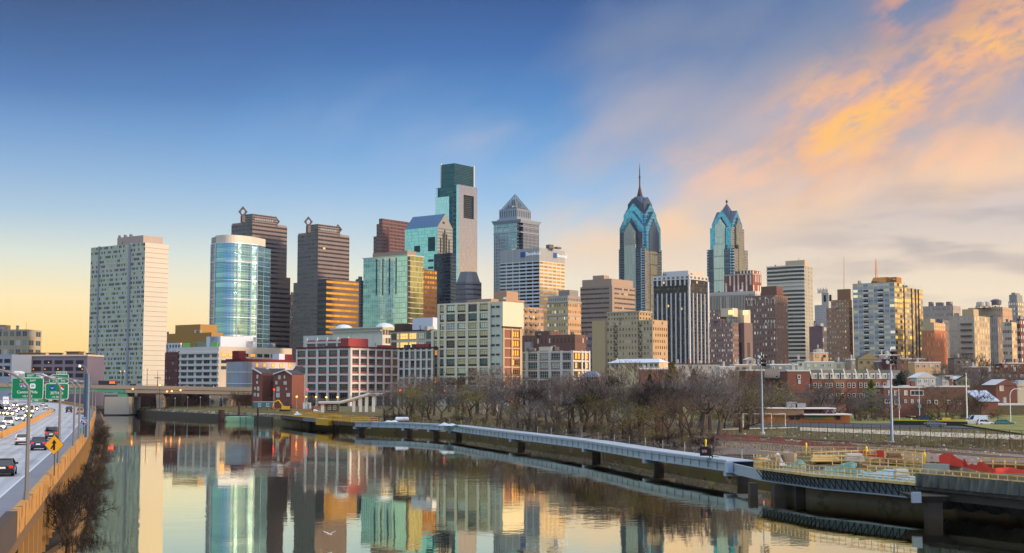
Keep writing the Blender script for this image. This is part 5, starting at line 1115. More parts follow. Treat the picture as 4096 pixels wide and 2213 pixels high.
# ---------------------------------------------------------------- vehicles
glassm=mat('car glass',(20,24,30),.05,.2,var=0,spec=.9); tyre=mat('tyre rubber',(22,22,24),.9,var=0); rimm=mat('alloy rim',(150,152,156),.3,.8,var=0)
hl_=mat('headlight',(255,236,200),.2,0,0,emit=(255,206,130),es=26.0); hoff=mat('headlight off',(200,204,206),.15,.3,0); tlm=mat('tail light',(190,20,20),.25,0,0,emit=(255,30,20),es=.9); tl2=mat('tail light dim',(150,18,18),.25,0,0,emit=(255,30,20),es=.15); plate=mat('number plate',(220,220,210),.6,var=0); blk=mat('black trim',(20,20,22),.6,var=0)
def paint(n,rgb):
    m=mat('paint '+n,rgb,.25,.25,var=0,spec=.6); m.node_tree.nodes['Principled BSDF'].inputs['Coat Weight'].default_value=.6; return m
def loft(mb,secs,mi=0):
    rings=[]
    for (y,w,zl,zm,zh,k) in secs: rings.append([(-w*.94,y,zl),(w*.94,y,zl),(w,y,zm),(w*k,y,zh),(-w*k,y,zh),(-w,y,zm)])
    for r0,r1 in zip(rings,rings[1:]):
        for i in range(6): j=(i+1)%6; mb.face([r0[i],r1[i],r1[j],r0[j]][::-1],mi)
    mb.face(rings[0],mi); mb.face(rings[-1][::-1],mi)
STY={ # body sections, cabin (y0b,y1b,y0t,y1t,zb,zt,wb,wt), wheelbase, L
 'sedan':([(-2.35,.78,.38,.6,.88,.9),(-2.22,.88,.26,.65,.99,.92),(-1.3,.91,.22,.68,1.0,.93),(0,.91,.22,.68,.97,.93),(1.0,.91,.22,.66,.95,.92),(2.0,.88,.24,.6,.82,.9),(2.36,.76,.36,.55,.68,.9)],(-1.85,1.05,-1.05,.2,.95,1.43,.83,.66),1.42),
 'hatch':([(-2.1,.8,.38,.65,.98,.92),(-2.0,.88,.26,.7,1.05,.94),(-1.0,.9,.22,.7,1.04,.94),(0,.9,.22,.7,1.0,.94),(1.0,.9,.22,.68,.98,.92),(1.8,.86,.24,.62,.86,.9),(2.1,.76,.36,.56,.72,.9)],(-2.0,.95,-1.6,.15,1.0,1.55,.82,.66),1.3),
 'suv':([(-2.35,.86,.45,.8,1.1,.95),(-2.25,.94,.34,.8,1.14,.95),(-1.0,.96,.3,.82,1.14,.95),(0,.96,.3,.82,1.12,.95),(1.1,.96,.3,.8,1.1,.95),(2.05,.93,.32,.75,1.0,.94),(2.36,.85,.44,.7,.88,.92)],(-2.28,1.1,-2.0,.35,1.1,1.76,.88,.72),1.45),
 'van':([(-2.7,.95,.5,1.1,1.3,.98),(-2.62,1.0,.36,1.2,1.45,.98),(-1.0,1.0,.32,1.2,1.45,.98),(1.2,1.0,.32,1.1,1.3,.97),(2.2,.97,.34,.85,1.15,.94),(2.65,.86,.44,.75,.95,.9)],(-2.62,1.9,-2.55,1.1,1.3,2.35,.96,.84),1.7)}
def make_car(label,cat,pos,heading,style,pc,lights=None,name=None,sc=1.0,dim=False,group=None):
    secs,cab,wbase=STY[style]; rt_=thing(name or ('parked_car' if lights is None else 'moving_car'),label,cat,pos,group,math.atan2(heading[1],heading[0])-R(90))
    rt_.scale=(sc,)*3; ORG[rt_.name]=Vector((0,0,0)); pm=paint(pc[0],pc[1])
    mb=MB(); loft(mb,secs); mb.build('body',pm,rt_)
    y0b,y1b,y0t,y1t,zb,zt,wb_,wt=cab; Q=[(-wb_,y0b,zb),(wb_,y0b,zb),(wb_,y1b,zb),(-wb_,y1b,zb)]; U=[(-wt,y0t,zt),(wt,y0t,zt),(wt,y1t,zt),(-wt,y1t,zt)]
    mb=MB()
    for i in range(4): j=(i+1)%4; mb.face([Q[i],Q[j],U[j],U[i]])
    mb.face(U); cb=mb.build('window',glassm,rt_)
    mb=MB(); mb.prism([(-wt-.02,y0t-.03),(wt+.02,y0t-.03),(wt+.02,y1t+.03),(-wt-.02,y1t+.03)],zt-.02,zt+.05)
    for i in range(4): mb.beam(Vector(Q[i])*1.005,Vector(U[i])+Vector((0,0,.01)),.1,.1)
    for s in (-1,1): mb.beam((s*(wb_+.01),(y0b+y1b)/2,zb),(s*(wt+.01),(y0t+y1t)/2,zt),.1,.06)
    if style=='van':
        for s in (-1,1): mb.face([(s*(wb_+.012),y0b+.05,zb),(s*(wb_+.012),y1b-1.1,zb),(s*(wt+.012),y1t-.7,zt),(s*(wt+.012),y0t+.05,zt)][::s])
    mb.build('roof',pm,rt_)
    for sx in (-1,1):
        for sy in (-1,1):
            c=Vector((sx*.78,sy*wbase,.33)); w=MB(); w.tube(c-Vector((.12*sx,0,0)),c+Vector((.14*sx,0,0)),.33,.33,14); wo_=w.build('wheel',tyre,rt_)
            w=MB(); w.tube(c+Vector((.141*sx,0,0)),c+Vector((.16*sx,0,0)),.2,.18,10); w.build('rim',rimm,wo_)
        hw=secs[-2][1]; zf=secs[-1][3]; mb=MB(); mb.box((sx*hw*.68,secs[-1][0]-.06,zf+.02),(.42,.24,.22)); mb.build('headlight',hl_ if lights=='on' else hoff,rt_)
        zr=secs[1][4]-.26; mb=MB(); mb.box((sx*secs[1][1]*.78,secs[0][0]-.02+.05,zr),(.3,.2,.2)); mb.build('tail_light',tl2 if (dim or lights is None) else tlm,rt_)
        mb=MB(); mb.box((sx*(wb_+.16),y1b-.35,zb-.02),(.2,.12,.16)); mb.build('mirror',pm,rt_)
    mb=MB(); mb.box((0,secs[0][0]-.03,.68),(.5,.04,.16)); mb.build('number_plate',plate,rt_)
    mb=MB(); mb.box((0,secs[0][0]+.02,.3),(1.5,.14,.22)); mb.build('bumper',blk,rt_)
    mb=MB(); mb.box((0,secs[-1][0]-.02,.38),(1.0,.1,.2)); mb.build('grille',blk,rt_); return rt_
white=('white',(214,214,214)); black=('black',(16,17,20)); navy=('navy',(24,52,96)); grey=('grey',(96,94,92)); silver=('silver',(176,178,180)); beige=('beige',(168,148,118)); dred=('dark red',(120,22,24))
def hw_car(px,py,style,pc,label,out=True,cat='car',sc=1.0,dim=False):
    q=on(px,py,6.02); t=rt(q.y); t=t if out else -t; return make_car(label,cat,q,t,style,pc,'tail' if out else 'on',{'van':'moving_van','suv':'moving_car'}.get(style),sc,dim,'cars driving away' if out else 'oncoming cars with headlights')
hw_car(18,1900,'sedan',black,'black sedan with a bright red tail light, nearest car, cut by the left frame edge')
hw_car(91,1778,'sedan',white,'white sedan driving away, left of the blue hatchback',dim=True)
hw_car(156,1799,'hatch',navy,'dark blue hatchback driving away, just left of the yellow merge sign')
hw_car(207,1755,'suv',grey,'grey-brown off-roader driving away, right above the yellow merge sign')
hw_car(276,1651,'suv',black,'black off-roader driving away in the distance, left of the sign post',dim=True)
hw_car(320,1658,'suv',beige,'beige off-roader driving away close beside the blue-grey sign post')
hw_car(184,1640,'hatch',white,'white hatchback driving away below the green exit signs, nearer of two white cars',dim=True)
hw_car(172,1627,'sedan',white,'white sedan driving away below the green exit signs, farther of two white cars',dim=True)
hw_car(34,1703,'suv',white,'white pickup-faced off-roader with headlights on, nearest complete oncoming car',False,'car',1.05)
hw_car(81,1684,'sedan',white,'white oncoming sedan with headlights on, hugging the amber median',False)
hw_car(42,1664,'sedan',('champagne',(190,178,160)),'champagne oncoming sedan with glaring headlights, behind the white pickup-faced car',False)
hw_car(112,1673,'sedan',('charcoal',(60,64,70)),'charcoal oncoming sedan with headlights, right of the white sedan at the median',False)
hw_car(122,1656,'van',white,'white oncoming van with headlights on, beside the median below the big green sign',False,'van')
hw_car(85,1645,'suv',('gunmetal',(70,70,74)),'gunmetal oncoming off-roader with headlights on, left of the white van',False)
hw_car(60,1652,'sedan',silver,'silver oncoming sedan half hidden in the oncoming queue',False)
hw_car(30,1642,'hatch',('steel blue',(110,122,140)),'steel-blue oncoming hatchback under the white box truck',False)
hw_car(141,1643,'hatch',dred,'dark red car behind the white van near the median end',False)
hw_car(60,1628,'sedan',dred,'small red car with lit lights, far back in the oncoming queue right of the truck',False)
hw_car(100,1634,'sedan',white,'small white oncoming car in mid queue below the big green sign',False)
hw_car(3,1720,'sedan',white,'white oncoming car just entering at the left frame edge',False)
hw_car(8,1662,'hatch',('taupe',(140,126,110)),'taupe oncoming car with headlights at the left frame edge',False)
# white box truck in the queue
q=on(22,1620,6.02); tr=thing('box_truck','white box truck with a rounded roof in the oncoming queue, left frame edge','truck',q,None,math.atan2(-rt(q.y).y,-rt(q.y).x)-R(90)); ORG[tr.name]=Vector((0,0,0)); pm=paint('white',white[1])
mb=MB(); mb.prism([(-1.25,-4),(1.25,-4),(1.25,2),(-1.25,2)],.8,3.4,poly2=[(-1.1,-3.9),(1.1,-3.9),(1.1,1.9),(-1.1,1.9)]); mb.build('cargo_box',mat('truck box',(206,208,210),.5,var=.05),tr)
mb=MB(); loft(mb,[(2.05,1.1,.5,1.2,2.3,.85),(2.9,1.1,.5,1.2,1.9,.9),(3.6,1.05,.5,1.0,1.4,.92)]); mb.build('cab',pm,tr); mb=MB(); mb.face([(-.95,2.93,1.75),(.95,2.93,1.75),(.8,2.3,2.28),(-.8,2.3,2.28)][::-1]); mb.build('windscreen',glassm,tr)
for sx in (-1,1):
    for y in (-2.8,2.6): mb=MB(); mb.tube((sx*.85,y,.48),(sx*1.15,y,.48),.48,.48,12); mb.build('wheel',tyre,tr)
    mb=MB(); mb.box((sx*.75,3.58,.85),(.36,.1,.22)); mb.build('headlight',hl_,tr)
# ---------------------------------------------------------------- highway lamps, gantry, signs
galv=mat('galvanised steel',(130,126,124),.45,.6,var=.12); headm=mat('lamp head',(196,200,204),.4,.2,var=0); lens=mat('lamp lens',(226,230,226),.2,0,0,emit=(240,244,255),es=.15)
lamps=[((105,1999),'tall curved highway lamp nearest the camera, its arm leaving the left frame edge'),((234,1853),'curved highway lamp whose pole crosses the exit-345 sign'),((294,1783),'curved highway lamp, third along the parapet, right of the exit signs'),((315,1754),'curved highway lamp, fourth along the parapet, close left of the sign post'),((337,1722),'curved highway lamp hidden partly behind the blue-grey sign post'),((368,1668),'small far highway lamp right of the sign post, nearer of the two'),((381,1645),'small far highway lamp at the bend right of the sign post')]
for (px,py),lb in lamps:
    q=on(px,py,7.0); t=rt(q.y); L=Vector((-t.y,t.x,0)); b=Vector((q.x,q.y,6.98)); t_=thing('street_lamp',lb,'lamp post',b,'curved lamps along the highway parapet'); top=15.35
    MB().tube(b,b+Vector((0,0,.5)),.19,.17,8).build('base',galv,t_)
    p=[b+Vector((0,0,.5)),b+Vector((0,0,6.6))]; MB().path(p,[.14,.1],8).build('pole',galv,t_)
    arm=[b+Vector((0,0,6.6))]+[b+Vector((0,0,6.6))+L*(3.1*(1-math.cos(k*.262)))+Vector((0,0,1.55*math.sin(k*.262))) for k in range(1,7)]; MB().path(arm,[.1-.008*k for k in range(7)],8).build('arm',galv,t_)
    e=arm[-1]; ax=L; mb=MB(); mb.path([e,e+ax*.35,e+ax*.9,e+ax*1.05],[.07,.19,.17,.04],10); hd=mb.build('lamp_head',headm,t_); mb=MB(); mb.lathe(e+ax*.62+Vector((0,0,-.26)),[(.02,0),(.13,.05),(.15,.16)],10); mb.build('lens',lens,hd)
GY=195.0; pb=at(345,1742,GY); pb.z=6.6; G=thing('sign_gantry','blue-grey steel sign post with a cantilever beam carrying the green exit signs','gantry',pb)
stl=mat('blue grey painted steel',(74,92,112),.5,.3,var=.15); zt=at(345,1496,GY).z
MB().tube(pb,(pb.x,pb.y,zt),.46,.42,12).build('post',stl,G)
for zz in (zt-2.6,zt-5): MB().tube((pb.x,pb.y,zz),(pb.x,pb.y,zz+.35),.52,.52,12).build('collar',stl,G)
lx=at(30,1500,GY).x
for yy in (1530,1575): z_=at(200,yy,GY).z; MB().tube((pb.x-.4,GY+.5,z_),(lx,GY+.5,z_),.16,.14,8).build('beam',galv,G)
for k in range(7): x0=pb.x-.5+(lx-pb.x)*k/7.; MB().tube((x0,GY+.5,at(200,1575,GY).z),(x0+(lx-pb.x)/7,GY+.5,at(200,1530,GY).z),.06,.06,6).build('brace',galv,G)
tp=Vector((pb.x,pb.y,zt)); mb=MB(); mb.path([tp,tp+Vector((-.35,0,1.0)),tp+Vector((-1.2,0,1.3))],[.06,.05,.05],6); mb.build('lamp_arm',galv,G); mb=MB(); mb.lathe(tp+Vector((-1.2,0,.95)),[(.22,0),(.2,.25),(.05,.4)],10); mb.build('lamp',lens,G)
grn_=mat('sign green',(10,118,74),.45,var=.06,sc=1); wt=mat('sign white',(224,236,230),.5,var=0); blu=mat('sign blue',(28,72,150),.5,var=0); rd_=mat('sign red',(180,34,36),.5,var=0); bk_=mat('sign black',(14,14,14),.5,var=0); yel=mat('sign yellow',(232,164,20),.45,var=.05,sc=1)
def rrect(x0,x1,z0,z1,r,n=5):
    out=[]
    for cx,cz,a in ((x1-r,z0+r,-90),(x1-r,z1-r,0),(x0+r,z1-r,90),(x0+r,z0+r,180)):
        for k in range(n+1): t=R(a+90*k/n); out.append((cx+r*math.cos(t),cz+r*math.sin(t)))
    return out
def plateXZ(pts,y0,y1):
    mb=MB(); n=len(pts); mb.face([(x,y0,z) for x,z in pts]); mb.face([(x,y1,z) for x,z in pts][::-1])
    for i in range(n): j=(i+1)%n; mb.face([(pts[i][0],y1,pts[i][1]),(pts[j][0],y1,pts[j][1]),(pts[j][0],y0,pts[j][1]),(pts[i][0],y0,pts[i][1])])
    return mb
def framed(nm,Y,x0,x1,y0,y1,parent,bw=.07,r=.28):
    a=at(x0,y1,Y); b=at(x1,y0,Y); o=plateXZ(rrect(a.x,b.x,a.z,b.z,r),Y,Y+.08).build(nm,wt,parent); plateXZ(rrect(a.x+bw,b.x-bw,a.z+bw,b.z-bw,r*.8),Y-.012,Y-.001).build('face',grn_,o); return o
def stext(txt,Y,px,py,hpx,parent,m=wt,dy=.03,al='CENTER'):
    q=at(px,py,Y); q.y=Y-dy; sz=hpx*Y/FPX/.70; return text_mesh('lettering',txt,sz,m,parent,q,(1,0,0),(0,0,1),.008,al)
def shield(Y,px,py,w,h,parent,kind):
    c=at(px,py,Y); k=Y/FPX; w,h=w*k/2,h*k/2
    if kind=='us': pts=rrect(c.x-w,c.x+w,c.z-h,c.z+h,min(w,h)*.55); return plateXZ(pts,Y-.03,Y-.014).build('route_shield',wt,parent)
    pr=[(-.0,-1),(.55,-.62),(.9,-.1),(1,.45),(.85,.95),(.4,.8),(0,.92),(-.4,.8),(-.85,.95),(-1,.45),(-.9,-.1),(-.55,-.62)]
    o=plateXZ([(c.x+a*w*1.08,c.z+b*h*1.08) for a,b in pr],Y-.024,Y-.014).build('route_shield',wt,parent); plateXZ([(c.x+a*w,c.z+b*h) for a,b in pr],Y-.034,Y-.025).build('shield_face',blu,o)
    plateXZ([(c.x+a*w,c.z+b*h) for a,b in ((-.98,.5),(.98,.5),(.85,.93),(.4,.78),(0,.9),(-.4,.78),(-.85,.93))],Y-.04,Y-.035).build('shield_top',rd_,o); return o
def sign_root(label,Y,px,py): return thing('highway_sign',label,'road sign',at(px,py,Y))
s1=sign_root('large green overhead sign for Central Phila with exit 344 tab and two route shields',GY,110,1597)
framed('panel',GY,46,174,1512,1597,s1,.05); framed('exit_tab',GY,96.5,175,1492.5,1511.5,s1,.05,.2)
stext('EXIT  344',GY,136,1503,9,s1,wt); stext('EAST',GY,92,1523,7.5,s1); stext('EAST',GY,132,1523,7.5,s1)
shield(GY,93,1544,28,21,s1,'i'); stext('676',GY,93,1544.5,9.5,s1,wt,.05); shield(GY,131,1544.5,22,20,s1,'us'); stext('30',GY,131,1544.5,10,s1,bk_,.04)
stext('Central Phila',GY,109,1569,11,s1); stext('1/2 MILE',GY,110,1586,8,s1)
s2=sign_root('smaller green overhead sign reading 30TH St with exit 345 tab and two station symbols',GY,227,1598)
framed('panel',GY,180,274.5,1534,1598,s2,.07); framed('exit_tab',GY,196.5,275,1515,1533,s2,.06,.2)
stext('EXIT  345',GY,236,1524.5,8.5,s2); stext('30TH St',GY,227,1573,11,s2); stext('1/4 MILE',GY,227,1589,8,s2)
c=at(210,1551,GY); k=GY/FPX; plateXZ([(c.x-11*k,c.z-9*k),(c.x+11*k,c.z-9*k),(c.x+11*k,c.z+9*k),(c.x-11*k,c.z+9*k)],GY-.03,GY-.014).build('station_symbol',blu,s2)
plateXZ([(c.x-8*k,c.z+1*k),(c.x-1*k,c.z-4*k),(c.x+8*k,c.z+2*k),(c.x+2*k,c.z-.5*k),(c.x-1*k,c.z-1.5*k)],GY-.045,GY-.032).build('symbol_mark',wt,s2)
c=at(247,1551,GY); plateXZ([(c.x-9*k,c.z-9*k),(c.x+9*k,c.z-9*k),(c.x+9*k,c.z+9*k),(c.x-9*k,c.z+9*k)],GY-.03,GY-.014).build('station_symbol',wt,s2)
plateXZ([(c.x-2*k,c.z+9*k),(c.x-6*k,c.z+4*k),(c.x+2*k,c.z+1*k),(c.x+6*k,c.z-6*k),(c.x+9*k,c.z-2*k),(c.x+9*k,c.z+9*k)],GY-.045,GY-.032).build('symbol_mark',rd_,s2)
plateXZ([(c.x-9*k,c.z-9*k),(c.x+2*k,c.z-9*k),(c.x-2*k,c.z-3*k),(c.x-9*k,c.z+1*k)],GY-.045,GY-.032).build('symbol_mark',blu,s2)
for s_,xs in ((s1,(70,150)),(s2,(206,255))):
    for x_ in xs: q=at(x_,1604,GY); mb=MB(); mb.box((q.x,q.y-.5,q.z),(.34,.3,.18)); mb.build('sign_light',headm,s_)
s3=sign_root('farther green overhead sign half hidden behind the exit-345 sign',330,240,1530); framed('panel',330,207,275,1498,1532,s3,.08); framed('exit_tab',330,225,268,1486.5,1497.5,s3,.08,.2); stext('EXIT 345',330,246,1492,5.5,s3)
mq=on(217,1903,6.9); MY=mq.y; ms=thing('merge_sign','yellow diamond merge sign on a thin post standing at the highway parapet','road sign',mq); c=at(219,1780,MY); hd=39*MY/FPX
dia=lambda r:[(c.x,c.z-r),(c.x+r,c.z),(c.x,c.z+r),(c.x-r,c.z)]
plateXZ(dia(hd),MY-.12,MY-.1).build('panel',bk_,ms); plateXZ(dia(hd*.965),MY-.135,MY-.121).build('face',yel,ms)
u=hd/39.; arrow=[(-4,-20),(4,-20),(4,6),(9.5,6),(0,22),(-9.5,6),(-4,6)]
plateXZ([(c.x+a*u,c.z+b*u) for a,b in arrow],MY-.15,MY-.136).build('arrow',bk_,ms); plateXZ([(c.x+a*u,c.z+b*u) for a,b in ((-14,-14),(-9,-16),(-4.1,-6),(-4.1,2))],MY-.15,MY-.136).build('arrow',bk_,ms)
MB().tube(mq,(c.x,MY,c.z+hd*.5),.05,.05,8).build('post',mat('rusty sign post',(84,72,64),.7,.2),ms)
IY=GY-2; rs=thing('route_sign','blue and red I-76 shield with a WEST plate, in front of the sign post','road sign',at(336,1712,IY)); shield(IY,336,1690,23,24,rs,'i'); stext('76',IY,336,1688,11,rs,wt,.05)
q0=at(326,1677,IY); q1=at(346,1667,IY); plateXZ([(q0.x,q0.z),(q1.x,q0.z),(q1.x,q1.z),(q0.x,q1.z)],IY-.03,IY).build('plate',blu,rs); stext('WEST',IY,336,1672,5,rs,wt,.04); q=at(336,1740,IY); MB().tube((q.x,IY+.05,6.5),(q.x,IY+.05,q1.z-.1),.05,.05,6).build('post',galv,rs)
q=on(321,1742,6.9); ms=thing('mile_marker','small teal-green marker plate at the parapet, left of the I-76 shield','road sign',q); c=at(321,1722,q.y); h_=q.y/FPX; plateXZ(rrect(c.x-5*h_,c.x+5*h_,c.z-10*h_,c.z+10*h_,.08),q.y-.05,q.y).build('plate',mat('marker green',(30,150,120),.5,var=0),ms); MB().tube(q,(q.x,q.y+.05,c.z),.04,.04,6).build('post',galv,ms)
# ---------------------------------------------------------------- road bridge
BY=640.0; bx0,bx1=at(-2600,1530,BY).x,at(1014,1555,BY).x; BR=thing('road_bridge','low concrete and green steel road bridge crossing behind the highway signs','bridge',((bx0+bx1)/2,BY,0))
zl=lambda x:15.6-(max(x,-273)+273)/(bx1+273)*2.6
def bseg(mb,xa,xb,za,zb_,y0,y1): 
    for (yy0,yy1) in ((y0,y1),):
        A=[(xa,yy0,zl(xa)+za),(xb,yy0,zl(xb)+za),(xb,yy0,zl(xb)+zb_),(xa,yy0,zl(xa)+zb_)]; Bq=[(x,yy1,z) for x,_,z in A]
        mb.face(A); mb.face(Bq[::-1])
        for i in range(4): j=(i+1)%4; mb.face([A[i],Bq[i],Bq[j],A[j]])
bcon=mat('beige bridge concrete',(150,136,118),.85,var=.2,sc=.3); bgr=mat('green bridge steel',(84,146,118),.6,.1,var=.15)
mb=MB(); bseg(mb,bx0,bx1,-1.7,0,BY,BY+.4) if 0 else [bseg(mb,u_,v_,-1.7,0,BY,BY+.4) for u_,v_ in ((bx0,-273),(-273,bx1))]; mb.build('parapet',bcon,BR); mb=MB(); [bseg(mb,u_,v_,-1.9,-1.0,BY+.45,BY+16) for u_,v_ in ((bx0,-273),(-273,bx1))]; mb.build('deck',bcon,BR); mb=MB(); [bseg(mb,u_,v_,-1.2,0,BY+16.1,BY+16.5) for u_,v_ in ((bx0,-273),(-273,bx1))]; mb.build('rear_parapet',bcon,BR)
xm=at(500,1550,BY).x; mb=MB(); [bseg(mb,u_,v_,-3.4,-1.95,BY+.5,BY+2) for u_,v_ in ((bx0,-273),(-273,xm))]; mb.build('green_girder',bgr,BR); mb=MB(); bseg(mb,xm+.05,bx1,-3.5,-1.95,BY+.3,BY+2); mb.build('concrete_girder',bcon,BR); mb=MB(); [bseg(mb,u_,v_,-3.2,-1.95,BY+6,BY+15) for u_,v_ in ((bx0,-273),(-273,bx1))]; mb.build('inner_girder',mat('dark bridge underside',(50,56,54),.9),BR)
for x_,w_,m_ in ((140,2.2,bgr),(487,2.6,bgr),(636,2.0,bcon),(858,3.0,bcon),(905,3.0,bcon)):
    q=at(x_,1560,BY); zz=zl(q.x); mb=MB(); mb.prism([(q.x-w_*.5,BY+1),(q.x+w_*.5,BY+1),(q.x+w_*.5,BY+14),(q.x-w_*.5,BY+14)],1.0,zz-3.4,poly2=[(q.x-w_*.9,BY+1),(q.x+w_*.9,BY+1),(q.x+w_*.9,BY+14),(q.x-w_*.9,BY+14)]); mb.build('pier',m_,BR)
q0,q1=at(418,1612,BY-2),at(516,1588,BY-2); mb=MB(); mb.prism([(q0.x,BY-2),(q1.x,BY-2),(q1.x,BY+18),(q0.x,BY+18)],.5,q1.z); mb.build('pier_base',mat('pale pier base',(168,160,146),.85,var=.15),BR)
q0,q1=at(548,1620,BY+24),at(1030,1560,BY+24); tag(MB().prism([(q0.x,BY+24),(q1.x,BY+24),(q1.x,BY+25),(q0.x,BY+25)],2,q1.z).build('dark_backing_wall',mat('dark brick wall',(78,50,44),.95,var=.3)),'dark red-brown wall added to keep the gap under the bridge dark','wall')  # dark wall added so the view under the bridge stays dark
# bus, bridge cars, bridge lamps
q=at(432,1524,BY+5); zb_=zl(q.x)-1.0; bu=thing('city_bus','dark city bus with an orange lit destination panel on the bridge','bus',(q.x,BY+5,zb_)); ORG[bu.name]=Vector((q.x,BY+5,zb_)); o3=Vector((q.x,BY+5,zb_))
mb=MB(); mb.box(o3+Vector((0,0,.4)),(8.4,2.5,2.7)); mb.build('body',paint('bus',(30,36,54)),bu); mb=MB(); mb.box(o3+Vector((-1.2,-1.27,1.6)),(5,.05,1.0)); mb.build('window',glassm,bu); mb=MB(); mb.box(o3+Vector((2.4,-1.3,1.7)),(2.6,.08,1.0)); mb.build('display_panel',mat('orange display',(255,90,20),.4,0,0,emit=(255,84,20),es=1.8),bu)
for sx in (-2.8,2.8): MB().tube(o3+Vector((sx,-1.2,.5)),o3+Vector((sx,-.9,.5)),.5,.5,10).build('wheel',tyre,bu)
for x_,st_,pc,lb in ((372,'sedan',black,'black sedan on the bridge at its left end behind the sign post'),(528,'suv',black,'black off-roader on the bridge in front of the pale slab tower'),(740,'sedan',silver,'silver sedan on the bridge near the white office block'),(790,'sedan',('slate',(80,92,104)),'slate-blue sedan on the bridge, middle one of the right group'),(836,'suv',('ink',(36,42,52)),'ink-blue off-roader on the bridge at its right end')):
    q=at(x_,1540,BY+5); make_car(lb,'car',(q.x,BY+5,zl(q.x)-1.0),(-1,0,0),st_,pc,'tail','moving_car',1.0,True,'cars on the bridge')
for x_,yt_,lb in ((489,1483,'twin-globe bridge lamp over the parapet, left one'),(588,1477,'twin-globe bridge lamp in front of the blank tower wall, right one')):
    q=at(x_,1540,BY+1); b=Vector((q.x,BY+1,zl(q.x)-.9)); zt_=at(x_,yt_,BY+1).z; t_=thing('street_lamp',lb,'lamp post',b); MB().tube(b,(b.x,b.y,zt_),.16,.1,8).build('pole',mat('dark lamp iron',(62,66,68),.5,.4),t_)
    for s in (-1,1): mb=MB(); mb.path([(b.x,b.y,zt_-.3),(b.x+s*.5,b.y,zt_+.2),(b.x+s*.95,b.y,zt_)],[.05,.05,.05],6); ar=mb.build('arm',MC['dark lamp iron'],t_); mb=MB(); mb.lathe((b.x+s*.95,b.y,zt_-.55),[(.1,0),(.28,.2),(.3,.4),(.1,.55)],10); mb.build('globe',mat('warm globe',(240,220,190),.3,0,0,emit=(255,214,150),es=.6),ar)
q=at(630,1540,BY+1); b=Vector((q.x,BY+1,zl(q.x)-.9)); t_=thing('signal_mast','dark cross-shaped signal mast on the bridge right of the pale slab tower','signal',b); zt_=at(630,1483,BY).z; MB().tube(b,(b.x,b.y,zt_),.2,.08,8).build('pole',dark,t_); zc_=at(630,1512,BY).z; MB().beam((b.x-1.6,b.y,zc_),(b.x+1.6,b.y,zc_),.3,.35).build('crossbar',dark,t_)
# ---------------------------------------------------------------- east quay
qb=[on(*q,0) for q in ((385,1651),(560,1660),(740,1671),(920,1681),(1090,1692))]
mb=MB()
for a,b in zip(qb,qb[1:]): mb.beam(a+Vector((0,-.3,.95)),b+Vector((0,-.3,.95)),1.0,2.6)
tag(mb.build('quay_wall',mat('dark wet quay stone',(74,66,56),.85,var=.35,sc=.5)),'long dark stone quay wall along the far bank, below the bridge','wall')
pa,pb_=on(430,1640,2.8),on(1000,1656,2.8)
A,Bq=qb[0],qb[-1]; n_=Vector((.45,.9,0))
sheet('quay_path',[A+n_*3,Bq+n_*3,Bq+n_*6.5,A+n_*6.5],mat('pale path',(150,140,120),.9),.05)
sheet('quay_grass',[A+n_*7,Bq+n_*7,Bq+n_*26,A+n_*26],mat('dull winter grass',(96,94,46),.95,var=.3,sc=.2,col2=(84,70,40)),.04)
lampm=mat('sodium lamp',(255,170,70),.3,0,0,emit=(255,150,50),es=5)
for i,x_ in enumerate((562,607,652,700,750,801,839,880)):
    q=gp(x_,622 if i<5 else 606,1630); t_=thing('quay_lamp','slim pale quay lamp post on the far bank, number %s from the bridge pier'%('first second third fourth fifth sixth seventh eighth'.split()[i]),'lamp post',q,'quay lamp posts'); MB().tube(q,q+Vector((0,0,4.6)),.12,.09,6).build('pole',mat('pale lamp paint',(150,160,172),.5,.3),t_); mb=MB(); mb.lathe(q+Vector((0,0,4.6)),[(.1,0),(.35,.2),(.3,.5),(0,.7)],8); mb.build('lamp_head',headm,t_)
for i,(x_,y_,Y) in enumerate(((639,1542,636),(531,1557,637),(668,1567,638),(687,1566,638),(722,1562,638))):
    q=at(x_,y_,Y); g0=q.copy(); g0.z=max(gz(q.x,q.y),.5); t_=thing('street_lamp','glowing sodium street lamp by the bridge, '+('highest one at the deck','left one under the green girder','left one of the close pair under the deck','right one of the close pair under the deck','rightmost one under the deck')[i],'lamp post',g0); MB().tube(g0,q,.1,.08,6).build('pole',dark,t_); mb=MB(); mb.lathe(q-Vector((0,0,.3)),[(.05,0),(.42,.25),(.42,.5),(.05,.8)],10); mb.build('lamp_head',lampm,t_)
# barge, mooring piles, trailer
BGY=on(970,1688,0).y; x0,x1=at(900,1688,BGY).x,at(1043,1688,BGY).x; BG=thing('barge','pale green flat work barge moored at the far quay','barge',((x0+x1)/2,BGY,0)); hullm=mat('pale green hull',(140,176,140),.7,var=.2,sc=.8)
MB().prism([(x0+.8,BGY),(x1-.4,BGY+1.5),(x1-.4,BGY+9),(x0+.8,BGY+8)],-.4,2.0,poly2=[(x0,BGY-.2),(x1,BGY+1.3),(x1,BGY+9.4),(x0,BGY+8.4)]).build('hull',hullm,BG)
for k in (.0,.42,.58,1): xx=x0+.2+(x1-x0-.4)*k; yy=BGY-.25+1.5*k; MB().box((xx,yy,.1),(.35,.25,1.9)).build('fender',mat('barge fender',(98,128,104),.8),BG)
mb=MB(); mb.box(((x0+x1)/2+2.2,BGY+4,2.0),(2.0,1.6,1.3)); mb.build('winch_box',mat('winch box',(110,118,112),.7),BG)
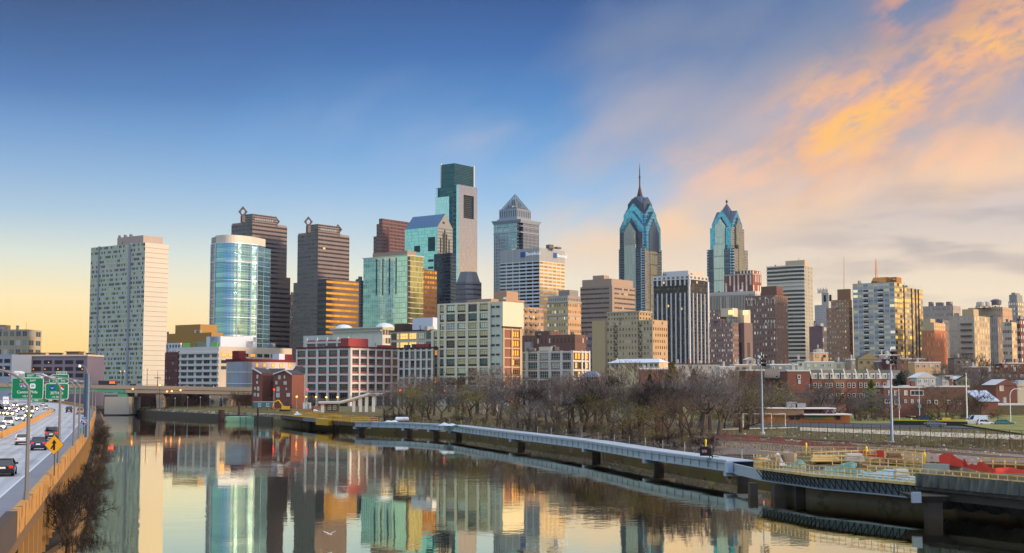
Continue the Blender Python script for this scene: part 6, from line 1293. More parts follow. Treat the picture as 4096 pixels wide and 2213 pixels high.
for x_,yt_,yb,Y,lb in ((957,1614,1668,BGY+10,'tall brown mooring pile behind the green barge'),(1032,1632,1698,BGY-2,'brown mooring pile at the right end of the green barge'),(886,1640,1662,BGY+12,'short dark dolphin pile left of the green barge')):
    q=at(x_,yt_,Y); tag(MB().tube((q.x,Y,-1),(q.x,Y,q.z),.42 if x_!=886 else 1.3,.4 if x_!=886 else 1.2,10).build('mooring_pile',mat('brown pile',(70,48,40),.9)),lb,'pile')
def cabin(label,Y,x0,x1,y0,y1,m,nwin,d=3,name='site_cabin'):
    a,b=at(x0,y1,Y),at(x1,y0,Y); t_=thing(name,label,'cabin',((a.x+b.x)/2,Y,a.z)); MB().prism([(a.x,Y),(b.x,Y),(b.x,Y+d),(a.x,Y+d)],a.z,b.z).build('body',m,t_); MB().prism([(a.x-.15,Y-.15),(b.x+.15,Y-.15),(b.x+.15,Y+d),(a.x-.15,Y+d)],b.z+.01,b.z+.2).build('roof',mat('pale cabin roof',(176,182,186),.6),t_)
    for k in range(nwin): xx=a.x+(b.x-a.x)*(k+.75)/(nwin+.4); me=winmesh(1.2,1.5,'dark',wfr,2,2); o=bpy.data.objects.new('window',me); COL.objects.link(o); o.parent=t_; o.location=Vector((xx,Y,a.z+(b.z-a.z)*.25))-ORG[t_.name]
    return t_
cabin('teal site cabin with white-framed windows below the brick townhouses',560,1014,1092,1609,1634,mat('teal cabin',(52,96,108),.6,var=.1),2)
# ================================================================ boardwalk under construction
def bn(i):
    a=BE[max(0,i-1)].xy; b=BE[min(len(BE)-1,i+1)].xy; t=(b-a).normalized(); n=Vector((-t.y,t.x)); n=n if n.dot(Vector((.6,.8)))>0 else -n; return Vector((n.x,n.y,0)),Vector((t.x,t.y,0))
BN=[bn(i)[0] for i in range(len(BE))]
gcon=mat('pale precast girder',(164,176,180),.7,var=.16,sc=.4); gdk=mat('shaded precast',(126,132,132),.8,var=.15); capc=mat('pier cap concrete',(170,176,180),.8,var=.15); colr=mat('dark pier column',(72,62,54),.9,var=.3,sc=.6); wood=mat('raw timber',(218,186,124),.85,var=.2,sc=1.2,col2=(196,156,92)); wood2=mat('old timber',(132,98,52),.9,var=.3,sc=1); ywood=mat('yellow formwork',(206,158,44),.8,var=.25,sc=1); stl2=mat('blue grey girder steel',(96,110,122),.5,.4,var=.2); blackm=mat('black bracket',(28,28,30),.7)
BWK=thing('river_boardwalk','pale concrete boardwalk bridge zigzagging along the river, its near end still under construction','boardwalk',(BE[8].x,BE[8].y,0))
def q3(i,off=0.,z=DZ): return Vector((BE[i].x,BE[i].y,z))+BN[i]*off
for i in range(3,10):
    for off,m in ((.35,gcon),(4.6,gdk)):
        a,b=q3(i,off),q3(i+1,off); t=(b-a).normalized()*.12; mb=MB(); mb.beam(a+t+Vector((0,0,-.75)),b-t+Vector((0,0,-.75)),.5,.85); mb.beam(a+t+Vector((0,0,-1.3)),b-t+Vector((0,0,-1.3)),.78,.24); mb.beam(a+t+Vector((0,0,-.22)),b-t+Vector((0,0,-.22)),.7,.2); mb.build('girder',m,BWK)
    a,b=q3(i,.05,DZ-.1),q3(i+1,.05,DZ-.1); c,d=q3(i+1,4.95,DZ-.1),q3(i,4.95,DZ-.1); mb=MB(); mb.prism([(p.x,p.y) for p in (a,b,c,d)],DZ-.1,DZ+.03); mb.build('deck_slab',mat('pale deck slab',(168,176,182),.75,var=.3,sc=.8),BWK)
    a,b=q3(i,.15,DZ+.12),q3(i+1,.15,DZ+.12); MB().beam(a,b,.25,.2).build('kerb',mat('white kerb',(204,208,210),.7,var=.2,sc=.8),BWK)
for i in range(3,10):
    a,b=q3(i,4.8),q3(i+1,4.8); n=max(2,int((b-a).length/9))
    for k in range(n): p_=a.lerp(b,(k+.5)/n); MB().tube(p_,p_+Vector((0,0,1.5)),.05,.05,6).build('stanchion',mat('grey stanchion',(150,156,160),.5,.4),BWK)
    n=max(2,int((q3(i+1,0)-q3(i,0)).length/3.2)); mb=MB()
    for k in range(1,n): p_=q3(i,.0).lerp(q3(i+1,.0),k/n); mb.beam(p_+Vector((0,0,-1.35)),p_+Vector((0,0,-.12)),.1,.12)
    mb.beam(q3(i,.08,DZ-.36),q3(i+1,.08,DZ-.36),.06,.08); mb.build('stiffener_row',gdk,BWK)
for i in range(3,11):
    e=q3(i,2.5); n=BN[i]; a,b=e-n*2.75+Vector((0,0,-1.75)),e+n*2.6+Vector((0,0,-1.75)); MB().beam(a,b,1.0,.62).build('pier_cap',capc,BWK)
    MB().tube((e.x,e.y,-1.5),(e.x,e.y,DZ-2.05),.85,.85,14).build('pier',colr,BWK)
# old timber part at the far left end
for i in range(0,3):
    a,b=q3(i,.4),q3(i+1,.4); MB().beam(a+Vector((0,0,-.8)),b+Vector((0,0,-.8)),.5,1.1).build('girder',(stl2 if i==1 else colr),BWK); MB().beam(a,b,.5,.3).build('edge_beam',ywood,BWK)
    mb=MB(); c,d=q3(i+1,6,DZ-.2),q3(i,6,DZ-.2); mb.prism([(p.x,p.y) for p in (q3(i,.2),q3(i+1,.2),c,d)],DZ-.25,DZ); mb.build('deck_slab',wood2,BWK)
    e=q3(i,2.5); MB().tube((e.x,e.y,-1.5),(e.x,e.y,DZ-.6),1.0,1.0,12).build('pier',colr,BWK)
a,b=on(1264,1694,2.0),on(1313,1697,2.0); mb=MB(); mb.prism([(a.x,a.y-.6),(b.x,b.y-.6),(b.x+1,b.y+3),(a.x+1,a.y+3)],1.6,3.55); mb.build('formwork_box',ywood,BWK)
def railing(name,pts,h,m,gap,parent,rails=(1.0,.55,.08),w=.09,out=Vector((0,0,0))):
    mb=MB()
    for a,b in zip(pts,pts[1:]):
        L=(b-a).length; n=max(1,int(L/gap))
        for k in range(n): p=a.lerp(b,k/n); mb.beam(p,p+Vector((0,0,h)),w,w)
        for r in rails: mb.beam(a+Vector((0,0,h*r)),b+Vector((0,0,h*r)),w,w*1.3)
    p=pts[-1]; mb.beam(p,p+Vector((0,0,h)),w,w); return mb.build(name,m,parent)
r0=on(1301,1684,DZ); r1=on(1392,1690,DZ); r2=on(1484,1690,DZ); up1=BN[2]*1.0
railing('railing',[r0+up1,r1+up1,r2+up1*2],1.35,ywood,2.0,BWK,(1.0,.6,.2),.16); railing('railing',[q3(0,5),q3(1,5),q3(2,5),q3(3,5)],1.3,ywood,2.2,BWK,(1.0,.5),.16)
# near timber section
NI=range(11,14)
for i in range(10,14):
    a,b=q3(i,1.1,DZ-.1),q3(i+1,1.1,DZ-.1); MB().beam(a+Vector((0,0,-.85)),b+Vector((0,0,-.85)),.3,1.3).build('steel_girder',stl2 if i>10 else gcon,BWK); MB().beam(a+Vector((0,0,-1.5)),b+Vector((0,0,-1.5)),.8,.14).build('girder_flange',mat('pale steel flange',(140,152,162),.45,.4),BWK)
for i in NI:
    a,b=q3(i,0),q3(i+1,0); MB().beam(a,b,.22,.3).build('edge_beam',wood,BWK); MB().beam(a+BN[i]*.5+Vector((0,0,-.1)),b+BN[i]*.5+Vector((0,0,-.1)),.9,.1).build('edge_planks',wood2,BWK)
    mb=MB(); mb.prism([(p.x,p.y) for p in (q3(i,.95),q3(i+1,.95),q3(i+1,7),q3(i,7))],DZ-.25,DZ-.02); mb.build('deck_slab',mat('greenish deck formwork',(120,150,132),.8,var=.3,sc=.5,col2=(150,120,76)),BWK)
    L=(b-a).length; n=int(L/.95); mb=MB()
    mb.beam(a+BN[i]*.85+Vector((0,0,-.32)),b+BN[i]*.85+Vector((0,0,-.32)),.08,.08)
    for k in range(n): p=a.lerp(b,(k+.5)/n); mb.beam(p+Vector((0,0,-.2)),p+BN[i]*.92+Vector((0,0,-1.45)),.09,.09); mb.beam(p+BN[i]*.92+Vector((0,0,-.3)),p+BN[i]*.92+Vector((0,0,-1.45)),.07,.07)
    mb.build('bracket_row',blackm,BWK)
railing('railing',[q3(i,.05) for i in range(11,15)],1.15,wood,.95,BWK)
railing('railing',[q3(i,6.6) for i in range(12,17)],1.15,wood,1.25,BWK)
pl=[on(3185,1845,DZ+.6),on(3255,1848,DZ+.6),on(3505,1838,DZ+.9),on(3690,1852,DZ+.9)]; railing('railing',pl,1.25,wood,1.6,BWK)
mb=MB(); mb.prism([(pl[1].x,pl[1].y),(pl[3].x,pl[3].y),(pl[3].x+2.2,pl[3].y+5),(pl[1].x+2.2,pl[1].y+5)],DZ+.55,DZ+.8); mb.build('platform',wood2,BWK)
railing('railing',[on(3240,1822,DZ+.9),on(3480,1824,DZ+1.0),on(3700,1838,DZ+1.0)],1.2,wood,1.5,BWK); railing('railing',[on(3330,1862,DZ+.5),on(3520,1872,DZ+.5),on(3690,1884,DZ+.5)],1.2,wood,1.3,BWK)
bf=thing('timber_barrier','timber plank barrier behind the trailing red netting at the right frame edge','barrier',on(3940,1886,4.2)); railing('frame',[on(3925,1884,4.2),on(4020,1888,4.2),on(4150,1894,4.2)],1.5,wood,1.1,bf,(1.0,.6,.15),.14); MB().beam(on(3935,1884,4.2)+Vector((0,.3,.6)),on(4150,1893,4.2)+Vector((0,.3,.6)),.06,.9).build('planks',wood2,bf)
# timber lookout frame at the junction
e=q3(11,.2); mb=MB()
for k in range(3):
    for j in range(2): p=e+BN[11]*(.3+2*j)+bn(11)[1]*(k*1.1-1.6); mb.beam(p,p+Vector((0,0,1.7)),.1,.1)
for j in range(2):
    p=e+BN[11]*(.3+2*j); mb.beam(p-bn(11)[1]*1.6+Vector((0,0,1.2)),p+bn(11)[1]*.9+Vector((0,0,1.6)),.1,.12); mb.beam(p-bn(11)[1]*1.6+Vector((0,0,.6)),p+bn(11)[1]*.9+Vector((0,0,.6)),.1,.12)
for k in range(3): p=e+bn(11)[1]*(k*1.1-1.6)+BN[11]*.3; mb.beam(p+Vector((0,0,1.2)),p+BN[11]*2+Vector((0,0,1.2)),.1,.1)
mb.build('timber_frame',wood,BWK)
for x_,Y_,w_ in ((3015,174,1.0),(3119,172,1.4),(3204,170,1.4)):
    q=at(x_,1960,Y_); mb=MB(); mb.box((q.x,q.y+.6,-1.5),(w_,1.6,DZ-.2),0); mb.build('pier',colr,BWK)
q0=q3(10,.2); MB().beam(q0+Vector((0,0,-.8)),q0+BN[10]*.1+Vector((0,0,-.8))+bn(10)[1]*.8,.9,1.5).build('end_post',mat('pale steel post',(170,186,204),.45,.3),BWK)
q0=q3(14,.4); n,t=bn(14); c0=at(3746,2000,143.5); cx,cy=c0.x,c0.y+1.2; mb=MB()
mb.box((cx,cy,-1.5),(1.55,1.55,3.2),0); mb.build('pier',colr,BWK); mb=MB(); mb.prism([(cx-1.3,cy-.8),(cx+1.0,cy-.8),(cx+1.0,cy+4.5),(cx-1.3,cy+4.5)],1.7,2.4,poly2=[(cx-2.2,cy-1.4),(cx+1.4,cy-1.4),(cx+1.4,cy+5),(cx-2.2,cy+5)]); mb.build('pier_head',colr,BWK)
mb=MB(); mb.box((cx-2.25,cy-1.6,1.75),(.95,.5,1.1)); mb.build('pier_cap',capc,BWK)
# deck and plastic sheeting at the right end
tarp=mat('black plastic sheet',(66,68,68),.3,.0,var=.25,sc=1.2,spec=.8)
for i in (14,15,16):
    mb=MB(); mb.prism([(p.x,p.y) for p in (q3(i,.3),q3(i+1,.3),q3(i+1,8),q3(i,8))],DZ-.6,DZ+.05); mb.build('deck_slab',mat('shaded deck',(80,76,70),.9),BWK)
    a,b=q3(i,1),q3(i+1,1); MB().beam(a+Vector((0,0,-1.1)),b+Vector((0,0,-1.1)),.5,.9).build('steel_girder',colr,BWK)
RT=random.Random(9)
def drape(name,pts,z0,z1,m,parent,fold=.22,step=.16,sag=0.0,slope=0.0,inw=None):
    path=[]
    for a,b in zip(pts,pts[1:]):
        n=max(2,int((b-a).length/step)); path+=[a.lerp(b,k/n) for k in range(n)]
    path.append(pts[-1]); mb=MB(); V=[]; N=7; ph=0; pan=0
    for k,p in enumerate(path):
        t=(path[min(k+1,len(path)-1)]-path[max(0,k-1)]); t.z=0; t.normalize(); nn=Vector((t.y,-t.x,0))
        if k%17==0: pan=RT.random()*6.28; fr=RT.uniform(.5,1.1)
        row=[]
        for j in range(N):
            v=j/(N-1); f=math.sin(k*fr+pan+v*1.7)*math.sin(k*.37+pan)*fold*(.25+v*.75)*(1-.2*v); z=z1+(z0-z1)*v-sag*math.sin((k%17)/17*math.pi)*v
            row.append(p+nn*(f+.05)+Vector((0,0,z-p.z))+(inw*slope*v if inw else Vector((0,0,0))))
        V.append(row)
    for r0,r1 in zip(V,V[1:]):
        for j in range(N-1): mb.face([r0[j],r0[j+1],r1[j+1],r1[j]])
    o=mb.build(name,m,parent,None,True); return o
drape('plastic_skirt',[q3(i,0) for i in (14,15,16,17)],DZ-.18,DZ+1.2,tarp,BWK,.42)
for i in (14,15,16): MB().beam(q3(i,.02,DZ+1.22),q3(i+1,.02,DZ+1.22),.1,.12).build('top_rail',wood,BWK)
drape('plastic_skirt',[q3(15,.0).lerp(q3(15,8.4),1)+Vector((.5,0,0)),q3(16,8.4),q3(17,8.4)],DZ+.5,DZ+1.5,tarp,BWK,.2)
drape('hanging_sheet',[q3(i,.5) for i in (14,15,16,17)],DZ-2.3,DZ-.5,tarp,BWK,.35,.2,.5,3.0,Vector((.75,.66,0)))
# green and white sheeting lying on the deck
def heap(label,c,sx,sy,h,m,name='tarp_heap',cat='tarp',seed=0,rz=0):
    r=random.Random(seed); mb=MB(); N=12; ph=[r.random()*6 for _ in range(6)]
    f=lambda u,v:max(.015,h*(math.sin(math.pi*u)**.6)*(math.sin(math.pi*v)**.6)*(.55+.28*math.sin(9*u+ph[0]+4*v)+.25*math.sin(13*v+ph[1]-6*u)))
    P=lambda i,j:(c[0]+((i/N-.5)*sx)*math.cos(rz)-((j/N-.5)*sy)*math.sin(rz),c[1]+((i/N-.5)*sx)*math.sin(rz)+((j/N-.5)*sy)*math.cos(rz),c[2]+f(i/N,j/N))
    for i in range(N):
        for j in range(N): mb.face([P(i,j),P(i+1,j),P(i+1,j+1),P(i,j+1)])
    return tag(mb.build(name,m,smooth=True),label,cat)
gt_=mat('green tarp',(112,150,130),.6,var=.4,sc=.9,col2=(160,176,160),c2=(.55,.65)); wt_=mat('white tarp',(206,210,212),.5,var=.15,sc=1); bt_=mat('pale blue sheet',(160,190,196),.5,var=.2,sc=1)
def dk(px,py,z=DZ+.02): return on(px,py,z)
t_=bn(12)[1]; ra=math.atan2(t_.y,t_.x)
heap('green tarp heap on the boardwalk deck behind the timber railing, longest one',dk(3390,1890),13,2.0,1.3,gt_,seed=1,rz=ra); heap('crumpled white plastic on the boardwalk deck by the timber frame',dk(3100,1860),4.2,1.8,1.8,wt_,seed=2,rz=ra); heap('short green tarp bundle beside the crumpled white plastic',dk(3200,1873),6,1.6,1.1,gt_,seed=3,rz=ra); heap('pale blue sheet spread on the deck beside the black plastic skirt',dk(3560,1908),10,2.8,1.0,bt_,seed=4,rz=ra)
heap('white tarp pile on the girder deck above the green hanging net',dk(1790,1703),6,2.5,.9,wt_,seed=5,rz=-.8); heap('low white tarp next to the white tank on the far deck',dk(1566,1688),4,2,.6,wt_,seed=6,rz=-.3); heap('green net drooping over the girder of the boardwalk',dk(1826,1711),5,1.6,.7,mat('dark green net',(46,92,76),.8),'debris_net','net',7,-.6); heap('orange cloth on the deck between the green tarps',dk(3330,1872),2,.7,.3,mat('orange cloth',(214,96,44),.8),'cloth','cloth',8,ra)
for x_,y_,sx in ((2100,1733,3),(2450,1780,2.2),(2700,1818,1.6)): pass
for i,(x_,y_,lb,c_,d_) in enumerate(((3070,1866,'pile of pale planks at the left end of the timber deck','wood',(3.2,.9,.7)),(3290,1882,'bundle of grey pipes between the tarps on the timber deck','galv',(4.2,.8,.6)),(3455,1896,'pallet of brown boxes on the timber deck','box',(1.6,1.2,1.3)),(3610,1915,'pallet of pale boxes near the black plastic skirt','pale',(1.8,1.3,1.1)),(3300,1846,'plank pile on the timber platform behind the deck','wood',(3.6,1.2,.8)),(3420,1845,'white sack pile on the timber platform','pale',(2.4,1.2,1.0)),(3580,1850,'grey equipment crate on the timber platform','box',(2.0,1.4,1.2)))):
    q=dk(x_,y_,DZ+.03 if i<4 else DZ+.85); t_=thing('material_pile',lb,'building materials',q); m_={'wood':wood,'galv':galv,'box':mat('brown boxes',(128,98,70),.9),'pale':mat('pale sacks',(200,196,186),.85,var=.2,sc=2)}[c_]
    for k in range(3):
        for j in range(2): mb=MB(); mb.beam(q+Vector((-d_[0]/2+.1*k,j*d_[1]*.5,d_[2]*(k+.5)/3)),q+Vector((d_[0]/2-.15*k,j*d_[1]*.5-.1*k,d_[2]*(k+.5)/3)),d_[1]*.46,d_[2]*.3); mb.build('item',m_,t_)
q=dk(1608,1687,DZ+.05); tk=thing('tank_trailer','white rounded tank standing on the far end of the boardwalk deck','tank',q); MB().path([q+Vector((-2.0,0,.75)),q+Vector((-1.8,0,.75)),q+Vector((1.8,.2,.75)),q+Vector((2.0,.2,.75))],[.3,.62,.62,.3],14).build('tank',mat('white tank',(222,224,226),.45,var=.05),tk)
for s in (-1,1): MB().box(q+Vector((s*1.2,0,0)),(.3,1,.25)).build('skid',dark,tk)
# black site generator with red and white tag marks
q=dk(2826,1836,DZ+.03); ge=thing('site_generator','black towed generator with red and white paint marks on the boardwalk near the concrete wall','generator',q,None,0); mb=MB(); mb.box(q+Vector((0,0,.45)),(1.7,1.0,1.15),-.4); mb.build('body',blackm,ge); MB().box(q+Vector((-.1,.1,1.61)),(1.3,.8,.18),-.4,0).build('hood',mat('black hood',(36,34,36),.5),ge)
mb=MB(); mb.box(q+Vector((-.35,-.42,.95)),(.7,.05,.4),-.4); mb.build('paint_mark',mat('red white mark',(190,70,80),.7,var=.6,sc=6,col2=(230,220,220)),ge)
for k,sx in enumerate((.55,)): MB().tube(q+Vector((sx,-.75,.28)),q+Vector((sx+.05,-.6,.28)),.28,.28,12).build('wheel',tyre,ge); MB().tube(q+Vector((sx,-.77,.28)),q+Vector((sx,-.74,.28)),.15,.15,10).build('hub',wt,ge)
MB().beam(q+Vector((.8,-.4,.4)),q+Vector((1.7,-.8,.3)),.08,.08).build('tow_bar',blackm,ge)
ycap=mat('yellow safety cap',(240,206,30),.5,var=0)
for i,(x_,y_,lb) in enumerate(((2822,1790,'yellow capped safety post on the bank behind the generator'),(3224,1806,'yellow safety post on the railing behind the tan concrete wall'),(3465,1822,'yellow safety post in front of the red netting'),(3697,1850,'leaning yellow safety post by the pale concrete panels'))):
    q=on(x_,y_,4.75); o=MB().path([q-Vector((0,0,.4)),q+Vector((.03,0,.3)),q+Vector((.05,0,1.0)),q+Vector((.05,0,1.25))],[.08,.1,.15,.05],10).build('safety_post',ycap); tag(o,lb,'post')
# ---------------------------------------------------------------- right bank: walls, netting, rails
wallm=mat('bank wall concrete',(146,126,104),.9,var=.3,sc=.35,col2=(110,98,80),c2=(.52,.66)); wall2=mat('fresh tan concrete',(196,166,132),.9,var=.14,sc=.3)
wps=[BE[10]+BN[10]*9.3]+[on(*q,0) for q in ((3100,1975),(3268,1997),(3665,2037),(4096,2072),(4500,2100))]
wps=[Vector((p.x,p.y,0)) for p in wps]; Wl=thing('bank_wall','long stained concrete river wall behind the near boardwalk','wall',wps[2]); mb=MB()
for i,(a,b) in enumerate(zip(wps,wps[1:])):
    h_=5.6 if i<1 else 4.2; mb.beam(Vector((a.x,a.y,h_/2-.9))-DI.to_3d()*.35,Vector((b.x,b.y,h_/2-.9))-DI.to_3d()*.35,.7,h_)
mb.build('wall',wallm,Wl)
a,b=on(3035,1842,3.6),on(3183,1855,3.6); MB().beam(a+Vector((0,0,.1)),b+Vector((0,0,.1)),.5,2.6).build('tan_panel',wall2,Wl)
for k,(x0,x1) in enumerate(((3688,3797),(3799,3845),(3847,3910))):
    a,b=q3(15,8.2).lerp(q3(15,8.2),0),None; a=on(x0,1893,3.5); b=on(x1,1897,3.5); tag(MB().beam(a+Vector((0,0,.55)),b+Vector((0,0,.55)),.4,1.25).build('concrete_panel',mat('grey precast %d'%(k%2),((168,166,152),(128,122,108))[k%2],.85,var=.15)),('long pale precast panel behind the far timber railing, left of the brown one','brown-grey precast panel between two pale ones behind the far railing','short pale precast panel right of the brown-grey one')[k],'concrete panel')
net=mat('red safety netting',(206,64,48),.8,var=.3,sc=1.5); net2=mat('faded red netting',(168,92,74),.85,var=.35,sc=1.2)
def netting(label,pix,z,h,m,seed):
    pts=[on(x,y,z) for x,y in pix]; r=random.Random(seed); path=[]
    for a,b in zip(pts,pts[1:]):
        n=max(2,int((b-a).length/.3)); path+=[a.lerp(b,k/n) for k in range(n)]
    path.append(pts[-1]); mb=MB(); V=[]
    for k,p in enumerate(path):
        hh=h*(.62+.22*math.sin(k*.2+seed)+.14*math.sin(k*.47)+.06*r.random()); V.append([p+Vector((r.uniform(-.05,.05),r.uniform(-.08,.08)-.25*j/3,hh*(1-j/3))) for j in range(4)])
    for r0,r1 in zip(V,V[1:]):
        for j in range(3): mb.face([r0[j],r0[j+1],r1[j+1],r1[j]])
    return tag(mb.build('safety_netting',m,smooth=True),label,'safety netting')
netting('bright red safety netting draped over the wall above the pale precast panels',[(3756,1862),(3800,1864),(3852,1868)],4.4,1.5,net,1)
netting('long sagging red netting trailing to the right frame edge',[(3852,1868),(3915,1886),(3975,1893),(4040,1893),(4110,1896)],4.3,1.1,net,2)
netting('bright red netting strip on the bank above the timber platform',[(3438,1822),(3480,1826),(3535,1832)],4.5,1.2,net,3)
netting('faded red netting lying along the railway in front of the grey handrail',[(2850,1752),(3000,1765),(3200,1782),(3330,1792),(3430,1800)],4.6,1.1,net2,4)
def lrail(label,pix,z,h,gap,m=galv,cat='handrail'):
    pts=[on(x,y,z) for x,y in pix]; t_=thing('handrail',label,cat,pts[0]); railing('rail',pts,h,m,gap,t_,(1.0,.5),.07)
lrail('grey metal handrail along the top of the river wall, left of the timber platform',[(2860,1778),(3000,1786),(3190,1806)],4.7,1.1,2.0)
lrail('pale pipe handrail right of the yellow safety post',[(3238,1796),(3355,1806),(3430,1812)],4.6,1.1,1.6)
bed=mat('rail ballast',(122,108,94),.95,var=.4,sc=.6,col2=(134,104,84),c2=(.5,.6))
def gline(pix,z=4.5): return [on(x,y,z) for x,y in pix]
T1=gline([(2300,1716),(2800,1733),(3555,1771),(4096,1812),(4700,1862)]); T2=gline([(2300,1724),(2800,1745),(3500,1786),(4096,1832),(4700,1886)])
A0,A1=on(2250,1705,4.4),on(4700,1842,4.4); B0,B1=on(2250,1735,4.4),on(4700,1905,4.4)
sheet('railway_bed',[B0,B1,A1,A0],bed,.12)
for nm,T_,lb in (('railway_track',T1,'farther railway track on the ballast in front of the ball field'),('railway_track',T2,'nearer railway track on the ballast above the red netting')):
    t_=thing(nm,lb,'railway track',T_[1])
    for s in (-.72,.72):
        mb=MB(); pts=[Vector((p.x,p.y,gz(p.x,p.y)+.34))+Vector((-.35*s,.94*s,0)) for a,b in zip(T_,T_[1:]) for p in [a.lerp(b,k/8) for k in range(8)]]
        for a,b in zip(pts,pts[1:]): mb.beam(a,b,.1,.16)
        mb.build('rail',mat('worn rail steel',(150,142,140),.4,.7),t_)
    mb=MB(); nS=0
    for a,b in zip(T_,T_[1:]):
        n=int((b-a).length/1.1)
        for k in range(n): p=a.lerp(b,k/n); z=gz(p.x,p.y)+.13; d=Vector((-.35,.94,0)); mb.beam(Vector((p.x,p.y,z))-d*1.3,Vector((p.x,p.y,z))+d*1.3,.26,.16)
    o=mb.build('sleepers',wood2,t_); o['kind']='stuff'
# ---------------------------------------------------------------- ball field, fence, street
sheet('athletic_field',[og(2700,1772),og(4700,1830),og(4700,1700),og(2700,1692)],mat('dull field grass',(128,124,62),.95,var=.5,sc=.15,col2=(108,108,56),c2=(.48,.6)),.05)
sheet('field_path',[og(3200,1725),og(4700,1790),og(4700,1766),og(3200,1711)],mat('pale worn path',(196,184,160),.9,var=.18,sc=.3),.1)
sheet('goal_pitch_line',[og(2890,1722),og(3190,1714),og(3190,1710),og(2890,1718)],mat('pale worn path',(196,184,160)),.11)
sheet('street',[og(2700,1703),og(4700,1726),og(4700,1700),og(2700,1690)],mat('street asphalt',(74,74,78),.85,var=.2),.09)
f0,f1=og(3150,1744),og(4300,1812); FN=thing('chain_link_fence','tall dark chain-link fence with slim posts along the ball field','fence',f0); fm=mat('dark fence steel',(52,60,50),.6,.4); hF=2.9; n=28
fp_=[f0.lerp(f1,k/n) for k in range(n+1)]; fp_=[Vector((p.x,p.y,gz(p.x,p.y))) for p in fp_]
for p in fp_: MB().tube(p,p+Vector((0,0,hF)),.06,.06,6).build('post',fm,FN)
mb=MB()
for a,b in zip(fp_,fp_[1:]): mb.beam(a+Vector((0,0,hF)),b+Vector((0,0,hF)),.05,.05)
mb.build('top_rail',fm,FN); mb=MB(); 
for a,b in zip(fp_,fp_[1:]):
    for k in range(26):
        for s in (0,1):
            t0=k/26; t1=min(1,t0+.5) if s==0 else max(0,t0-.5); p=a.lerp(b,t0); q=a.lerp(b,t1); h1=hF*abs(t1-t0)/.5; q.z+=h1; d=(b-a).normalized()*.004; mb.face([p-d*2,p+d*2,q+d*2,q-d*2])
o=mb.build('wire_mesh',mat('fence wire',(96,100,88),.6,.4,var=0),FN)
of0,of1=og(3572,1701),og(3870,1706); OF=thing('outfield_fence','low outfield fence with a bright yellow top rail','fence',of0); MB().beam(of0+Vector((0,0,1.25)),of1+Vector((0,0,1.25)),.2,.24).build('yellow_rail',ycap,OF); MB().beam(of0+Vector((0,0,.55)),of1+Vector((0,0,.55)),.05,1.1).build('mesh_panel',mat('dark mesh panel',(60,60,50),.9,var=.3,sc=2),OF)
for k in range(9): p=of0.lerp(of1,k/8); MB().tube(p,p+Vector((0,0,1.25)),.06,.06,6).build('post',fm,OF)
gw=mat('white goal frame',(190,190,184),.5,var=0)
def goal(label,xa,xb,yb,h,dep):
    a,b=og(xa,yb),og(xb,yb-2); t_=thing('goal_frame',label,'goal',a); U=Vector((0,0,h)); mb=MB(); mb.path([a,a+U,b+U,b],[.07]*4,6); mb.build('posts',gw,t_); d=Vector((.5,1,0))*dep; mb=MB(); mb.path([a+U,a+d*.4+U,a+d,b+d,b+d*.4+U,b+U],[.06]*6,6); mb.build('net_frame',gw,t_)
goal('wide white goal frame left of the flood-light pole, beyond the tracks',2972,3086,1717,3.4,.3); goal('second white goal frame right of the flood-light pole',3086,3141,1713,3.2,.3)
# flood-light poles and street poles
pol=mat('pale blue pole paint',(140,154,176),.45,.5,var=.1)
def flood(label,x,yb,yt,Ys=None,n=9):
    b=og(x,yb); zt=at(x,yt,b.y).z; t_=thing('floodlight_pole',label,'floodlight',b); MB().path([b,b+Vector((0,0,2)),Vector((b.x,b.y,zt))],[.3,.24,.12],10).build('pole',pol,t_); r=random.Random(x)
    MB().tube(b,b+Vector((0,0,.5)),.5,.45,10).build('base',capc,t_)
    for k in range(n):
        c=Vector((b.x+(-.9+.9*(k%3))*.8,b.y-.3+.3*(k%2),zt+.3+.8*(k//3))); mb=MB(); mb.path([c,c+Vector((r.uniform(-.2,.2),-.35,-.12)),c+Vector((r.uniform(-.3,.3),-.7,-.25))],[.1,.26,.3],8); mb.build('lamp',mat('dark floodlight',(46,44,48),.5,.3) if k%3 else headm,t_); MB().beam(c,Vector((b.x,b.y,c.z)),.08,.08).build('bracket',dark,t_)
    MB().tube((b.x,b.y,zt),(b.x,b.y,zt+2.6),.1,.08,6).build('mast_head',pol,t_)
flood('pale floodlight pole with a dark lamp cluster beside the white goals',3050,1738,1462); flood('pale floodlight pole with a lamp cluster in front of the brick house',3569,1776,1452)
def spole(label,x,yb,yt,kind,m=pol,r=.13):
    b=og(x,yb); zt=at(x,yt,b.y).z; t_=thing('street_lamp' if kind!='pole' else 'utility_pole',label,'lamp post' if kind!='pole' else 'pole',b); T_=Vector((b.x,b.y,zt))
    MB().tube(b,T_,r,r*.7,8).build('pole',m,t_)
    if kind=='arm': e=T_+Vector((-3.2,0,-2.2)); MB().beam(T_-Vector((0,0,.5)),e,.35,.22).build('arm',dark,t_)
    if kind=='head': mb=MB(); mb.lathe(T_-Vector((0,0,.2)),[(.1,0),(.7,.3),(.75,.7),(.3,1.1)],12); mb.build('lamp_head',headm,t_)
    if kind=='curve': pts=[T_,T_+Vector((.3,0,.9)),T_+Vector((1.1,0,1.5)),T_+Vector((1.9,0,1.5))]; MB().path(pts,[r*.7]*4,6).build('arm',m,t_); mb=MB(); mb.path([pts[-1]-Vector((.1,0,.05)),pts[-1]+Vector((.4,0,-.1)),pts[-1]+Vector((.8,0,-.15))],[.1,.24,.1],8); mb.build('lamp_head',headm,t_)
    if kind=='pole': mb=MB(); mb.box((b.x,b.y-.2,b.z+(zt-b.z)*.42),(.7,.4,.9)); mb.build('meter_box',mat('teal box',(104,140,146),.5),t_)
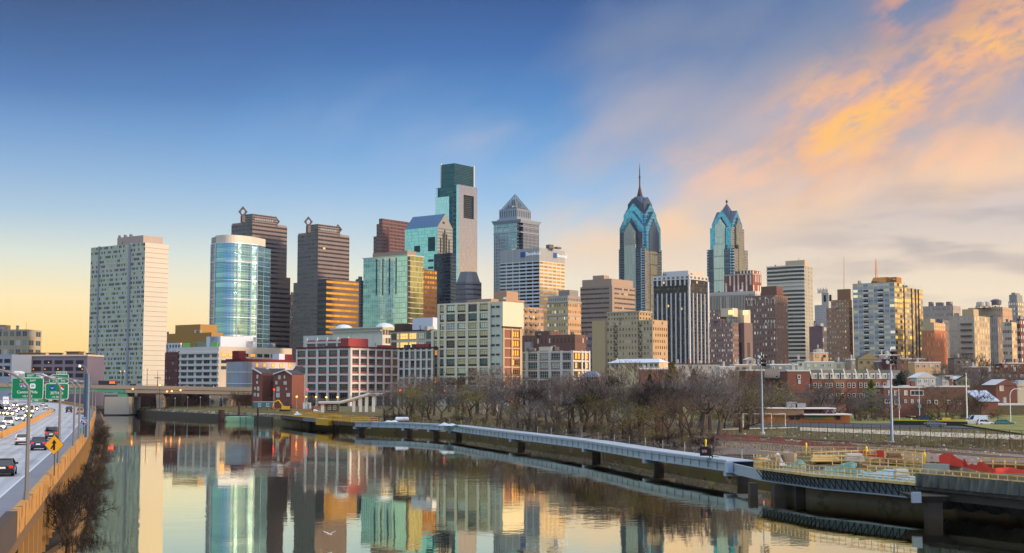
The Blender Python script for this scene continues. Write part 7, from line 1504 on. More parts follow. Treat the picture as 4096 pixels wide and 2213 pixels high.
wpole=mat('white pole paint',(216,216,206),.5,var=.05)
spole('tall white pole with a slanted dark arm by the white van',3869,1697,1492,'arm',wpole,.2); spole('single-headed lamp post rising behind the low recreation building',3138,1655,1545,'head',wpole,.12); spole('pale curved street lamp near the right frame edge',4043,1696,1580,'curve',wpole,.13); spole('white utility pole carrying a teal box before the brick house',3598,1692,1555,'pole',wpole,.11); spole('thin pale utility pole at the right end of the brick house',3679,1692,1548,'pole',pol,.11)
# street vehicles
for x_,y_,st,pc,lb,sc,hd in ((3704,1694,'suv',black,'black sport utility car parked behind the yellow rail',1.05,(1,.1,0)),(3903,1702,'van',white,'white delivery van parked behind the tall white pole',1.0,(-1,.1,0)),(3942,1705,'hatch',white,'small white hatchback parked right of the white van',.95,(1,0,0)),(4017,1705,'sedan',('teal',(40,110,104)),'teal sedan parked near the curved street lamp',1.0,(1,0,0)),(3740,1709,'sedan',('pewter',(96,98,104)),'pewter sedan parked below the yellow rail',1.0,(1,.05,0)),(3772,1700,'van',('yellow',(206,160,40)),'small yellow work van by the yellow rail',.7,(-1,0,0))):
    make_car(lb,'van' if st=='van' else 'car',og(x_,y_)+Vector((0,0,.1)),hd,st,pc,None,'parked_van' if st=='van' else None,sc)
def person(label,px,py,h,shirt,trous):
    b=og(px,py); t_=thing('person',label,'person',b); k=h/1.75; J=[(0,0,.95),(0,0,1.2),(0,0,1.42),(0,0,1.52),(0,0,1.66),(.17,0,1.4),(.22,.05,1.12),(.2,-.1,.88),(-.17,0,1.4),(-.22,-.05,1.12),(-.2,.12,.9),(.1,.0,.9),(.11,-.12,.5),(.11,.05,.07),(.11,-.1,.03),(-.1,0,.9),(-.11,.14,.5),(-.11,.1,.07),(-.11,-.04,.03)]
    E=[(0,1),(1,2),(2,3),(3,4),(2,5),(5,6),(6,7),(2,8),(8,9),(9,10),(0,11),(11,12),(12,13),(13,14),(0,15),(15,16),(16,17),(17,18)]; Rr=[.15,.16,.14,.06,.11,.075,.055,.04,.075,.055,.04,.1,.075,.05,.04,.1,.075,.05,.04]
    me=bpy.data.meshes.new('body'); me.from_pydata([(x*k,y*k,z*k) for x,y,z in J],E,[]); o=bpy.data.objects.new('body',me); COL.objects.link(o); md=o.modifiers.new('skin','SKIN')
    for v,r in zip(me.skin_vertices[0].data,Rr): v.radius=(r*k,r*k)
    me.skin_vertices[0].data[0].use_root=True; o.modifiers.new('sub','SUBSURF').levels=1; dg=bpy.context.evaluated_depsgraph_get(); m2=bpy.data.meshes.new_from_object(o.evaluated_get(dg)); bpy.data.objects.remove(o)
    for m in (mat('skin tone',(150,108,84),.7,var=0),mat('cloth '+shirt[0],shirt[1],.9,var=0),mat('cloth '+trous[0],trous[1],.9,var=0)): m2.materials.append(m)
    for p in m2.polygons: z=p.center.z/k; p.material_index=0 if z>1.5 or (abs(p.center.x/k)>.16 and z<1.0 and z>.8) else (1 if z>.92 else 2); p.use_smooth=True
    o=bpy.data.objects.new('body',m2); COL.objects.link(o); o.parent=t_
    mb=MB(); mb.lathe((0,.015*k,1.64*k),[(.085*k,0),(.1*k,.06*k),(.07*k,.13*k),(0,.15*k)],10); ORG[t_.name]=Vector((0,0,0)); mb.build('hair',mat('dark hair',(40,32,28),.9,var=0),t_)
person('person in a pale top walking by the brick house behind the field',3646,1696,1.7,('pale',(200,196,206)),('dark jeans',(44,48,64))); person('person in a white shirt standing right of the parked black car',3761,1700,1.75,('white',(220,220,216)),('black',(28,28,32)))
# recreation building
RY=350.0
def rbox(B,nm,x0,x1,y0,y1,dy,m,dep=8): a,b=at(x0,y1,RY+dy),at(x1,y0,RY+dy); return MB().prism([(a.x,a.y),(b.x,b.y),(b.x,b.y+dep),(a.x,a.y+dep)],a.z,b.z).build(nm,m,B)
RB=thing('recreation_building','low brown recreation building with stepped white-edged roofs and a purple graffiti fascia','building',at(3230,1690,RY)); rbw=mat('brown rec wall',(134,108,88),.9,var=.12); rbb=mat('rec brick',(150,98,62),.9,var=.2,sc=.6)
rbox(RB,'wall',3054,3400,1661,1692,1,rbb,10); rbox(RB,'upper_wall',3054,3216,1636,1662,.4,rbw,9); rbox(RB,'fascia',3217,3343,1637,1657,2,mat('dark plum fascia',(62,46,58),.8),8); rbox(RB,'roof_edge',3050,3345,1632,1636.5,-.1,wht if False else mat('white roof edge',(214,206,196),.7),10); rbox(RB,'lower_roof',3216,3408,1656,1661,-1.6,mat('white roof edge',(214,206,196)),9)
rbox(RB,'mural_panel',3218,3334,1664,1676,.9,mat('faded mural',(110,150,120),.8,var=.35,sc=.45,col2=(176,156,60),c2=(.45,.6)),.1)
for i,(x0,x1,c_) in enumerate(((3284,3300,(120,80,150)),(3302,3312,(216,206,222)),(3316,3328,(146,96,176)),(3330,3341,(216,206,222)))): 
    a,b=at(x0,1655,RY+1.9),at(x1,1638,RY+1.9); mb=MB(); w_,h_=(b.x-a.x)/2,(b.z-a.z)/2; cx,cz=(a.x+b.x)/2,(a.z+b.z)/2
    for k in range(10): t0,t1=k*.55,(k+1)*.55; f=lambda t:(cx+w_*.8*math.cos(t)*(1-.06*t),RY+1.85,cz+h_*.8*math.sin(t*1.4)); mb.beam(f(t0),f(t1),.12,.34)
    mb.build('graffiti',mat('graffiti %d'%i,c_,.7,var=0),RB)
for x_,h_ in ((3166,1.6),(3200,1.2)): q=at(x_,1632,RY+4); MB().box((q.x,q.y,q.z),(2.6,1.8,h_)).build('roof_unit',mat('rooftop unit',(150,150,158),.5,.3),RB)
for x_ in (3172,3196,3358): a=at(x_,1680,RY); me=winmesh(1.0,1.1,'dark',dfr,1,1); o=bpy.data.objects.new('window',me); COL.objects.link(o); o.parent=RB; o.location=Vector((a.x,RY+.98,a.z))-ORG[RB.name]
# ---------------------------------------------------------------- houses beyond the field
def fwin(B,x0,x1,y0,y1,Y,tone='dark',nx=1,ny=2,fr=wfr):
    a,b=at(x0,y1,Y),at(x1,y0,Y); me=winmesh(b.x-a.x,b.z-a.z,tone,fr,nx,ny,.2); o=bpy.data.objects.new('window',me); COL.objects.link(o); o.parent=B; o.location=Vector(((a.x+b.x)/2,Y-.01,a.z))-ORG[B.name]
def fhouse(label,Y,x0,x1,yt,yb,m,dep=10,roof=None,rm=None,kind='brick_house',cat='house',zb=None):
    a,b=at(x0,yb,Y),at(x1,yt,Y); zb=min(a.z,gz(a.x,Y)) -.5 if zb is None else zb; t_=thing(kind,label,cat,((a.x+b.x)/2,Y,zb)); MB().prism([(a.x,Y),(b.x,Y),(b.x,Y+dep),(a.x,Y+dep)],zb,b.z,0,0,[(1,1)]*4).build('wall',m,t_)
    rm=rm or mat('pale flat roof',(190,190,188),.7,var=.15)
    if roof=='gable':
        mb=MB(); mb.gable(((a.x+b.x)/2,Y+dep/2),(0,1),dep/2+.3,(b.x-a.x)/2+.3,b.z+.01,b.z+.15,b.z+(b.x-a.x)*.3,1,0,1); mb.build('roof',[rm,m],t_)
    elif roof=='shed':
        mb=MB(); mb.face([(a.x-.3,Y-.4,b.z+.1),(b.x+.3,Y-.4,b.z+.1),(b.x+.3,Y+dep*.8,b.z+3),(a.x-.3,Y+dep*.8,b.z+3)]); mb.face([(a.x-.3,Y-.4,b.z+.1),(a.x-.3,Y-.4,b.z-.2),(b.x+.3,Y-.4,b.z-.2),(b.x+.3,Y-.4,b.z+.1)]); mb.face([(b.x+.3,Y-.4,b.z+.1),(b.x+.3,Y+dep*.8,b.z+.1),(b.x+.3,Y+dep*.8,b.z+3)]); mb.build('roof',rm,t_)
    else:
        mb=MB(); mb.prism([(a.x-.15,Y-.15),(b.x+.15,Y-.15),(b.x+.15,Y+dep),(a.x-.15,Y+dep)],b.z+.01,b.z+.5); mb.build('roof',rm,t_)
        for k in range(max(1,int((b.x-a.x)/5))): xx=a.x+(b.x-a.x)*(k+.3)/max(1,int((b.x-a.x)/5)); hc=.9+.7*((k*7+int(Y))%3)/2; MB().box((xx,Y+1.5+k%2,b.z+.5),(.8,.7,hc+.6)).build('chimney',MC['rowhouse brick'] if k%2 else rcm[1],t_)
    return t_
bk=mat('rowhouse brick',(118,76,64),.9,var=.2,sc=.7); bk3=mat('brown rowhouse brick',(100,72,60),.9,var=.25,sc=.7)
h=fhouse('three-storey red-brick house with white-framed windows behind the second floodlight pole',400,3538,3700,1552,1690,bk,12)
for x0,x1 in ((3552,3564),(3576,3588),(3616,3629)): fwin(h,x0,x1,1561,1582,400,'curt_refl')
fwin(h,3641,3694,1561,1583,400,'dark',3,1)
for x0,x1,y1 in ((3539,3560,1614),(3578,3597,1619),(3616,3627,1612),(3643,3654,1614),(3670,3679,1614)): fwin(h,x0,x1,1598,y1,400,'dark',2,1)
for x0,x1 in ((3549,3575),(3616,3643)): a,b=at(x0,1552,401),at(x1,1541,401); MB().prism([(a.x,402),(b.x,402),(b.x,407),(a.x,407)],a.z+.2,b.z).build('roof_shed',mat('pale roof shed',(176,184,184),.6),h)
a=at(3650,1548,403); MB().box((a.x,403,a.z-.5),(1.2,1.2,2.2)).build('chimney',bk,h)
h=fhouse('dark brick rowhouse with a pale parapet, right of the three-storey brick house',430,3702,3876,1549,1690,bk3,14); 
for x0 in (3708,3738,3790,3830): fwin(h,x0,x0+13,1600,1618,430,'dark',1,2)
h=fhouse('low red-brick house with a blue-white metal roof at the right, above the van',390,3917,3992,1604,1694,bk,13,'shed',mat('blue white metal roof',(196,206,222),.4,.3,var=.1)); fwin(h,3925,3942,1661,1673,390,'dark',2,1); fwin(h,3946,3963,1661,1673,390,'white',2,1)
h=fhouse('low brick annex with a tilted tan eave at the right frame edge',394,3993,4110,1622,1694,mat('dim olive brick',(92,84,64),.9,var=.2),10,None,mat('pale flat roof',(190,190,188))); fwin(h,3998,4022,1660,1674,394,'dark',2,1)
h=fhouse('brick house with a white gable window and a pale metal roof, upper right',480,3986,4066,1542,1640,bk,14,'gable',mat('pale metal roof',(206,204,200),.5,.2)); fwin(h,3998,4014,1542,1565,480,'curt_refl',1,2)
h=fhouse('cream-sided gabled house at the far right edge',500,4072,4150,1545,1640,mat('cream siding',(196,186,160),.8),14,'gable')
# mansard rowhouses
mans=mat('green slate mansard',(78,84,74),.8,var=.25,sc=.8); mans2=mat('brown shingle mansard',(112,98,84),.85,var=.25,sc=.8)
xs=[3246,3292,3336,3382,3428,3476,3524,3572,3612]; words='first second third fourth fifth sixth seventh eighth'.split()
for i in range(8):
    Y=432+3*i; x0,x1=xs[i],xs[i+1]; a,b=at(x0,1517,Y),at(x1,1517,Y); zt=at(x0,1480,Y).z; zb=gz(a.x,Y)-.5; t_=thing('mansard_rowhouse','brick mansard rowhouse with white dormers, %s from left in its row'%words[i],'townhouse',((a.x+b.x)/2,Y,zb),'mansard rowhouses')
    MB().prism([(a.x,Y),(b.x,Y),(b.x,Y+11),(a.x,Y+11)],zb,a.z).build('wall',(bk,bk3,mat('tan rowhouse brick',(132,96,78),.9,var=.25,sc=.7))[i%3],t_)
    mb=MB(); d=3.4; F=[(a.x,Y-.2,a.z),(b.x,Y-.2,a.z),(b.x,Y+d,zt),(a.x,Y+d,zt)]; mb.face(F); mb.face([(a.x,Y+d,zt),(b.x,Y+d,zt),(b.x,Y+10,zt),(a.x,Y+10,zt)]); mb.face([(b.x,Y-.2,a.z),(b.x,Y+10,a.z),(b.x,Y+10,zt),(b.x,Y+d,zt)]); mb.face([(a.x,Y-.2,a.z),(a.x,Y+d,zt),(a.x,Y+10,zt),(a.x,Y+10,a.z)]); mb.build('roof',mans if i%2==0 else mans2,t_)
    mb=MB(); mb.beam((a.x+.15,Y-.3,a.z+.1),(a.x+.15,Y+d,zt+.2),.3,.5); mb.build('party_wall',mat('white stucco',(206,202,190),.8,var=.1),t_)
    for k,fx in enumerate((.36,.76)):
        cx=a.x+(b.x-a.x)*fx; mb=MB(); mb.prism([(cx-.95,Y-.1),(cx+.95,Y-.1),(cx+.95,Y+2.6),(cx-.95,Y+2.6)],a.z+.05,a.z+1.9); o=mb.build('dormer',MC['white stucco'],t_); me=winmesh(.9,1.3,'dark' if (i+k)%3 else 'teal',wfr,1,2); w=bpy.data.objects.new('window',me); COL.objects.link(w); w.parent=o; w.location=Vector((cx,Y-.11,a.z+.3))-ORG[o.name]
    for fx in (.3,.7):
        for zz in (2.8,6.2): me=winmesh(1.0,1.6,'dark',wfr,1,2); w=bpy.data.objects.new('window',me); COL.objects.link(w); w.parent=t_; w.location=Vector((a.x+(b.x-a.x)*fx,Y-.01,a.z-zz))-ORG[t_.name]
h=fhouse('tall plain red-brick gable wall left of the mansard row, one narrow dark window',428,3152,3240,1486,1640,bk,12); fwin(h,3190,3202,1499,1516,428,'dark',1,1); fwin(h,3193,3202,1520,1536,428,'white',1,1); fwin(h,3236,3239,1536,1552,428,'dark',1,1)
h=fhouse('brick rowhouse with a brown shingle roof and paired dormer windows, behind the first floodlight pole',440,3060,3150,1512,1640,bk,12,'shed',mans2); fwin(h,3100,3113,1502,1513,439,'dark',1,1); fwin(h,3124,3138,1502,1513,439,'curt_refl',1,1)
fhouse('plain brown-red brick rowhouse end, left of the first floodlight pole',436,2984,3058,1484,1640,bk3,12)
FH=[('low cream building with dark-shaded openings among the roofs, left of the first floodlight head',560,2938,3042,1462,1500,(176,150,118),None),('long teal-grey shed under a white roof, right of the first floodlight head',540,3080,3188,1461,1500,(116,128,130),None),('pale grey-green block at the right end of the teal-grey shed',545,3190,3216,1446,1500,(166,176,164),None),('long low grey-green wall below the peach building',600,3218,3336,1450,1490,(150,158,144),None),('peach stucco building with a dark pipe, in front of the brown brick tower',760,3254,3312,1413,1460,(226,178,130),None),('small pale block on top behind the peach stucco building',790,3268,3290,1395,1430,(206,192,176),None),('cream stepped-parapet house below the tan brick tower',620,3338,3404,1453,1490,(222,206,172),None),('grey stone chimney-like house end beside the cream stepped-parapet house',610,3405,3421,1440,1490,(150,140,128),None),('olive gabled hall with a white roof behind the mansard row',720,3432,3516,1438,1470,(136,124,92),'gable'),('long white-roofed brick hall right of the olive gabled hall',740,3518,3600,1422,1470,(140,116,108),None),('grey slate-coloured house below the white-roofed brick hall',640,3520,3596,1448,1480,(104,106,114),None),('small maroon house behind the second floodlight head',630,3552,3588,1440,1480,(92,48,50),None),('long brown-brick row with tan patches, right of the second floodlight head',660,3600,3700,1438,1480,(126,94,70),None),('tan stucco house wall among bare trees, right of the mansard row',600,3660,3762,1452,1500,(196,160,118),None),('low white-roofed house in front of the grey-beige balcony tower',680,3818,3884,1436,1470,(120,112,108),None),('white gabled garage half hidden among bare trees, above the dark rowhouse',470,3668,3742,1512,1560,(190,190,184),'gable'),('olive gable end house with a pale roof by the tall white pole',520,3824,3880,1520,1570,(140,136,112),'gable'),('dark brown rowhouse terrace with white chimneys, far right',560,3950,4150,1492,1560,(98,66,54),None),('dusty brown rowhouse cluster behind the far right terrace',640,3880,4000,1470,1510,(128,98,82),None),('brick house with a pale flat roof above the far right terrace',660,4010,4140,1455,1510,(132,88,70),None),('low white house among the bare trees left of the tall white pole',520,3770,3812,1500,1560,(196,192,186),None),('flat white roof building behind the first brick rowhouse end',520,2880,2940,1470,1520,(186,178,170),None),('small grey skylight house on the ridge left of the first floodlight head',650,2986,3022,1440,1470,(170,166,160),'gable'),('long pale low building behind the left tree belt',640,2700,2880,1458,1500,(168,160,152),None),('brick row peeking above the tree belt, left of the pale low building',600,2560,2690,1478,1520,(126,84,70),None)]
for i,(lb,Y,x0,x1,yt,yb,c_,rf) in enumerate(FH):
    m=mat('house wall %d'%i,c_,.88,var=.2,sc=.4); h=fhouse(lb,Y,x0,x1,yt,yb,m,10,rf,mat('white flat roof',(206,206,206),.7,var=.1) if i%3!=2 else mat('dark flat roof',(70,66,66),.8),'rowhouse','house'); n_=max(1,int((x1-x0)/24)); w_=(x1-x0)/n_
    for k in range(n_): fwin(h,x0+w_*(k+.3),x0+w_*(k+.7),yt+6,yt+18,Y-.02,RN.choice(['dark','curt_refl','white','dark']),1,2,wfr if i%2 else gfr)
# ---------------------------------------------------------------- footbridge ramps and works at the far bank
rc=mat('ramp concrete',(172,166,154),.85,var=.15,sc=.4); RMY=505.0
def ramp(label,pts,Ys,thick,cols,w=3.0,rail=1.1):
    P_=[at(x,y,Y) for (x,y),Y in zip(pts,Ys)]; t_=thing('footbridge_ramp',label,'ramp',P_[0]); mb=MB(); d=Vector((.5,1,0)).normalized()*w
    for a,b in zip(P_,P_[1:]): lo=Vector((0,0,-thick)); mb.face([a,b,b+lo,a+lo][::-1]); mb.face([a+d,b+d,b+d+lo,a+d+lo]); mb.face([a,b,b+d,a+d]); mb.face([a+lo,b+lo,b+d+lo,a+d+lo][::-1])
    mb.build('deck',rc,t_); mb=MB()
    for a,b in zip(P_,P_[1:]): mb.beam(a+Vector((0,-.1,.05)),b+Vector((0,-.1,.05)),.3,.5)
    mb.build('edge_band',mat('white ramp edge',(208,206,200),.75),t_)
    railing('railing',P_,rail,mat('dull rail steel',(118,120,112),.6,.4),1.6,t_,(1.0,.66,.33),.07)
    for x_,yt_,yb_ in cols: q=at(x_,yt_,Ys[0]+1.5); g_=at(x_,yb_,Ys[0]+1.5); MB().box((q.x,q.y,g_.z-1),(1.0,1.4,q.z-g_.z+1.0)).build('column',mat('white ramp column',(196,192,184),.8,var=.1),t_)
ramp('concrete footbridge ramp rising on white columns in front of the pink warehouse',[(1274,1609),(1358,1608),(1390,1600),(1475,1575),(1530,1576)],[RMY]*5,.7,[(1290,1614,1642),(1416,1602,1643),(1443,1592,1645),(1466,1584,1648),(1494,1580,1654)])
ramp('concrete footbridge ramp sloping down to the right behind the bare trees',[(1830,1560),(1905,1576),(1985,1604),(2063,1634)],[470,468,464,460],1.2,[(1938,1595,1650),(1986,1612,1655)])
cabin('dark olive kiosk with white-framed doors under the footbridge ramp',507,1302,1352,1617,1646,mat('olive kiosk',(82,80,62),.85),2,3,'kiosk')
yl=mat('construction yellow',(214,164,40),.55,var=.15,sc=1)
q=on(1140,1648,3.6); EX=thing('excavator','yellow excavator with a raised orange-brown bucket on the far work platform','excavator',q)
for s in (-1,1): MB().prism([(q.x-2,q.y+s*1.1-.35),(q.x+2,q.y+s*1.1-.35),(q.x+2,q.y+s*1.1+.35),(q.x-2,q.y+s*1.1+.35)],q.z,q.z+.9).build('track',blackm,EX)
MB().box(q+Vector((.2,0,1.0)),(3.2,2.3,1.3),.2).build('body',yl,EX); MB().box(q+Vector((.9,-.5,2.3)),(1.3,1.1,1.5),.2,0,.8).build('cab',glassm,EX); MB().path([q+Vector((-.6,0,2)),q+Vector((-2.6,0,4.6)),q+Vector((-4.4,0,3.9))],[.35,.3,.25],6).build('boom',yl,EX); MB().path([q+Vector((-4.4,0,3.9)),q+Vector((-4.9,0,2.0))],[.24,.2],6).build('stick',yl,EX); mb=MB(); mb.lathe(q+Vector((-4.9,0,.8)),[(.2,0),(.8,.5),(.85,1.2)],8); mb.build('bucket',mat('rusty bucket',(168,98,40),.8),EX)
for i,(x_,y_,sx,lb) in enumerate(((1190,1652,4.5,'stack of yellow timber beside the excavator'),(1250,1657,5,'longer stack of raw timber in the middle of the far work platform'),(1215,1640,3,'short stack of timber behind the excavator'),(1330,1668,6,'timber stack lying by the yellow railing'))):
    q=on(x_,y_,3.4); t_=thing('timber_stack',lb,'timber',q)
    for k in range(3):
        for j in range(3): MB().beam(q+Vector((-sx/2+.2*k,j*.5,.18+.34*k)),q+Vector((sx/2-.1*j,j*.5+.3,.18+.34*k)),.4,.3).build('board',(wood,ywood,wood2)[(k+j)%3],t_)
q=on(1235,1648,3.6); CR=thing('crane_boom','red lattice crane boom lying behind the timber stacks','crane',q); mb=MB(); e=q+Vector((7,1,3.0))
for dy in (-.4,.4):
    for dz in (0,.8): mb.beam(q+Vector((0,dy,dz)),e+Vector((0,dy*.5,dz*.5)),.12,.12)
for k in range(10): f0,f1=k/10,(k+1)/10; a=q.lerp(e,f0); b=q.lerp(e,f1); mb.beam(a+Vector((0,-.4,0)),b+Vector((0,-.35,.7)),.08,.08); mb.beam(a+Vector((0,-.4,.8)),a+Vector((0,.4,.8)),.08,.08); mb.beam(a+Vector((0,-.4,0)),a+Vector((0,-.4,.8)),.08,.08)
mb.build('lattice',mat('crane red',(176,44,44),.6),CR)
heap('white sheeting heap by the red crane boom',on(1268,1652,3.5),7,3,1.4,wt_,seed=11); heap('white sheeting between the excavator and the timber',on(1192,1660,3.4),3,2,1.3,wt_,seed=12); heap('orange-tan rubble heap at the left end of the work platform',on(1118,1650,3.4),4,3,1.6,mat('tan rubble',(176,130,70),.95,var=.4,sc=2),'rubble_heap','rubble',13)
for i,(x_,y_,w_,h_,c_,lb) in enumerate(((1108,1632,2.4,2.3,(206,204,200),'small white site box behind the excavator'),(1207,1634,3.4,2.2,(210,212,214),'white site box right of the excavator'),(1228,1638,3.2,2.8,(190,196,196),'pale site container by the crane boom'))):
    q=on(x_,y_,3.8); t_=thing('site_box',lb,'site box',q); mb=MB(); mb.box(q,(w_,2.2,h_)); mb.build('body',mat('site box %d'%i,c_,.6,var=.08),t_); mb=MB(); mb.box(q+Vector((0,0,h_)),(w_+.2,2.4,.15)); mb.build('lid',headm,t_); MB().box(q+Vector((w_*.2,-1.12,.2)),(w_*.3,.06,h_*.75)).build('door',mat('grey door',(120,126,130),.6),t_)
for i,(x_,y_,Y,m_,lb) in enumerate(((1187,1588,540,lampm,'amber street lamp at the left corner of the pink warehouse'),(1224,1589,540,lampm,'amber street lamp second from the left along the pink warehouse'),(1264,1589,542,lampm,'amber street lamp third along the pink warehouse'),(1305,1590,542,lampm,'amber street lamp fourth along the pink warehouse'),(1350,1590,543,lampm,'amber street lamp right of centre along the pink warehouse'),(1601,1563,480,mat('red signal',(255,40,30),.3,0,0,emit=(255,30,20),es=4),'red railway signal light in the bare trees, left one'),(1779,1564,470,MC['red signal'] if 'red signal' in MC else None,'red railway signal light on a pale mast, right one'),(1230,1559,545,MC.get('red signal'),'red traffic light in front of the pink warehouse'),(1096,1559,560,MC.get('red signal'),'red traffic light between the gabled townhouses'))):
    q=at(x_,y_,Y); g_=Vector((q.x,q.y,gz(q.x,q.y))); m_=m_ or MC['red signal']; t_=thing('street_lamp' if i<5 else 'signal_light',lb,'lamp post' if i<5 else 'signal',g_); MB().tube(g_,q,.13,.1,6).build('pole',pol if i in(6,) else galv,t_); mb=MB(); mb.lathe(q-Vector((0,0,.3)),[(.05,0),(.38,.25),(.38,.5),(.05,.75)],10); mb.build('lamp_head',m_,t_)
# seagull
gq=at(1318,2138,122); SG=thing('seagull','white-grey seagull gliding low over the dark water reflections','bird',gq); gb=mat('gull white',(226,226,224),.8,var=0); mb=MB()
ax=[Vector((-.24,.12,.02)),Vector((-.12,.05,.0)),Vector((0,0,0)),Vector((.12,-.06,0)),Vector((.2,-.1,.02)),Vector((.26,-.13,.01))]; mb.path([gq+v for v in ax],[.02,.06,.08,.07,.05,.012],10); 
for s in (-1,1):
    R0=[(0,.0),(.22,.16),(.42,.2),(.58,.33)]; c0=[.2,.17,.12,.02]; L=[gq+Vector((s*x*.95,-.02+(.04 if s>0 else .0),z)) for x,z in R0]
    for k in range(3): 
        dq=Vector((.05,1,0)); a0,a1=L[k]-dq*c0[k]*.4,L[k]+dq*c0[k]*.6; b0,b1=L[k+1]-dq*c0[k+1]*.4,L[k+1]+dq*c0[k+1]*.6; th=Vector((0,0,.016)); mb.face([a0+th,b0+th,b1+th,a1+th]); mb.face([a0-th,a1-th,b1-th,b0-th]); mb.face([a0-th,b0-th,b0+th,a0+th]); mb.face([a1+th,b1+th,b1-th,a1-th])
mb.build('body',gb,SG)
# ================================================================ trees
def grow(tb,cb,rnd,p,d,L,r,lvl,maxl,spread,tw):
    n=2 if lvl<maxl-1 else 1; q=Vector(p); dd=Vector(d); seg=[]
    for k in range(n):
        dd=(dd+Vector((rnd.uniform(-.16,.16),rnd.uniform(-.16,.16),rnd.uniform(-.02,.12)))).normalized(); e=q+dd*(L/n); r1=r*(.82 if k==0 else .62)
        if lvl<=2: tb.tube(q,e,r,r1,6 if lvl==0 else 4,0,False)
        else: cb.tube(q,e,max(r,.016),max(r1,.012),3,0,False)
        seg.append((q.copy(),e.copy())); q=e; r=r1
    if lvl>=maxl:
        for (a,b) in seg[-1:]:
            for _ in range(tw):
                t=rnd.random(); s=a.lerp(b,t); v=(dd+Vector((rnd.uniform(-1,1),rnd.uniform(-1,1),rnd.uniform(-.35,.8)))*.75).normalized(); l=rnd.uniform(.35,.85)*L; w=Vector((rnd.uniform(-1,1),rnd.uniform(-1,1),rnd.uniform(-.4,.4))).normalized()*rnd.uniform(.012,.022); e=s+v*l; cb.face([s-w,s+w,e+w*.4,e-w*.4])
        return
    nc=rnd.randint(3,4) if lvl==0 else rnd.randint(3,4)
    for k in range(nc):
        (a,b)=seg[-1] if (k<2 or n==1) else seg[rnd.randrange(n)]; t=rnd.uniform(.75,1.0) if k<2 else rnd.uniform(.25,.9); s=a.lerp(b,t)
        ang=rnd.uniform(.25,.75)*spread*(1.2 if lvl==0 else 1.0); az_=2*math.pi*(k+rnd.random()*.8)/nc; u=dd.orthogonal().normalized(); v=dd.cross(u); nd=(dd*math.cos(ang)+(u*math.cos(az_)+v*math.sin(az_))*math.sin(ang)); nd.z+=.08; nd.normalize()
        grow(tb,cb,rnd,s,nd,L*rnd.uniform(.62,.82),r*.72,lvl+1,maxl,spread,tw)
bark=[mat('bark %d'%i,c,.95,var=.3,sc=2) for i,c in enumerate(((72,56,44),(84,72,64),(60,48,40)))]
twm=[mat('twigs %d'%i,c,.95,var=.3,sc=.25) for i,c in enumerate(((98,84,72),(110,102,98),(106,84,60),(74,64,56),(124,114,108),(112,104,62),(42,34,30),(100,92,90)))]
PROT={}
def proto(i,bush=False):
    k=(i,bush)
    if k in PROT: return PROT[k]
    rnd=random.Random(100+i+(50 if bush else 0)); tb,cb=MB(),MB()
    if bush:
        for s in range(5): grow(tb,cb,rnd,Vector((rnd.uniform(-.8,.8),rnd.uniform(-.8,.8),-.2)),Vector((rnd.uniform(-.5,.5),rnd.uniform(-.5,.5),1)).normalized(),2.3,.07,1,4,1.2,6)
    else: grow(tb,cb,rnd,Vector((0,0,-.3)),Vector((0,0,1)),3.0,.3,0,5,1.1+.14*(i%3),4+(i%2))
    hmax=max(v[2] for v in cb.v); out=[]
    for mb in (tb,cb):
        s_=10.0/hmax; me=bpy.data.meshes.new('trunk' if mb is tb else 'crown'); me.from_pydata([(a*s_,b*s_,c*s_) for a,b,c in mb.v],[],mb.f); me.materials.append(bark[i%3] if mb is tb else twm[i]); out.append(me)
    PROT[k]=out; return out
NT=[0]
def tree(label,pos,h,i,bush=False,group=None,wide=1.0):
    me=proto(i,bush); t_=thing('bare_shrub' if bush else 'bare_tree',label,'shrub' if bush else 'tree',pos,group,NT[0]*2.399); NT[0]+=1; s=h/10.0; t_.scale=(s*wide,s*wide,s)
    for n_,m in zip(('trunk','crown'),me): o=bpy.data.objects.new(n_,m); COL.objects.link(o); o.parent=t_
    return t_
def ordn(n):
    return '%d%s'%(n,'th' if 10<n%100<14 else {1:'st',2:'nd',3:'rd'}.get(n%10,'th'))
RR=random.Random(77)
def bankY(px):
    """depth of the land edge behind the boardwalk at pixel column px"""
    for Y in range(700,140,-3):
        q=at(px,1700,Y)
        if Vector((q.x,q.y)).dot(DI)-bd(Vector((q.x,q.y)).dot(DE))<1.5: return Y+3
    return 150
def row(name,x0,x1,step,dY,tops,group,vs=(0,1,1,2,3,4,4,5,7,7),jit=.35,hmax=22,wide=1.0):
    x=x0; k=0
    while x<x1:
        xx=x+RR.uniform(-jit,jit)*step; Y=(bankY(xx)+RR.uniform(*dY)) if dY[0]<150 else RR.uniform(*dY); q=gp(xx,Y); f=(x-x0)/(x1-x0); top=tops[0]+(tops[1]-tops[0])*f+RR.uniform(-34,62); h=min(hmax,max(3,at(xx,top,Y).z-q.z)); k+=1
        tree('bare winter tree, %s from left in the %s'%(ordn(k),name),q,h,RR.choice(vs),False,group,wide*RR.uniform(.85,1.45)); x+=step
row('front row behind the pale boardwalk',1530,2760,50,(4,16),(1566,1548),'front row of riverbank trees',(0,2,3,5,7,4),wide=1.15)
row('middle row of the riverbank tree belt',1560,2860,62,(24,50),(1518,1488),'middle row of riverbank trees',wide=1.1)
row('back row of the riverbank tree belt',1640,2990,72,(62,115),(1486,1452),'back row of riverbank trees',(1,3,4,7,0),wide=1.15)
row('belt left of the mansard row',2880,3240,36,(372,402),(1505,1545),'trees before the brick rowhouses',(0,3,7,1),wide=1.2)
row('clump left of the first floodlight',2770,3030,34,(296,350),(1520,1530),'trees left of the first floodlight',(0,3,7,1,5),wide=1.2)
row('thin line behind the recreation building',3060,3420,40,(364,374),(1575,1590),'trees behind the recreation building',(1,4,3,7),wide=1.1)
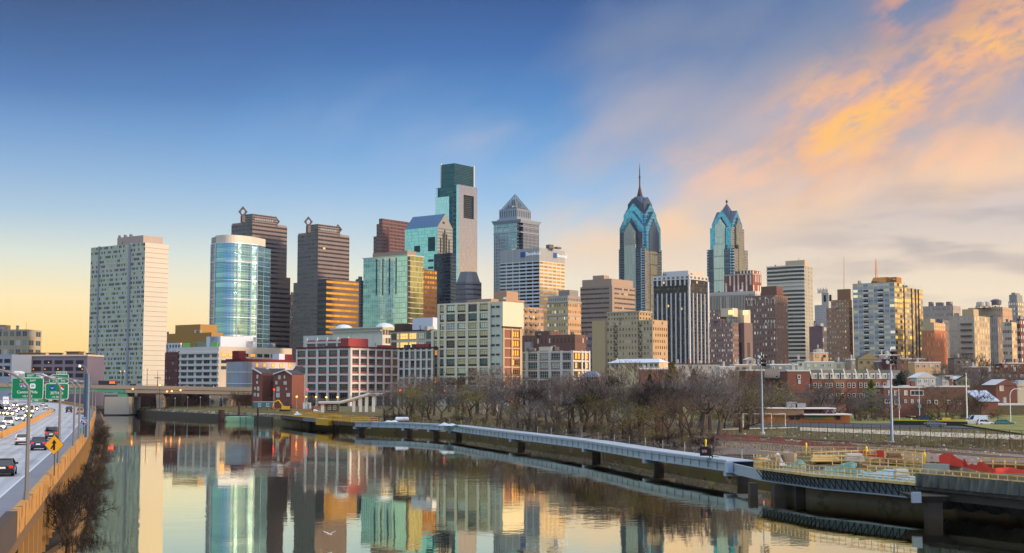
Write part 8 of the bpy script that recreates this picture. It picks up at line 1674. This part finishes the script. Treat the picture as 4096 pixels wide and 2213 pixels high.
row('belt before the mansard rowhouses',3250,3560,30,(378,398),(1545,1545),'trees before the mansard rowhouses',(1,4,3),wide=1.1)
row('group before the dark rowhouse',3715,3925,34,(372,386),(1560,1556),'trees before the dark rowhouse',(0,2,3),wide=1.15)
row('strip behind the far right houses',3600,4120,44,(500,560),(1462,1450),'trees behind the far right houses',(0,1,3),wide=1.1)
row('high strip below the right towers',3640,4100,50,(610,690),(1432,1415),'trees below the right towers',(0,3,2),hmax=22,wide=1.2)
row('strip left of the first floodlight',2700,3040,50,(480,540),(1468,1462),'trees between the low roofs',(0,3,4))
row('line before the concrete lofts',1560,2080,58,(540,575),(1540,1530),'small trees before the lofts',(1,4))
row('water-edge row',1900,2860,52,(2,7),(1660,1700),'low trees at the water edge',(3,2,0),wide=1.5)
for i,(x,Y,top,v,lb) in enumerate(((1652,470,1522,3,'large dark spreading bare tree at the left end of the riverside tree belt'),(1250,520,1570,1,'small bare tree in front of the pink warehouse'),(1992,560,1440,4,'tall pale bare tree in front of the concrete loft end'),(1085,575,1580,3,'small bare tree between the brick townhouses'),(640,650,1570,0,'bare tree under the bridge, left one'),(748,655,1575,0,'bare tree under the bridge, middle one'),(985,610,1560,3,'bare tree beside the silver rounded corner block'),(330,700,1560,4,'pale bare tree beneath the bridge beside the sign post'),(3280,392,1580,1,'slender bare tree before the tall brick gable wall'),(3490,640,1450,0,'bare tree between the white-roofed hall and the mansard row'))): q=gp(x,Y); tree(lb,q,max(4,at(x,top,Y).z-q.z),v,False,None,1.3 if i==0 else 1)
for i,(x,dy,top,v,w,lb) in enumerate(((2118,14,1528,6,1.2,'dark forked tall bare tree at the bank, left of the long pale girder kink'),(2335,12,1500,3,1.25,'tall dark bare tree with open crown, above the middle boardwalk pier'),(2440,30,1478,6,1.1,'tallest dark bare tree in the middle of the riverside belt'),(2560,10,1512,3,1.35,'broad dark bare tree right above the boardwalk kink'),(2655,16,1496,6,1.2,'tall twisted bare tree left of the site generator'),(2770,12,1520,3,1.3,'broad bare tree directly behind the site generator'),(2868,40,1490,4,1.2,'tall pale-twigged bare tree at the right end of the riverside belt'),(2960,70,1500,0,1.2,'lone tall bare tree left of the first floodlight pole'),(1850,20,1545,4,1.2,'pale grey bare tree above the left part of the pale boardwalk'),(2230,50,1490,7,1.15,'tall grey bare tree behind the dark forked one'))):
    q=gp(x,bankY(x)+dy); tree(lb,q,min(21,at(x,top,q.y).z-q.z),v,False,None,w*.85)
# brush along both banks
def shrubs(name,lst,group):
    for k,(p,h,i,w) in enumerate(lst): tree('tangled leafless shrub, %s from left in the %s'%(ordn(k+1),name),p,h,i,True,group,w)
shrubs('brush below the highway',sorted([(Vector((rp(Y,RR.uniform(-2.6,-1.0),0).x,Y,.6)),RR.uniform(1.8,3.0) if Y<150 else RR.uniform(2.4,4.6),RR.choice((6,6,3)),1.15) for Y in list(range(104,150,22))+list(range(150,390,13))],key=lambda t:t[0].x),'brush below the highway')
shrubs('brush under the bridge',[(gp(x,RR.uniform(628,652)),RR.uniform(4,8),RR.choice((6,3,0)),1.0) for x in range(545,1010,20)],'brush under the bridge')
shrubs('brush behind the boardwalk',[(gp(x,bankY(x)+RR.uniform(.5,4)),RR.uniform(1.6,3.4),RR.choice((3,6,7,5)),1.4) for x in range(1450,2860,30)],'bank brush behind the boardwalk')
shrubs('brush along the tracks',[(og(x,RR.uniform(1776,1800)),RR.uniform(.9,1.9),RR.choice((2,2,5)),1.3) for x in range(3480,4100,26)],'brush along the tracks')
shrubs('hedge before the rowhouses',[(gp(x,RR.uniform(362,372)),RR.uniform(2,4.5),RR.choice((3,0,5)),1.4) for x in list(range(2790,3060,22))+list(range(3420,3560,22))+list(range(3690,3990,24))],'hedge before the rowhouses')
for i,(px,py,h,w,lb) in enumerate(((120,2215,8.5,1.3,'dark bare tree leaning over the water in the bottom left corner'),(225,2190,7.0,1.4,'low dark bare tree below the parapet near the bottom frame edge'),(262,2120,6.0,1.5,'dark spreading bare tree at the river wall below the merge sign'),(305,2030,5.5,1.5,'dark bare tree at the river wall, between the merge sign and the sign post'))):
    q=on(px,py,.9); tree(lb,Vector((rp(q.y,-1.6,0).x,q.y,.4)),h*.8,6,i%2==1,None,w*.8)
# evergreens
egm=[mat('evergreen %d'%i,c,.9,var=.35,sc=.6) for i,c in enumerate(((104,88,44),(92,96,36),(38,50,36)))]
def evergreen(label,px,Y,top,i,w,layered=False):
    q=gp(px,Y); h=at(px,top,Y).z-q.z; r=random.Random(i*7+px); t_=thing('evergreen_tree',label,'tree',q); MB().tube(q-Vector((0,0,.3)),q+Vector((0,0,h*.9)),.25,.06,8).build('trunk',bark[0],t_); mb=MB()
    for k in range(3200):
        f=r.random()**.8; zz=h*(.18+.82*f); lay=(math.sin(zz*2.6)*.5+.6) if layered else 1; rad=w*(1-f)**.8*lay*math.sqrt(r.random()); a=r.random()*6.283; rad*=1+.25*math.sin(3*a+zz); p=q+Vector((rad*math.cos(a),rad*math.sin(a),zz+r.uniform(-.3,.3))); u=Vector((r.uniform(-1,1),r.uniform(-1,1),r.uniform(-.6,.6))).normalized()*r.uniform(.15,.4); v=u.orthogonal().normalized()*.16; mb.face([p-u-v,p+u-v*.3,p+u+v*.3,p-u+v])
    mb.build('crown',egm[i],t_)
evergreen('brownish-green evergreen standing above the riverside tree belt',2690,420,1452,0,5.5); evergreen('yellow-green layered pine in front of the mansard rowhouses',3486,396,1522,1,5.2,True); evergreen('dark round evergreen right of the mansard rowhouses',3608,452,1488,2,5.5); evergreen('olive pine among the bare trees left of the recreation building',2935,398,1560,0,3.6,True); evergreen('dark narrow evergreen in the riverside belt below the cream hall',2600,390,1500,2,3.2); evergreen('small dark evergreen at the left of the pale low building',2776,470,1480,2,4.5)
# ground cover: dry grass and litter as uncountable stuff
gm_=mat('dry grass blades',(132,112,62),.95,var=.4,sc=.5,col2=(96,84,44)); mb=MB(); r=random.Random(4)
def tuft(p,h):
    for _ in range(3):
        a=r.random()*6.28; u=Vector((math.cos(a),math.sin(a),0))*.05; t=Vector((r.uniform(-.2,.2),r.uniform(-.2,.2),h*r.uniform(.6,1.2))); mb.face([p-u,p+u,p+t])
for _ in range(9000):
    px=r.uniform(2250,4150); py=r.uniform(1718,1812); q=on(px,py,4.4); zq=gz(q.x,q.y)
    if 3.6<zq<6 : tuft(Vector((q.x,q.y,zq)),r.uniform(.15,.55))
for _ in range(7000):
    s=r.uniform(bs[2][0],bs[-3][0]); t=r.uniform(.3,26)**1; p=DE*s+DI*(bd(s)+t); tuft(Vector((p.x,p.y,tz(t))),r.uniform(.2,.8))
tag(mb.build('dry_grass',gm_,org=(0,0,0)),kind='stuff')
mb=MB()
for _ in range(420):
    px=r.uniform(2300,4100); py=r.uniform(1728,1850); q=on(px,py,4.4); zq=gz(q.x,q.y)
    if 3.9<zq<5: mb.box((q.x,q.y,zq+.02),(r.uniform(.15,.6),r.uniform(.1,.4),r.uniform(.05,.25)),r.random()*3)
tag(mb.build('scattered_litter',mat('pale litter',(190,186,182),.8,var=.4,sc=1.5),org=(0,0,0)),kind='stuff')
mb=MB()
for _ in range(3200):
    s=r.uniform(bs[2][0],bs[-3][0]); t=r.uniform(-.4,3.2); p=DE*s+DI*(bd(s)+t); w=r.uniform(.2,.9); mb.box((p.x,p.y,tz(max(t,0))-w*.35),(w,w*r.uniform(.6,1.2),w*.8),r.random()*3,0,r.uniform(.5,.8))
tag(mb.build('bank_stones',mat('bank stones',(112,100,86),.9,var=.4,sc=.8),org=(0,0,0)),kind='stuff')

# ================================================================ haze: air of the whole valley
hz=bpy.data.materials.new('morning haze'); hz.use_nodes=True; g=NG(hz.node_tree); vo=g.node('ShaderNodeVolumePrincipled'); o=g.node('ShaderNodeOutputMaterial'); hz.node_tree.links.new(vo.outputs[0],o.inputs['Volume'])
vo.inputs['Color'].default_value=C(236,226,224); vo.inputs['Density'].default_value=.00002; vo.inputs['Anisotropy'].default_value=.2
mb=MB(); mb.prism([(-2600,-400),(2600,-400),(2600,3200),(-2600,3200)],-2.5,330); tag(mb.build('haze',hz,org=(0,0,0)),kind='stuff')
